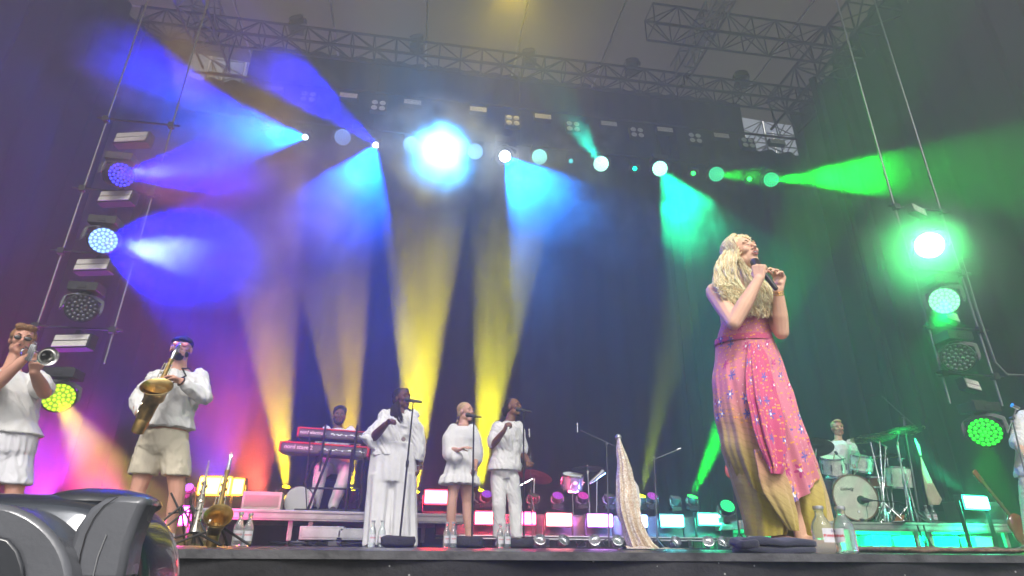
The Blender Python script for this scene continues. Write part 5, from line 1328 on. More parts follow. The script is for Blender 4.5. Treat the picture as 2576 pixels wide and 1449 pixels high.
# ------------------------------------------------------------------ keyboards
M_red = mat('keyboard_red', (.48, .015, .03), .35, 0, coat=.3, var=.1)
M_kgrey = mat('keyboard_back', (.10, .095, .10), .5, 0, var=.15, bump=.05)
M_kdark = mat('keyboard_under', (.035, .03, .035), .6, 0, var=.2)
def keyboard(label, pl, pr, Y, hgt, dep, words, tw, wx):
    a = P(*pl, Y); b = P(*pr, Y+.02); b.z = a.z+(b.z-a.z); d = (b-a); L = d.length; d.normalize(); n = V((-d.y, d.x, 0)).normalized(); u = d.cross(n); u = V((0, 0, 1))
    t = thing('stage_keyboard', label, 'keyboard', (a+b)/2, 'red stage keyboards')
    Mx = Matrix((d, n, d.cross(n))).transposed(); c = (a+b)/2; U3 = d.cross(n)
    g = MB(); g.box(c-U3*hgt*.5+n*.012, (L-.05, .02, hgt*.86), Mx); part('back_panel', g, M_kgrey, t, bevel=.003)
    g = MB(); g.box(c-U3*hgt*.04+n*dep*.45, (L-.04, dep*.9, hgt*.10), Mx); g.box(c-U3*hgt*.03+n*.0, (L-.03, .022, hgt*.16), Mx); part('top_panel', g, M_red, t, bevel=.003)
    g = MB(); g.box(c-U3*hgt*.97+n*dep*.5, (L-.05, dep, .02), Mx); part('bottom_panel', g, M_kdark, t)
    for s_ in (-1, 1):
        g = MB(); g.box(c+d*s_*(L/2-.012)-U3*hgt*.5+n*dep*.48, (.03, dep, hgt*1.02), Mx); part('end_cheek', g, M_red, t, bevel=.008)
    k = MB(); nk = 52
    for i in range(nk): k.box(c+d*((i+.5)/nk-.5)*(L-.10)-U3*hgt*.05+n*(dep-.06), ((L-.10)/nk*.9, .14, .02), Mx)
    part('keys', k, mat('ivory_keys', (.7, .69, .64), .3), t)
    cn = MB()
    for i, q in enumerate((.50, .53, .57, .60, .63, .70, .78, .82, .9, .93)):
        cn.box(c+d*((q-.5)*L)-U3*hgt*(.5+.1*(i % 2))+n*.0, (.022 if i % 3 else .04, .008, .014), Mx)
    cn.box(c+d*.215*L-U3*hgt*.55+n*.001, (L*.46, .008, .003), Mx)
    part('socket_row', cn, M_chrome, t)
    text(words, 'lettering', M_print, t, a+d*wx*L-U3*hgt*.66-n*.0005, d, U3, tw, bold=.0012)
    return t, a, b, d, n, L
YK = 8.45
keyboard('upper red keyboard lettered nord electro, on the double stand', (750, 1074), (925, 1087), YK+.03, .118, .30, 'nord electro 6', .042, .04)
keyboard('lower red keyboard lettered nord stage, on the double stand', (705, 1109), (930, 1125), YK, .128, .34, 'nord stage 2', .052, .055)
t = thing('keyboard_stand', 'black two tier stand under the red keyboards', 'keyboard stand', (P(850, 1280, YK).x, YK+.15, .40))
for sx in (745, 772):
    pass
xa = P(752, 1200, YK).x; xb = P(906, 1200, YK).x
for i, x in enumerate((xa+.04, xa+.22, xb-.14, xb+.01)):
    g = MB(); yb = YK+.02+(.22 if i in (0, 3) else .0)
    g.rod((x-(.10 if i == 0 else .06 if i == 1 else .0), yb, .42), (x+(.14 if i < 2 else 0), yb, P(800, 1128, YK).z), .017)
    g.rod((x+.03, yb-.02, .9), (x+.03, yb-.02, P(800, 1066, YK).z) if i in (1, 2) else (x+.03, yb-.02, 1.0), .014)
    part('upright', g, M_black, t)
for z in (P(800, 1136, YK).z, P(800, 1098, YK).z):
    for x in (xa+.22, xb-.12):
        g = MB(); g.box((x, YK+.15, z), (.03, .34, .022)); part('arm', g, M_black, t)
g = MB(); g.rod((xa-.02, YK+.12, .43), (xb+.04, YK+.12, .43), .016); g.rod((xa+.1, YK+.12, .7), (xb, YK+.12, .7), .014); part('crossbar', g, M_black, t)
g = MB(); x = P(905, 1200, YK).x
g.tube([P(912, 1128, YK), P(915, 1160, YK-.03), P(908, 1200, YK), P(912, 1250, YK+.02), P(900, 1284, YK)], .008, 6); g.tube([P(776, 1088, YK-.03), P(780, 1110, YK-.04), P(776, 1150, YK-.02), P(768, 1210, YK), P(772, 1280, YK)], .007, 6)
single('cable', g, M_cable, 'black cables hanging from the back of the red keyboards', 'cable')
# stool
t = thing('stool', 'small black round stool under the keyboard player', 'stool', (J_stool := P(842, 1285, 9.1)).xyz if False else (P(842, 1285, 9.1).x, 9.1, .40))
g = MB(); g.lathe([(.05, .44), (.17, .45), (.18, .48), (.17, .52), (.02, .53)], (P(842, 1285, 9.1).x, 9.1, .40), (0, 0, 1), 24); part('seat', g, M_blackpl, t)
for k in range(3):
    a = k*2.094+.4; g = MB(); c = V((P(842, 1285, 9.1).x, 9.1, .40)); g.rod(c+V((0, 0, .40)), c+V((.22*math.cos(a), .22*math.sin(a), .01)), .012); part('leg', g, M_black, t)

# ------------------------------------------------------------------ small gear on the left riser and the floor
def gbox(name, label, cat, c, size, m, rz=0, extra=None, group=None):
    t = thing(name, label, cat, (c[0], c[1], c[2]-size[2]/2), group); R3 = Matrix.Rotation(rz, 3, 'Z')
    g = MB(); g.box(c, size, R3); part('case', g, m, t, bevel=.008)
    g = MB(); g.box(V(c)+R3 @ V((0, -size[1]/2-.002, 0)), (size[0]*.86, .006, size[2]*.62), R3); part('front_panel', g, extra or M_blackpl, t, bevel=.002)
    return t
c = P(660, 1260, 8.35); gbox('floor_wedge', 'cream wedge shaped monitor box on the left platform', 'monitor', (c.x, 8.4, .40+.11), (.46, .34, .22), mat('cream_case', (.5, .46, .4), .6, var=.15, bump=.1), .12, mat('tan_grille', (.35, .31, .26), .8, bump=.5, bscale=200))
t = thing('floor_drum', 'upright pale drum head leaning behind the keyboard stand', 'drum', (P(745, 1280, 8.6).x, 8.6, .40))
c = P(752, 1262, 8.6); g = MB(); g.lathe([(.19, 0), (.20, .01), (.20, .12), (.19, .13)], c-V((0, 0, .0)), (.1, 1, .12), 32); part('shell', g, M_chrome, t)
g = MB(); g.lathe([(.185, -.004), (.001, -.004)], c, (.1, 1, .12), 32, cap=False); part('head', g, mat('drum_skin', (.62, .62, .60), .5, var=.08), t)
for px, w_, h_, lb in ((812, .50, .15, 'low pale rack case under the left platform'), (886, .34, .13, 'smaller pale case under the left platform beside the wide trousers')):
    c = P(px, 1345, 8.0); gbox('rack_case', lb, 'case', (c.x, 8.05, h_/2+.07), (w_, .4, h_), mat('pale_case', (.42, .43, .42), .5, var=.2, bump=.1), 0, mat('case_front', (.5, .51, .5), .5, var=.2), 'cases under the left platform')
    g = MB(); 
c = P(850, 1370, 7.9); t = thing('cable_tangle', 'tangle of black cables and pedals under the left platform', 'cables', (c.x, 7.8, 0)); g = MB(); rnd = random.Random(8)
for i in range(9):
    x = c.x-.55+1.1*rnd.random(); g.tube([(x+.22*math.sin(k*.9+i), 7.6+.25*math.cos(k*1.1+i*2), .012+.03*abs(math.sin(k+i))) for k in range(9)], .009, 6)
part('cable', g, M_cable, t)
for i in range(3):
    x = c.x-.4+.4*i; g = MB(); g.box((x, 7.55, .03), (.13, .17, .05)); g.lathe([(.016, .03), (.016, .05)], (x, 7.52, .02), (0, 0, 1), 10); part('pedal', g, M_kgrey, t, bevel=.006)

# ------------------------------------------------------------------ bottles
M_glass = mat('bottle_glass', (.86, .95, .93), .18, 0, trans=.88, ior=1.25, coat=.6)
M_water = mat('bottle_water', (.9, .97, .96), .0, 0, trans=1, ior=1.33)
M_label = mat('bottle_label', (.62, .62, .66), .6, var=.06, bump=.05); M_capm = mat('bottle_cap', (.5, .52, .55), .3, .7)
M_redp = mat('print_red', (.55, .02, .04), .5); M_bluep = mat('print_violet', (.12, .08, .25), .5)
def bottle(s, label_on=True, words=None):
    t = thing('water_bottle', 'b', 'bottle', (0, 0, 0))
    g = MB(); R = .036*s
    prof = [(R*.86, .001), (R*.98, .006), (R, .02), (R, .115*s), (R*.97, .135*s), (R*.80, .158*s), (R*.55, .178*s), (R*.42, .19*s), (R*.40, .214*s), (R*.47, .217*s), (R*.47, .222*s), (R*.40, .225*s)]
    g.lathe(prof, (0, 0, 0), (0, 0, 1), 28); part('glass', g, M_glass, t, smooth='all')
    g = MB(); g.lathe([(R*.50, .222*s), (R*.52, .226*s), (R*.50, .238*s), (R*.2, .240*s)], (0, 0, 0), (0, 0, 1), 20); part('cap', g, M_capm, t)
    if label_on:
        rg = []; 
        for z in (.042*s, .112*s): rg.append([V((R*1.02*math.sin(a), -R*1.02*math.cos(a), z)) for a in [R_(-62+124*i/16) for i in range(17)]])
        vs = rg[0]+rg[1]; g = MB(); g.add(vs, [(i, i+1, 17+i+1, 17+i) for i in range(16)]); lab = part('label', g, M_label, t, smooth='all')
        g = MB()
        for i in range(9):
            a = R_(-40+80*i/8); a2 = a+R_(5.2); 
            for (z0, z1) in ((.078*s, .090*s),):
                r_ = R*1.035; g.add([(r_*math.sin(a), -r_*math.cos(a), z0), (r_*math.sin(a2), -r_*math.cos(a2), z0), (r_*math.sin(a2), -r_*math.cos(a2), z1), (r_*math.sin(a), -r_*math.cos(a), z1)], [(0, 1, 2, 3)])
        if not words: part('lettering', g, M_redp, lab)
    return t
bt = bottle(1.0)
first = [True]
def place_bottle(px, Y, label, z=0.001, s=1.0, group='water bottles', rz=0):
    r = bt if first[0] else copy_tree(bt); first[0] = False
    r.location = (P(px, 1370, Y).x, Y, z); r.scale = (s,)*3; r['label'] = label; r['group'] = group; r.rotation_euler = (0, 0, rz); return r
for px, Y, lb, s in ((594, 5.15, 'left bottle of the pair between the standing saxophone and the platform legs', 1.02), (619, 5.2, 'right bottle of the pair between the standing saxophone and the platform legs', 1.0), (934, 6.3, 'left bottle of the pair at the foot of the wide trousers', 1.0), (958, 6.3, 'right bottle of the pair at the foot of the wide trousers', 1.0),
                     (1123, 6.5, 'left bottle of the pair at the feet of the short dress singer', 1.0), (1139, 6.4, 'right bottle of the pair at the feet of the short dress singer', 1.0), (1258, 6.7, 'left bottle of the pair at the shoes of the man in white', 1.0), (1276, 6.7, 'right bottle of the pair at the shoes of the man in white', 1.0)):
    place_bottle(px, Y, lb, s=s*1.0, rz=.3)
for px, lb in ((2352, 'left one of two small bottles on the drum platform by the beige pennant cloth'), (2368, 'right one of two small bottles on the drum platform by the beige pennant cloth')):
    place_bottle(px, 8.25, lb, z=ZR2+.002)
# the large pair at the stage edge: one label reads across both
YB_ = 2.86
def big_bottle(px, s, lb):
    t = bottle(s, False); t['label'] = lb; t['group'] = 'large bottles at the stage edge'
    t.location = (P(px, 1380, YB_).x, YB_, .001); return t
xb1 = P(2078, 1390, YB_).x; xb2 = P(2134, 1390, YB_).x; SB = .86
for x, lb in ((xb1, 'big glass water bottle at the stage edge next to the folded cloth'), (xb2, 'big glass water bottle at the stage edge, right of its twin')):
    t = bottle(1.0, False); t['label'] = lb; t['group'] = 'large bottles at the stage edge'
    t.location = (x, YB_, .001); t.scale = (1.34, 1.34, .90)
    zl0, zl1 = .055, .125; R = .036
    rg = []; side = 1 if x == xb1 else -1
    aa = [R_(-36+2+76*i/12) for i in range(13)] if side > 0 else [R_(-36-78+76*i/12) for i in range(13)]
    for z in (zl0, zl1): rg.append([V((R*1.02*math.sin(a), -R*1.02*math.cos(a), z)) for a in aa])
    g = MB(); g.add(rg[0]+rg[1], [(i, i+1, 13+i+1, 13+i) for i in range(12)])
    me = g.mesh('label'); lo = bpy.data.objects.new('label', me); COL.objects.link(lo); fin(me, 'all', M_label); lo.parent = t
    words = 'PANN' if side > 0 else 'ONNA'
    for i, ch in enumerate(words):
        cu = bpy.data.curves.new('lettering', 'FONT'); cu.body = ch; cu.size = .0185; cu.align_x = 'CENTER'; cu.offset = .0006
        o = bpy.data.objects.new('lettering', cu); COL.objects.link(o); dg = bpy.context.evaluated_depsgraph_get(); me = bpy.data.meshes.new_from_object(o.evaluated_get(dg)); bpy.data.objects.remove(o)
        a = R_(-24+18*i) if side > 0 else R_(-102+18*i)
        M = Matrix.Translation((R*1.03*math.sin(a), -R*1.03*math.cos(a), .082)) @ Matrix.Rotation(a, 4, 'Z') @ Matrix.Rotation(math.pi/2, 4, 'X')
        me.transform(M); me.materials.clear(); me.materials.append(M_redp); o = bpy.data.objects.new('lettering', me); COL.objects.link(o); o.parent = lo
    g = MB(); a = R_(24 if side > 0 else -92); c = V((R*1.035*math.sin(a), -R*1.035*math.cos(a), .110)); g.lathe([(.004, 0), (.003, .001)], c, (math.sin(a), -math.cos(a), 0), 8); g.lathe([(.0025, 0), (.002, .001)], c+V((0, 0, .006)), (math.sin(a), -math.cos(a), 0), 8)
    me = g.mesh('emblem'); o = bpy.data.objects.new('emblem', me); COL.objects.link(o); fin(me, False, M_bluep); o.parent = lo

# ------------------------------------------------------------------ folded cloth at the singer's feet
def soft_box(mb, c, sx, sy, sz, seed, n=5.0):
    rg = []
    N_ = 40; K = 22
    for i in range(K+1):
        u = -1+2*i/K; w = (1-abs(u)**5)**(1/5.0)*.999+.001
        ring = []
        for j in range(N_):
            a = 2*math.pi*j/N_; ca, sa = math.cos(a), math.sin(a)
            y = math.copysign(abs(ca)**.5, ca); z = math.copysign(abs(sa)**.62, sa)
            p = V((c[0]+u*sx, c[1]+y*sy*w, c[2]+z*sz*w))
            p += V(noise.noise_vector(p*9+V((seed, 0, 0))))*.010+V((0, 0, .012*noise.noise(V((p.x*5, p.y*14, seed)))))
            ring.append(p)
        rg.append(ring)
    mb.rings(rg)
M_towel = mat('navy_fleece', (.024, .026, .045), .98, 0, bump=.25, bscale=160, var=.25, vscale=6, sheen=.2)
a = P(1860, 1395, 2.72); b = P(2062, 1395, 2.72)
t = thing('folded_cloth', 'dark navy folded cloth at the feet of the blonde singer', 'cloth', ((a.x+b.x)/2, 2.78, 0))
g = MB(); soft_box(g, ((a.x+b.x)/2+.0, 2.76, .016), (b.x-a.x)/2-.004, .075, .017, 3); part('lower_fold', g, M_towel, t, smooth='all')
g = MB(); soft_box(g, ((a.x+b.x)/2+.005, 2.765, .047), (b.x-a.x)/2-.002, .078, .018, 7); part('upper_fold', g, M_towel, t, smooth='all')
g = MB(); soft_box(g, (a.x+.045, 2.745, .042), .052, .070, .022, 9); part('rolled_end', g, M_towel, t, smooth='all')

# ------------------------------------------------------------------ microphone stands
def mic(t, a, d, s=1.0, parentname='microphone'):
    d = V(d).normalized(); g = MB(); g.lathe([(.010*s, -.02*s), (.021*s, -.012*s), (.025*s, .004*s), (.022*s, .022*s), (.018*s, .03*s), (.018*s, .04*s), (.013*s, .10*s), (.011*s, .15*s), (.003, .155*s)], a, d, 14)
    return part('microphone', g, M_blackpl, t)
def straight_stand(label, px_top, py_top, px_bot, Y, base='round', mdir=(-.9, .0, .12), group='straight microphone stands'):
    top = P(px_top, py_top, Y); bot = V((P(px_bot, 1372, Y).x, Y, 0))
    t = thing('microphone_stand', label, 'microphone stand', bot, group)
    g = MB(); g.tube([bot+UP*.02, bot.lerp(top, .5), top], [.0105, .0105, .008], 8); g.lathe([(.014, -.03), (.017, -.02), (.017, .03), (.012, .04)], bot.lerp(top, .55), (top-bot), 10); part('pole', g, mat('stand_black', (.03, .03, .033), .35, .5), t)
    g = MB(); g.lathe([(.14, .001), (.145, .012), (.12, .03), (.03, .045), (.015, .06)], bot, (0, 0, 1), 24); part('base', g, M_black, t)
    g = MB(); g.box(top+V((0, 0, .005)), (.03, .03, .03)); g.rod(top, top+V(mdir).normalized()*-.05+UP*.01, .008); part('clip', g, M_black, t)
    mic(t, top+V(mdir).normalized()*.075+UP*.012, -V(mdir), 1.1)
    return t
straight_stand('straight stand with microphone before the woman in the wide suit', 1040, 1011, 1004, 6.55)
straight_stand('straight stand with microphone before the woman in the short dress', 1192, 1049, 1187, 6.75)
straight_stand('straight stand with microphone before the man with the bun', 1317, 1035, 1318, 7.1)
# sandbag like dark lumps on the stand feet
M_bag = mat('sandbag', (.03, .028, .033), .95, 0, bump=.6, bscale=60, var=.3)
for px, lb, Y in ((992, 'dark sandbag on the stand foot by the wide trousers', 6.35), (1165, 'dark sandbag on the stand foot by the heeled shoes', 6.55), (1295, 'dark sandbag on the stand foot by the white shoes', 6.9)):
    x = P(px+8, 1372, Y).x; g = MB(); soft_box(g, (x, Y-.02, .055), .17, .10, .05, px); single('sandbag', g, M_bag, lb, 'sandbag', 'sandbags on stand feet', smooth='all')
def boom_stand(label, base_px, Y, piv, ends, micp=None, r=.010, tripod=True, group='boom microphone stands', zb=0, col=None, tilt=None):
    pv = P(piv[0], piv[1], Y); bt_ = V((P(base_px, 1372, Y).x, Y, zb))
    t = thing('boom_stand', label, 'microphone stand', bt_, group); m = col or mat('stand_grey', (.13, .13, .14), .35, .7)
    g = MB(); g.tube([bt_+UP*.03, bt_.lerp(pv, .55), bt_.lerp(pv, .56), pv], [r*1.25, r*1.25, r*.85, r*.85], 8); part('pole', g, m, t)
    if tripod:
        for k in range(3):
            a = k*2.094+.5; g = MB(); g.rod(bt_+UP*.14, bt_+V((.26*math.cos(a), .26*math.sin(a), .01)), r*.8, 6); part('leg', g, m, t)
    a = P(ends[0][0], ends[0][1], Y+(ends[0][2] if len(ends[0]) > 2 else 0)); b = P(ends[1][0], ends[1][1], Y+(ends[1][2] if len(ends[1]) > 2 else 0))
    g = MB(); g.rod(a, b, r*.75); g.lathe([(.018, -.02), (.018, .02)], pv, (0, 1, 0), 12); part('boom', g, m, t)
    if micp:
        g = MB(); p0, p1 = P(micp[0][0], micp[0][1], Y), P(micp[1][0], micp[1][1], Y); g.rod(p0, p1, .011 if len(micp) < 3 else micp[2], 10); part('microphone', g, M_chrome if len(micp) < 4 else micp[3], t)
    return t
boom_stand('thin boom stand with upright pencil microphone, left of the glitter draped stand', 1532, 8.6, (1526, 1117), ((1460, 1082), (1560, 1128)), ((1452, 1064), (1453, 1088)))
boom_stand('boom stand with round microphone between the glitter stand and the green beam', 1654, 8.7, (1646, 1150), ((1640, 1158), (1706, 1131)), ((1702, 1132), (1712, 1128), .018))
boom_stand('tall boom stand with overhead microphone above the drum cymbals', 2330, 8.5, (2272, 1052), ((2219, 998), (2300, 1070)), ((2186, 996), (2206, 994), .013), r=.013, zb=ZR2)
boom_stand('boom stand at the right edge before the guitarist', 2620, 5.6, (2546, 1052), ((2556, 1030), (2534, 1090)), ((2546, 1019), (2562, 1026), .024, M_chrome), r=.010)
g = MB(); p = P(1332, 1095, 8.6)
t = boom_stand('dark thin stand with slim silver microphone right of the man with the bun', 1340, 8.6, (1334, 1150), ((1331, 1118), (1336, 1160)), ((1331, 1079), (1332, 1100)), r=.007)

# glitter fabric draped over a stand
def sequin_mat(name, c1, c2):
    m, nt, b = nodes_of(name); N = nt.nodes; L = nt.links; tc = N.new('ShaderNodeTexCoord')
    vo = N.new('ShaderNodeTexVoronoi'); vo.inputs['Scale'].default_value = 90; L.new(tc.outputs['Object'], vo.inputs['Vector'])
    cr = N.new('ShaderNodeValToRGB'); cr.color_ramp.elements[0].color = (*c1, 1); cr.color_ramp.elements[1].color = (*c2, 1); cs = N.new('ShaderNodeSeparateColor'); L.new(vo.outputs['Color'], cs.inputs[0]); L.new(cs.outputs[0], cr.inputs[0]); L.new(cr.outputs[0], b.inputs['Base Color'])
    b.inputs['Metallic'].default_value = .3; b.inputs['Roughness'].default_value = .3
    nm = N.new('ShaderNodeNormalMap'); 
    bp = N.new('ShaderNodeBump'); bp.inputs['Strength'].default_value = 1; bp.inputs['Distance'].default_value = .02; L.new(cs.outputs[1], bp.inputs['Height']); L.new(bp.outputs[0], b.inputs['Normal'])
    return m
M_seq = sequin_mat('sequin_gold', (.66, .50, .34), (.95, .88, .78))
Y = 5.3
base = V((P(1600, 1385, Y).x, Y, 0))
t = thing('draped_stand', 'microphone stand hidden under a hanging gold sequin scarf in the middle of the stage', 'draped stand', base)
top = P(1556, 1106, Y)
g = MB(); g.tube([base+UP*.01, top], .010, 8); g.sph(top+UP*.02, .03, 12, 8); g.lathe([(.15, .001), (.15, .012), (.02, .03)], base, (0, 0, 1), 20); part('pole', g, M_alu, t)
gr = [(1551, 1559, 1103), (1551, 1566, 1125), (1553, 1577, 1150), (1554, 1587, 1180), (1553, 1595, 1215), (1552, 1601, 1250), (1556, 1606, 1285), (1563, 1610, 1310), (1572, 1620, 1340), (1580, 1634, 1365), (1584, 1650, 1380)]
def shrink(rows, Y, d0, d1):
    return [(P(a, y, Y), P(b_, y, Y), d0+(d1-d0)*i/(len(rows)-1)) for i, (a, b_, y) in enumerate(rows)]
def keepz(o, z=.006):
    for v in o.data.vertices:
        if v.co.z < z: v.co.z = z+abs(noise.noise(v.co*20))*.01
o = cloth_loft('scarf', resample(shrink(gr, Y, .03, .10), 5), 90, M_seq, t, 9, .55, None, seed=31, wv=.012); keepz(o)
gr = [(1556, 1590, 1200), (1552, 1606, 1225), (1550, 1608, 1262), (1556, 1606, 1290), (1562, 1600, 1310)]
o = cloth_loft('lining', resample(shrink(gr, Y+.02, .02, .06), 5), 60, mat('lining_white', (.68, .64, .62), .85, bump=.3), t, 5, .5, None, seed=33, wv=.01)
# sequin train lying on the floor
g = MB(); rnd = random.Random(2)
vs = []; fs = []; na, nb = 40, 10; x0_ = P(1565, 1388, Y-.1).x; x1_ = P(1728, 1388, Y-.1).x
for i in range(na+1):
    for j in range(nb+1):
        u = i/na; v = j/nb; w = .16*(1-u*.6)
        x = x0_+(x1_-x0_)*u; y = Y-.15-w/2+w*v+.03*math.sin(u*9)
        z = .012+.05*abs(noise.noise(V((x*6, y*9, 1))))*(1-u*.5)*math.sin(math.pi*min(1, max(0, v)))
        vs.append((x, y, z))
for i in range(na):
    for j in range(nb): a = i*(nb+1)+j; fs.append((a, a+nb+1, a+nb+2, a+1))
g.add(vs, fs); part('train', g, M_seq, t, smooth='all')

# beige pennant cloth hanging on a stand beside the drums
Y = 8.35; base = V((P(2352, 1288, Y).x, Y, ZR2)); top = P(2301, 1104, Y)
t = thing('draped_stand', 'narrow beige pennant cloth hanging from a thin stand right of the drums', 'draped stand', base)
g = MB(); g.tube([base+UP*.005, top], .008, 8); g.lathe([(.10, .001), (.10, .01), (.02, .03)], base, (0, 0, 1), 16); part('pole', g, M_black, t)
M_pen = mat('beige_cloth', (.48, .42, .30), .9, 0, bump=.3, bscale=20, var=.06)
cloth_loft('upper_cloth', resample(shrink([(2299, 2303, 1103), (2305, 2314, 1122), (2313, 2317, 1146)], Y-.03, .01, .02), 4), 24, M_pen, t, 3, .2, None, seed=41, wv=.002, hem=lambda x, t_: 0)
cloth_loft('lower_cloth', resample(shrink([(2315, 2318, 1150), (2318, 2330, 1180), (2324, 2347, 1215), (2331, 2364, 1248), (2334, 2369, 1256), (2338, 2362, 1270)], Y-.03, .01, .05), 5), 40, M_pen, t, 4, .25, None, seed=43, wv=.003)

# ------------------------------------------------------------------ instruments on stands, left
def tripod(t, c, h, r=.30):
    for k in range(3):
        a = k*2.094-.5; g = MB(); g.rod(c+UP*h, c+V((r*math.cos(a), r*math.sin(a), .012)), .009, 6); part('stand_leg', g, M_black, t)
Y = 5.0
a = P(486, 1360, Y); b = P(526, 1158, Y); base = V((a.x, Y, 0))
t = thing('soprano_saxophone', 'straight silver soprano saxophone upright on its stand', 'saxophone', base)
d = (b-a).normalized(); L = (b-a).length; a0 = base+V((0, 0, .10)); L = (b-a0).length; d = (b-a0).normalized()
g = MB(); g.tube([a0+d*L*q for q in (0, .04, .12, .5, .85, 1)], [.042, .03, .022, .014, .008, .006], 14); part('body_tube', g, mat('silver_worn', (.55, .52, .46), .3, 1, var=.3, vscale=30), t)
g = MB(); u, w, _ = basis(d)
for i in range(17):
    q = .08+.62*i/17; nn = (u*math.cos(i*1.9)+w*math.sin(i*1.9)); g.lathe([(.006, .014), (.013, .017), (.013, .022), (.004, .026)], a0+d*L*q, nn, 10)
for q in (-1, 1): g.rod(a0+d*L*.08+u*q*.022, a0+d*L*.7+u*q*.014, .003, 6)
part('keywork', g, mat('key_nickel', (.72, .68, .58), .2, 1), t)
g = MB(); g.rod(base+UP*.02, base+UP*.13, .012); part('stand_peg', g, M_black, t); tripod(t, base, .10, .26)
# alto sax upright on a stand
sa = saxophone('alto_saxophone', 'brass alto saxophone standing bell up on a tripod stand', P(580, 1152, Y+.0), P(572, 1186, Y), P(536, 1350, Y), P(552, 1296, Y-.13), (.15, -.85, .5), 1.0, base=V((P(545, 1370, Y).x, Y, 0)))
tripod(sa, V((P(543, 1372, Y).x, Y+.03, 0)), .14, .30)
# black folding stands behind
for px, lb in ((436, 'black folding music stand nearest the saxophone player leg'), (463, 'black folding music stand leaning toward the magenta lamp')):
    c = V((P(px, 1372, 5.5).x, 5.5, 0)); t = thing('folding_stand', lb, 'stand', c, 'black folding stands')
    g = MB(); tp_ = P(px+(-6 if px == 436 else 16), 1240, 5.5); g.rod(c+UP*.25, tp_, .008); part('pole', g, M_black, t); tripod(t, c, .30, .28)
    g = MB(); q = P(px-12, 1292, 5.5); q2 = P(px+34, 1286, 5.5); g.rod(q, q2, .007); part('cross_arm', g, M_black, t)
# guitar on the right
Y = 7.4
t = thing('electric_guitar', 'guitar leaning with red brown headstock up, beside the aqua strobe', 'guitar', V((P(2545, 1372, Y).x, Y, 0)))
hd = P(2452, 1188, Y); nk = P(2503, 1246, Y); bd = P(2556, 1316, Y)
d = (bd-hd).normalized(); fw = V((0, -1, 0)); sd = d.cross(fw).normalized(); R3 = Matrix((sd, d, fw)).transposed()
g = MB(); g.box(hd+d*.06, (.075, .17, .018), R3, 1); part('headstock', g, mat('guitar_red_wood', (.28, .04, .03), .3, coat=.5, var=.3), t, bevel=.01)
g = MB()
for i in range(6): g.lathe([(.008, 0), (.008, .018), (.004, .022)], hd+d*(.0+.025*i)+sd*.038*(1 if i % 2 else -1), sd*(1 if i % 2 else -1), 10); 
part('tuners', g, M_chrome, t)
g = MB(); g.box(hd.lerp(bd, .52), (.045, (bd-hd).length*.86, .02), R3); part('neck', g, mat('guitar_neck', (.12, .07, .04), .4, var=.2), t, bevel=.004)
g = MB(); cc = bd+d*.14
for a_, b_ in ((.0, .17), (.17, .20), (-.12, .145)): g.sph(cc+d*a_, (b_, .05, b_), 24, 10)
part('body', g, mat('guitar_sunburst', (.20, .03, .02), .2, coat=.8, var=.5, vscale=4), t, remesh=.012, sm_it=3)
# red and black things left of the singer's skirt
t = thing('guitar_case_stand', 'small red guitar body on a stand, peeking out left of the singer skirt', 'guitar', V((P(1838, 1372, 8.0).x, 8.0, 0)))
c = P(1842, 1185, 8.0); g = MB(); g.sph(c, (.11, .03, .12), 20, 10); g.sph(c+V((.02, 0, .14)), (.08, .03, .09), 16, 10); part('body', g, mat('coral_red', (.5, .08, .07), .3, coat=.5), t, remesh=.01, sm_it=2)
g = MB(); g.rod((c.x, 8.03, c.z-.08), (c.x+.0, 8.03, .02), .012); part('pole', g, M_black, t)
for k in range(3):
    a = k*2.094; g = MB(); g.rod((c.x, 8.03, .2), (c.x+.2*math.cos(a), 8.03+.2*math.sin(a), .01), .009, 6); part('leg', g, M_black, t)
# rug end on the floor
a = P(2215, 1393, 4.6); g = MB(); soft_box(g, (a.x+.35, 4.6, .02), .62, .45, .02, 5)
single('rug', g, mat('rug_red', (.22, .05, .04), .95, 0, bump=.8, bscale=120, var=.6, vscale=30, col2=(.3, .22, .15)), 'thin edge of a patterned red rug on the floor right of the big bottles', 'rug', smooth='all')
# low dark cases at the right, under and beyond the drum platform, and cables on the floor
for i, (px, w_, h_, lb) in enumerate(((1850, .5, .16, 'low black box left of the singer skirt with cables on it'), (2440, .75, .30, 'black box under the aqua strobe on the drum platform'))):
    Yc = 8.6 if i == 0 else 8.35; c = P(px, 1300, Yc); zb = 0 if i == 0 else ZR2; gbox('equipment_box', lb, 'box', (c.x+(.1 if i else 0), Yc, zb+h_/2+.002), (w_, .3, h_), M_case)
t = thing('floor_cables', 'loose black cables lying on the stage floor behind the singers', 'cables', (1.5, 7.6, 0)); g = MB(); rnd = random.Random(4)
for i in range(10):
    x = -.6+i*.55; g.tube([(x+.5*k/6+.08*math.sin(k*1.7+i), 7.9+.2*math.sin(k*.9+i*1.3), .011) for k in range(8)], .010, 6)
part('cable', g, M_cable, t)

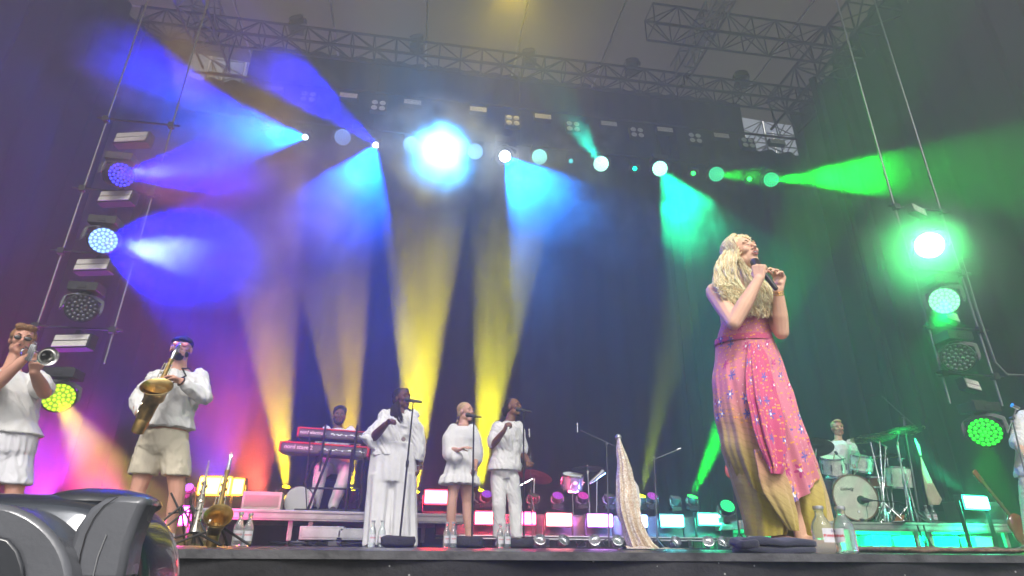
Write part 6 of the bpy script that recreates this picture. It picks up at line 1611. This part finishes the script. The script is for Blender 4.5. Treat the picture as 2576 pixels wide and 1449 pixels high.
# ------------------------------------------------------------------ big lamp housings in the pit, bottom left
M_shell = mat('lamp_shell_grey', (.105, .11, .125), .24, .15, bump=.04, bscale=150, var=.08, vscale=5, coat=.25)
M_shell2 = mat('lamp_shell_dark', (.03, .033, .04), .32, .1, var=.1, coat=.3)
def pit_lamp():
    Y = 1.0
    c = P(215, 1449, Y); t = thing('pit_moving_head', 'large grey moving head lamp close to the viewer at the bottom left', 'moving head', (c.x, Y, -.5))
    def X(px, py=1300, dy=0): return P(px, py, Y+dy).x
    def Z(px, py, dy=0): return P(px, py, Y+dy).z
    def shell(x0, x1, ztop, zbot, y0, y1, ex=2.6, rnd_=.82, n=48, m=14, lean=0.0):
        "rounded hood: superellipse outline in x-z, rounded off toward the front and back"
        g = MB(); rg = []
        for i in range(m+1):
            u = -1+2*i/m; k = (1-abs(u)**6*(1-rnd_)) if abs(u) < 1 else rnd_; k = rnd_+(1-rnd_)*(1-abs(u)**5)
            ring = []
            for j in range(n):
                a = 2*math.pi*j/n; ca, sa = math.cos(a), math.sin(a)
                x = math.copysign(abs(ca)**(2/ex), ca)*(x1-x0)/2*k; z = math.copysign(abs(sa)**(2/ex), sa)*(ztop-zbot)/2*k
                zz = (ztop+zbot)/2+z
                ring.append(V(((x0+x1)/2+x+lean*(zz-ztop), (y0+y1)/2+u*(y1-y0)/2, zz)))
            rg.append(ring)
        g.rings(rg); return g
    part('barrel', shell(X(-420, 1300), X(404, 1400), Z(200, 1243), -.52, Y-.05, Y+.16, 4.2, .93, n=72), mat('lamp_shell_blue', (.035, .042, .055), .2, .3, coat=.7), t, smooth=60)
    def plate(pts, y0, y1, m, nm, bev=.012):
        g = MB(); f = [P(px, py, y0) for px, py in pts]; g.rings([f, [V((p.x, y1, p.z)) for p in f]]); return part(nm, g, m, t, bevel=bev, smooth=50)
    arc = [(-60, 1449)]+[(-30+208*math.sin(R_(a)), 1470-204*math.cos(R_(a))) for a in range(0, 92, 6)]
    plate([(-120, 1460), (-120, 1268), (-60, 1264)]+arc[1:], Y-.115, Y-.04, M_shell, 'left_arm', .018)
    plate([(-100, 1460), (-100, 1350), (-20, 1345), (20, 1356), (44, 1385), (56, 1420), (60, 1460)], Y-.122, Y-.116, M_shell2, 'arm_badge', .003)
    plate([(150, 1465), (162, 1400), (186, 1330), (224, 1276), (262, 1252), (300, 1246), (350, 1248), (374, 1254), (360, 1274), (344, 1310), (322, 1370), (306, 1465)], Y-.085, Y-.03, M_shell, 'right_arm', .012)
    g = MB(); g.sph((X(262, 1250, .05), Y+.06, Z(262, 1246, .05)-.012), (.075, .09, .022), 28, 14); part('top_cap', g, M_shell2, t)
    g = MB(); pts = [P(px, py, Y-.087) for px, py in ((296, 1250), (262, 1272), (236, 1304), (216, 1344), (203, 1392), (194, 1460))]
    g.tube(pts, .0006, 6); part('seam', g, M_black, t)
    g = MB(); g.tube([P(px, py, Y-.0865) for px, py in ((268, 1345), (246, 1400), (232, 1460))], .0008, 6); part('fine_seam', g, M_alu, t)
    g = MB(); g.box((X(150), Y+.02, -.55), (.62, .42, .10)); part('base', g, M_shell2, t, bevel=.02)
pit_lamp()
gbox('road_case', 'black road case under the big grey lamp in the pit', 'case', (P(180, 1449, 1.0).x, 1.0, -1.055), (.9, .7, .88), M_case)
# ------------------------------------------------------------------ drum kit on the right platform
M_pearl = mat('drum_pearl', (.70, .71, .64), .3, 0, coat=.5, bump=.1, bscale=30, var=.18, vscale=16)
M_headc = mat('drum_head_aged', (.66, .67, .54), .55, 0, var=.14, vscale=7, bump=.05)
M_hoop = mat('hoop_wood', (.22, .12, .07), .4, var=.2); M_cym = mat('cymbal_bronze', (.50, .38, .16), .25, 1, bump=.1, bscale=60, var=.25, vscale=9)
M_cymd = mat('cymbal_dark', (.14, .13, .11), .4, .9, bump=.15, bscale=60, var=.3, vscale=9)
def drum(t, name, c, axis, R, h, shell, head, n=36, lugs=8, hoop=M_chrome, hs=1):
    a = V(axis).normalized(); c = V(c); u, w, _ = basis(a)
    g = MB(); g.lathe([(R, -h/2), (R, h/2)], c, a, n); s_ = part(name, g, shell, t)
    for q in (-1, 1):
        g = MB(); g.lathe([(R*1.0, q*h/2-.012), (R*1.045, q*h/2-.012), (R*1.045, q*h/2+.014), (R*1.0, q*h/2+.014)], c, a, n, cap=False); g.f.append(tuple()) if False else None
        g.lathe([(R*1.04, q*h/2+.014), (R*.985, q*h/2+.013), (R*.985, q*h/2+.002)], c, a, n, cap=False)
        part('hoop', g, hoop, s_)
        g = MB(); g.lathe([(R*.985, q*(h/2+.004)), (R*.4, q*(h/2+.0045)), (.001, q*(h/2+.0045))], c, a, n, cap=False); part('head', g, head, s_)
    g = MB()
    for k in range(lugs):
        x = 2*math.pi*(k+.5)/lugs; d = u*math.cos(x)+w*math.sin(x)
        g.box(c+d*(R+.008), (.02, .02, min(.09, h*.4)), Matrix((d, a.cross(d), a)).transposed()); g.rod(c+d*(R+.012)-a*(h/2+.012), c+d*(R+.012)+a*(h/2+.012), .0035, 6)
    part('lugs', g, M_chrome, s_)
    return s_
def cymbal(label, c, nrm, R, m, pole_to, zb, group='cymbals on stands', boom=None, mt=M_chrome, tri=True):
    t = thing('cymbal', label, 'cymbal', (pole_to.x, pole_to.y, zb), group); c = V(c)
    g = MB(); g.lathe([(R, -.012), (R*.98, -.010), (R*.6, .0), (R*.22, .008), (R*.17, .016), (R*.1, .026), (.004, .028), (.004, .024), (R*.1, .022), (R*.2, .005), (R*.6, -.004)], c, nrm, 40, cap=False); part('disc', g, m, t, smooth='all')
    g = MB(); n = V(nrm).normalized(); g.rod(c-n*.03, c+n*.055, .004); g.lathe([(.014, .028), (.014, .04), (.006, .042), (.006, .052)], c, n, 10); b0 = V((pole_to.x, pole_to.y, zb))
    top = c-n*.03 if boom is None else boom
    g.tube([b0+UP*.12, b0.lerp(top, .5), b0.lerp(top, .52), top], [.013, .013, .0095, .0095], 10)
    for q in (.3, .52, .97): g.lathe([(.018, -.02), (.018, .02)], b0.lerp(top, q), (top-b0), 10)
    if boom is not None: g.rod(boom-(c-boom)*.15, c-n*.03, .008)
    part('stand_pole', g, mt, t)
    if tri:
        for k in range(3):
            a = k*2.094+.9; g = MB(); g.rod(b0+UP*.22, b0+V((.24*math.cos(a), .24*math.sin(a), .012)), .009, 6); part('stand_leg', g, mt, t)
    return t
Y = 8.45
kick = thing('bass_drum', 'pearl bass drum with aged cream head and script lettering', 'drum', (P(2150, 1300, Y).x, Y, ZR2))
kc = P(2150, 1250, Y); kc.z = ZR2+.335; kax = V((-.20, -1, .03))
sh = drum(kick, 'shell', kc+V((.045, .20, 0)), kax, .315, .42, M_pearl, M_headc, 48, 10, M_hoop)
kn_ = kax.normalized(); fr = kc+V((.045, .20, 0))+kn_*.216; u = kn_.cross(UP).normalized()*-1
if u.x < 0: u = -u
upk = u.cross(kn_)*-1
if upk.z < 0: upk = -upk
nrmk = u.cross(upk)
text('Ludwig', 'lettering', mat('print_dark', (.03, .03, .04), .5), kick, fr+kn_*.004-u*.20+upk*.10, u, upk, .048, shear=.35, bold=.0005)
g = MB(); g.lathe([(.062, .003), (.06, .005), (.001, .005)], fr+u*.075-upk*.035, kn_, 28); part('port_hole', g, mat('port_dark', (.03, .09, .04), .6), kick)
g = MB(); g.lathe([(.018, .006), (.001, .007)], fr-upk*.20, kn_, 16); part('badge', g, M_chrome, kick)
for s_ in (-1, 1):
    g = MB(); g.rod(kc+V((.045, .1, 0))+u*s_*.30-upk*.05, V((kc.x+.045+s_*.36, kc.y-.02, ZR2+.01)), .01); part('spur', g, M_chrome, kick)
mk = thing('kick_microphone', 'black microphone on a short boom at the bass drum hole', 'microphone', (kc.x+.5, kc.y-.35, ZR2), None)
pm = fr+u*.085-upk*.04+kn_*.03
g = MB(); g.lathe([(.03, -.02), (.036, 0), (.036, .05), (.02, .08), (.012, .13)], pm, (pm*-1+V((kc.x+.5, kc.y-.35, ZR2+.28))), 16); part('body', g, M_blackpl, mk)
g = MB(); g.tube([pm+V((.06, -.03, .0)), (kc.x+.42, kc.y-.35, ZR2+.26), (kc.x+.5, kc.y-.35, ZR2+.24), (kc.x+.5, kc.y-.35, ZR2+.02)], .009, 8); g.lathe([(.08, .001), (.08, .012), (.01, .02)], (kc.x+.5, kc.y-.35, ZR2), (0, 0, 1), 16); part('stand', g, M_black, mk)
g = MB(); g.tube([pm+V((.06, -.04, -.02)), fr+u*.11-upk*.14+kn_*.03, fr+u*.1-upk*.24+kn_*.04, fr+u*.05-upk*.325+kn_*.12], .004, 6); part('cable', g, M_cable, mk)
for px, py, Yd, R, h, lb in ((2096, 1172, 8.62, .168, .24, 'left rack tom, pearl finish, above the bass drum'), (2167, 1166, 8.66, .155, .22, 'right rack tom, pearl finish, above the bass drum')):
    c = P(px, py, Yd); t = thing('rack_tom', lb, 'drum', c, 'rack toms'); drum(t, 'shell', c, (.05 if px > 2120 else -.12, -.30, 1), R, h, M_pearl, M_headc, 36, 8)
    g = MB(); g.rod(c+V((.0, .05, -.05)), (kc.x+.04, kc.y+.22, kc.z+.2), .012); part('mount', g, M_chrome, t)
    g = MB(); g.lathe([(.012, 0), (.02, .01), (.02, .05), (.012, .06)], c+V((R*.1, -R*.75, h/2+.03)), (-.3, .3, .8), 12); g.tube([c+V((R*.1, -R*.75, h/2+.02)), c+V((R*.35, -R*1.02, h*.3)), c+V((R*.4, -R*1.05, 0))], .006, 6); part('clip_microphone', g, M_blackpl, t)
c = P(2262, 1202, 8.7); t = thing('floor_tom', 'pearl floor tom at the right of the kit', 'drum', (c.x, c.y, ZR2)); drum(t, 'shell', c, (.05, -.12, 1), .19, .30, M_pearl, M_headc, 36, 8)
for k in range(3):
    a = k*2.094+.3; g = MB(); g.rod(c+V((.205*math.cos(a), .205*math.sin(a), .05)), (c.x+.22*math.cos(a), c.y+.22*math.sin(a), ZR2+.01), .009); part('leg', g, M_chrome, t)
c = P(2196, 1180, 8.95); t = thing('snare_drum', 'red brown snare drum half hidden behind the right rack tom', 'drum', (c.x, c.y, ZR2)); c.z = ZR2+.62; drum(t, 'shell', c, (0, -.1, 1), .17, .15, mat('snare_red', (.25, .04, .03), .3, coat=.5), M_headc, 32, 8)
g = MB(); g.rod(c-UP*.08, (c.x, c.y, ZR2+.15), .012); part('stand_pole', g, M_chrome, t)
for k in range(3):
    a = k*2.094; g = MB(); g.rod((c.x, c.y, ZR2+.2), (c.x+.22*math.cos(a), c.y+.22*math.sin(a), ZR2+.012), .009); part('stand_leg', g, M_chrome, t)
X_ = lambda px, Yc: V((P(px, 1290, Yc).x, Yc, 0))
cymbal('dark tilted cymbal between the singer dress and the drummer', P(2052, 1124, 8.35), (.25, .38, 1), .25, M_cymd, X_(2040, 8.55), ZR2)
cymbal('wide bronze crash cymbal in front of the large green lit one', P(2195, 1101, 8.5), (.02, .10, 1), .32, M_cym, X_(2215, 8.5), ZR2, boom=P(2228, 1122, 8.55))
cymbal('large cymbal glowing green at the top right of the kit', P(2260, 1087, 8.45), (-.06, .16, 1), .37, M_cym, X_(2284, 8.5), ZR2, boom=P(2258, 1110, 8.55))
cymbal('small hi hat cymbal low behind the stand tangle', P(2230, 1146, 8.8), (.03, .10, 1), .19, M_cym, X_(2248, 8.8), ZR2)
for a, b, rr_, lb in ((P(2190, 1112, 8.4), V((P(2230, 1290, 8.3).x, 8.3, ZR2+.01)), .014, 'chrome stand pole leaning left of the floor tom'), (P(2213, 1110, 8.35), V((P(2222, 1290, 8.25).x, 8.25, ZR2+.01)), .012, 'brass lit stand pole in the middle of the kit'), (P(2256, 1120, 8.3), V((P(2292, 1292, 8.3).x, 8.3, ZR2+.01)), .018, 'thick pale stand pole at the right of the kit')):
    t = thing('hardware_stand', lb, 'stand', (b.x, b.y, ZR2), 'drum hardware stands'); g = MB(); g.tube([a, a.lerp(b, .5), a.lerp(b, .51), b], [rr_*.7, rr_*.7, rr_, rr_], 10)
    for q in (.2, .5, .7): g.lathe([(rr_*1.7, -.02), (rr_*1.7, .02)], a.lerp(b, q), b-a, 10); g.rod(a.lerp(b, q), a.lerp(b, q)+V((.05, -.02, .02)), .006, 6)
    part('pole', g, M_chrome if rr_ < .016 else M_alu, t)
    for k in range(2):
        g = MB(); g.rod(a.lerp(b, .78), b+V((.22*(1 if k else -1), -.1, .0)), .009, 6); part('leg', g, M_chrome, t)
pd = V((P(2262, 1300, 8.2).x, 8.2, ZR2)); t = thing('drum_pedal', 'orange and chrome pedal at the platform edge right of the bass drum', 'pedal', pd)
g = MB(); g.box(pd+V((0, 0, .05)), (.10, .26, .015), Matrix.Rotation(-.9, 3, 'Z') @ Matrix.Rotation(.35, 3, 'X')); part('footboard', g, mat('pedal_orange', (.6, .10, .03), .35, .3), t, bevel=.004)
g = MB(); g.box(pd+V((0, 0, .008)), (.12, .3, .012), Matrix.Rotation(-.9, 3, 'Z')); g.rod(pd+V((-.08, .06, .02)), pd+V((-.08, .06, .2)), .008); g.rod(pd+V((-.14, .04, .2)), pd+V((-.02, .08, .2)), .008); part('frame', g, M_chrome, t)
g = MB(); rnd = random.Random(12); cx_ = P(2250, 1290, 8.5).x
for i in range(12):
    x = cx_+rnd.uniform(-.35, .5); y = rnd.uniform(8.35, 9.0); g.tube([(x+.1*math.sin(k*1.3+i), y+.1*math.cos(k+i), ZR2+.012+.28*abs(math.sin(k*.55+i))*(k < 6)*rnd.random()) for k in range(8)], .006, 6)
single('cable_tangle', g, mat('cable_green', (.05, .09, .06), .5), 'tangle of thin cables on the drum platform beside the floor tom', 'cables')
# crumpled pale fabric and things under the drum platform, lit by the green lamp
M_tarp = mat('crumpled_sheet', (.35, .38, .36), .6, 0, bump=.8, bscale=9, var=.2, vscale=3)
g = drape((da.x+.3, 10.55, 0), (db.x-.2, 10.4, 0), .004, ZR2-.14, .06, .5, 7, nz=6, th=.01)
single('skirting_sheet', g, M_tarp, 'crumpled pale sheet closing the space under the drum platform, lit green', 'sheet')
t = thing('plastic_crates', 'row of translucent crates under the drum platform', 'crate', (P(2400, 1360, 9.4).x, 9.4, 0))
for i in range(4):
    c = V((P(2200+85*i, 1360, 9.4).x, 9.4, .11)); g = MB(); g.box(c, (.30, .3, .20), taper=1.06); g.box(c+V((0, 0, .105)), (.34, .33, .02)); part('crate', g, M_tarp, t, bevel=.01)
# percussion kit behind the floor strobes, in the middle
Y = 9.4
for px, lb in ((1440, 'small teal marching tom on a chrome stand behind the violet strobe'),):
    c = P(px, 1213, Y); t = thing('small_tom', lb, 'drum', (c.x, Y, 0)); drum(t, 'shell', c, (.0, -.35, 1), .155, .22, mat('drum_teal', (.10, .16, .17), .3, coat=.4, var=.2), M_headc, 32, 8)
    g = MB(); g.rod(c-UP*.05, (c.x, Y, .25), .014); part('stand_pole', g, M_chrome, t)
    for k in range(3):
        a = k*2.094+.4; g = MB(); g.rod((c.x, Y, .35), (c.x+.26*math.cos(a), Y+.26*math.sin(a), .012), .01); part('stand_leg', g, M_chrome, t)
    g = MB(); g.lathe([(.02, 0), (.03, .0), (.03, .003)], c+V((0, -.165, -.03)), (0, -1, .1), 10); g.box(c+V((0, -.17, -.03)), (.07, .008, .02)); part('badge', g, M_print, t)
cymbal('dark cymbal tilted up right of the man with the bun', P(1345, 1198, Y), (.25, .25, 1), .27, M_cymd, X_(1338, Y), 0)
cymbal('flat dark cymbal above the chrome horn in the middle', P(1478, 1178, Y), (.0, .08, 1), .25, M_cymd, X_(1484, Y), 0)
c = P(1502, 1200, 9.2); t = thing('cowbell_horn', 'chrome cone shaped percussion horn on a thin stand left of the boom stand', 'percussion', (c.x, 9.2, 0))
g = MB(); g.lathe([(.022, -.15), (.03, -.1), (.045, .05), (.06, .13), (.055, .13), (.04, .05)], c, (.75, -.1, .6), 20); part('horn', g, M_chrome, t)
g = MB(); g.rod(c-UP*.02, (c.x-.06, 9.2, .02), .011); part('pole', g, M_chrome, t)
for k in range(3):
    a = k*2.094+.4; g = MB(); g.rod((c.x-.05, 9.2, .22), (c.x-.06+.2*math.cos(a), 9.2+.2*math.sin(a), .012), .008); part('leg', g, M_chrome, t)
g = MB(); 
for a_, b_ in (((1303, 1225), (1340, 1205)), ((1335, 1232), (1345, 1292))): g.rod(P(*a_, 9.2), P(*b_, 9.2), .012, 8)
t = thing('chrome_arm', 'angled chrome arm under the tilted dark cymbal', 'stand', (P(1340, 1290, 9.2).x, 9.2, 0)); part('arm', g, M_chrome, t)
g = MB(); x_ = P(1345, 1290, 9.2).x; g.rod((x_, 9.2, .45), (x_, 9.2, .01), .011); part('pole', g, M_chrome, t)
# ------------------------------------------------------------------ haze and smoke
def vol_mat(name, density, aniso=.6, col=(.9, .9, .92), scale=None, lo=.45, hi=.7, edge=True):
    m = bpy.data.materials.new(name); m.use_nodes = True; nt = m.node_tree; N = nt.nodes; L = nt.links
    N.remove(N['Principled BSDF']); out = N['Material Output']
    v = N.new('ShaderNodeVolumePrincipled'); v.inputs['Color'].default_value = (*col, 1); v.inputs['Anisotropy'].default_value = aniso
    v.inputs['Density'].default_value = density
    L.new(v.outputs[0], out.inputs['Volume'])
    if scale:
        tc = N.new('ShaderNodeTexCoord')
        nz = N.new('ShaderNodeTexNoise'); nz.inputs['Scale'].default_value = scale; nz.inputs['Detail'].default_value = 3; nz.inputs['Distortion'].default_value = .6
        L.new(tc.outputs['Object'], nz.inputs[0])
        mr = N.new('ShaderNodeMapRange'); mr.inputs[1].default_value = lo; mr.inputs[2].default_value = hi; L.new(nz.outputs[0], mr.inputs[0])
        ln = N.new('ShaderNodeVectorMath'); ln.operation = 'LENGTH'; L.new(tc.outputs['Object'], ln.inputs[0])
        ed = N.new('ShaderNodeMapRange'); ed.inputs[1].default_value = 1.0; ed.inputs[2].default_value = .45; ed.interpolation_type = 'SMOOTHSTEP'
        L.new(ln.outputs['Value'], ed.inputs[0])
        m1 = N.new('ShaderNodeMath'); m1.operation = 'MULTIPLY'; L.new(mr.outputs[0], m1.inputs[0]); L.new(ed.outputs[0], m1.inputs[1])
        m2 = N.new('ShaderNodeMath'); m2.operation = 'MULTIPLY'; L.new(m1.outputs[0], m2.inputs[0]); m2.inputs[1].default_value = density
        L.new(m2.outputs[0], v.inputs['Density'])
    return m
g = MB(); g.box((1.5, 5.5, 5.3), (32, 20, 15.8))
hz = part('haze', g, vol_mat('haze_air', HAZE_D, .5), smooth=False); hz['kind'] = 'stuff'
def puff(c, r, density, scale=1.6, lo=.35, hi=.65, rot=0, aniso=.6):
    m = MB(); m.sph((0, 0, 0), 1, 20, 12)
    o = part('smoke', m, vol_mat('smoke', density, aniso, scale=scale, lo=lo, hi=hi)); o['kind'] = 'stuff'
    o.location = c; o.scale = r; o.rotation_euler = (0, rot, 0)
    return o
for a in PUFFS: puff(*a)
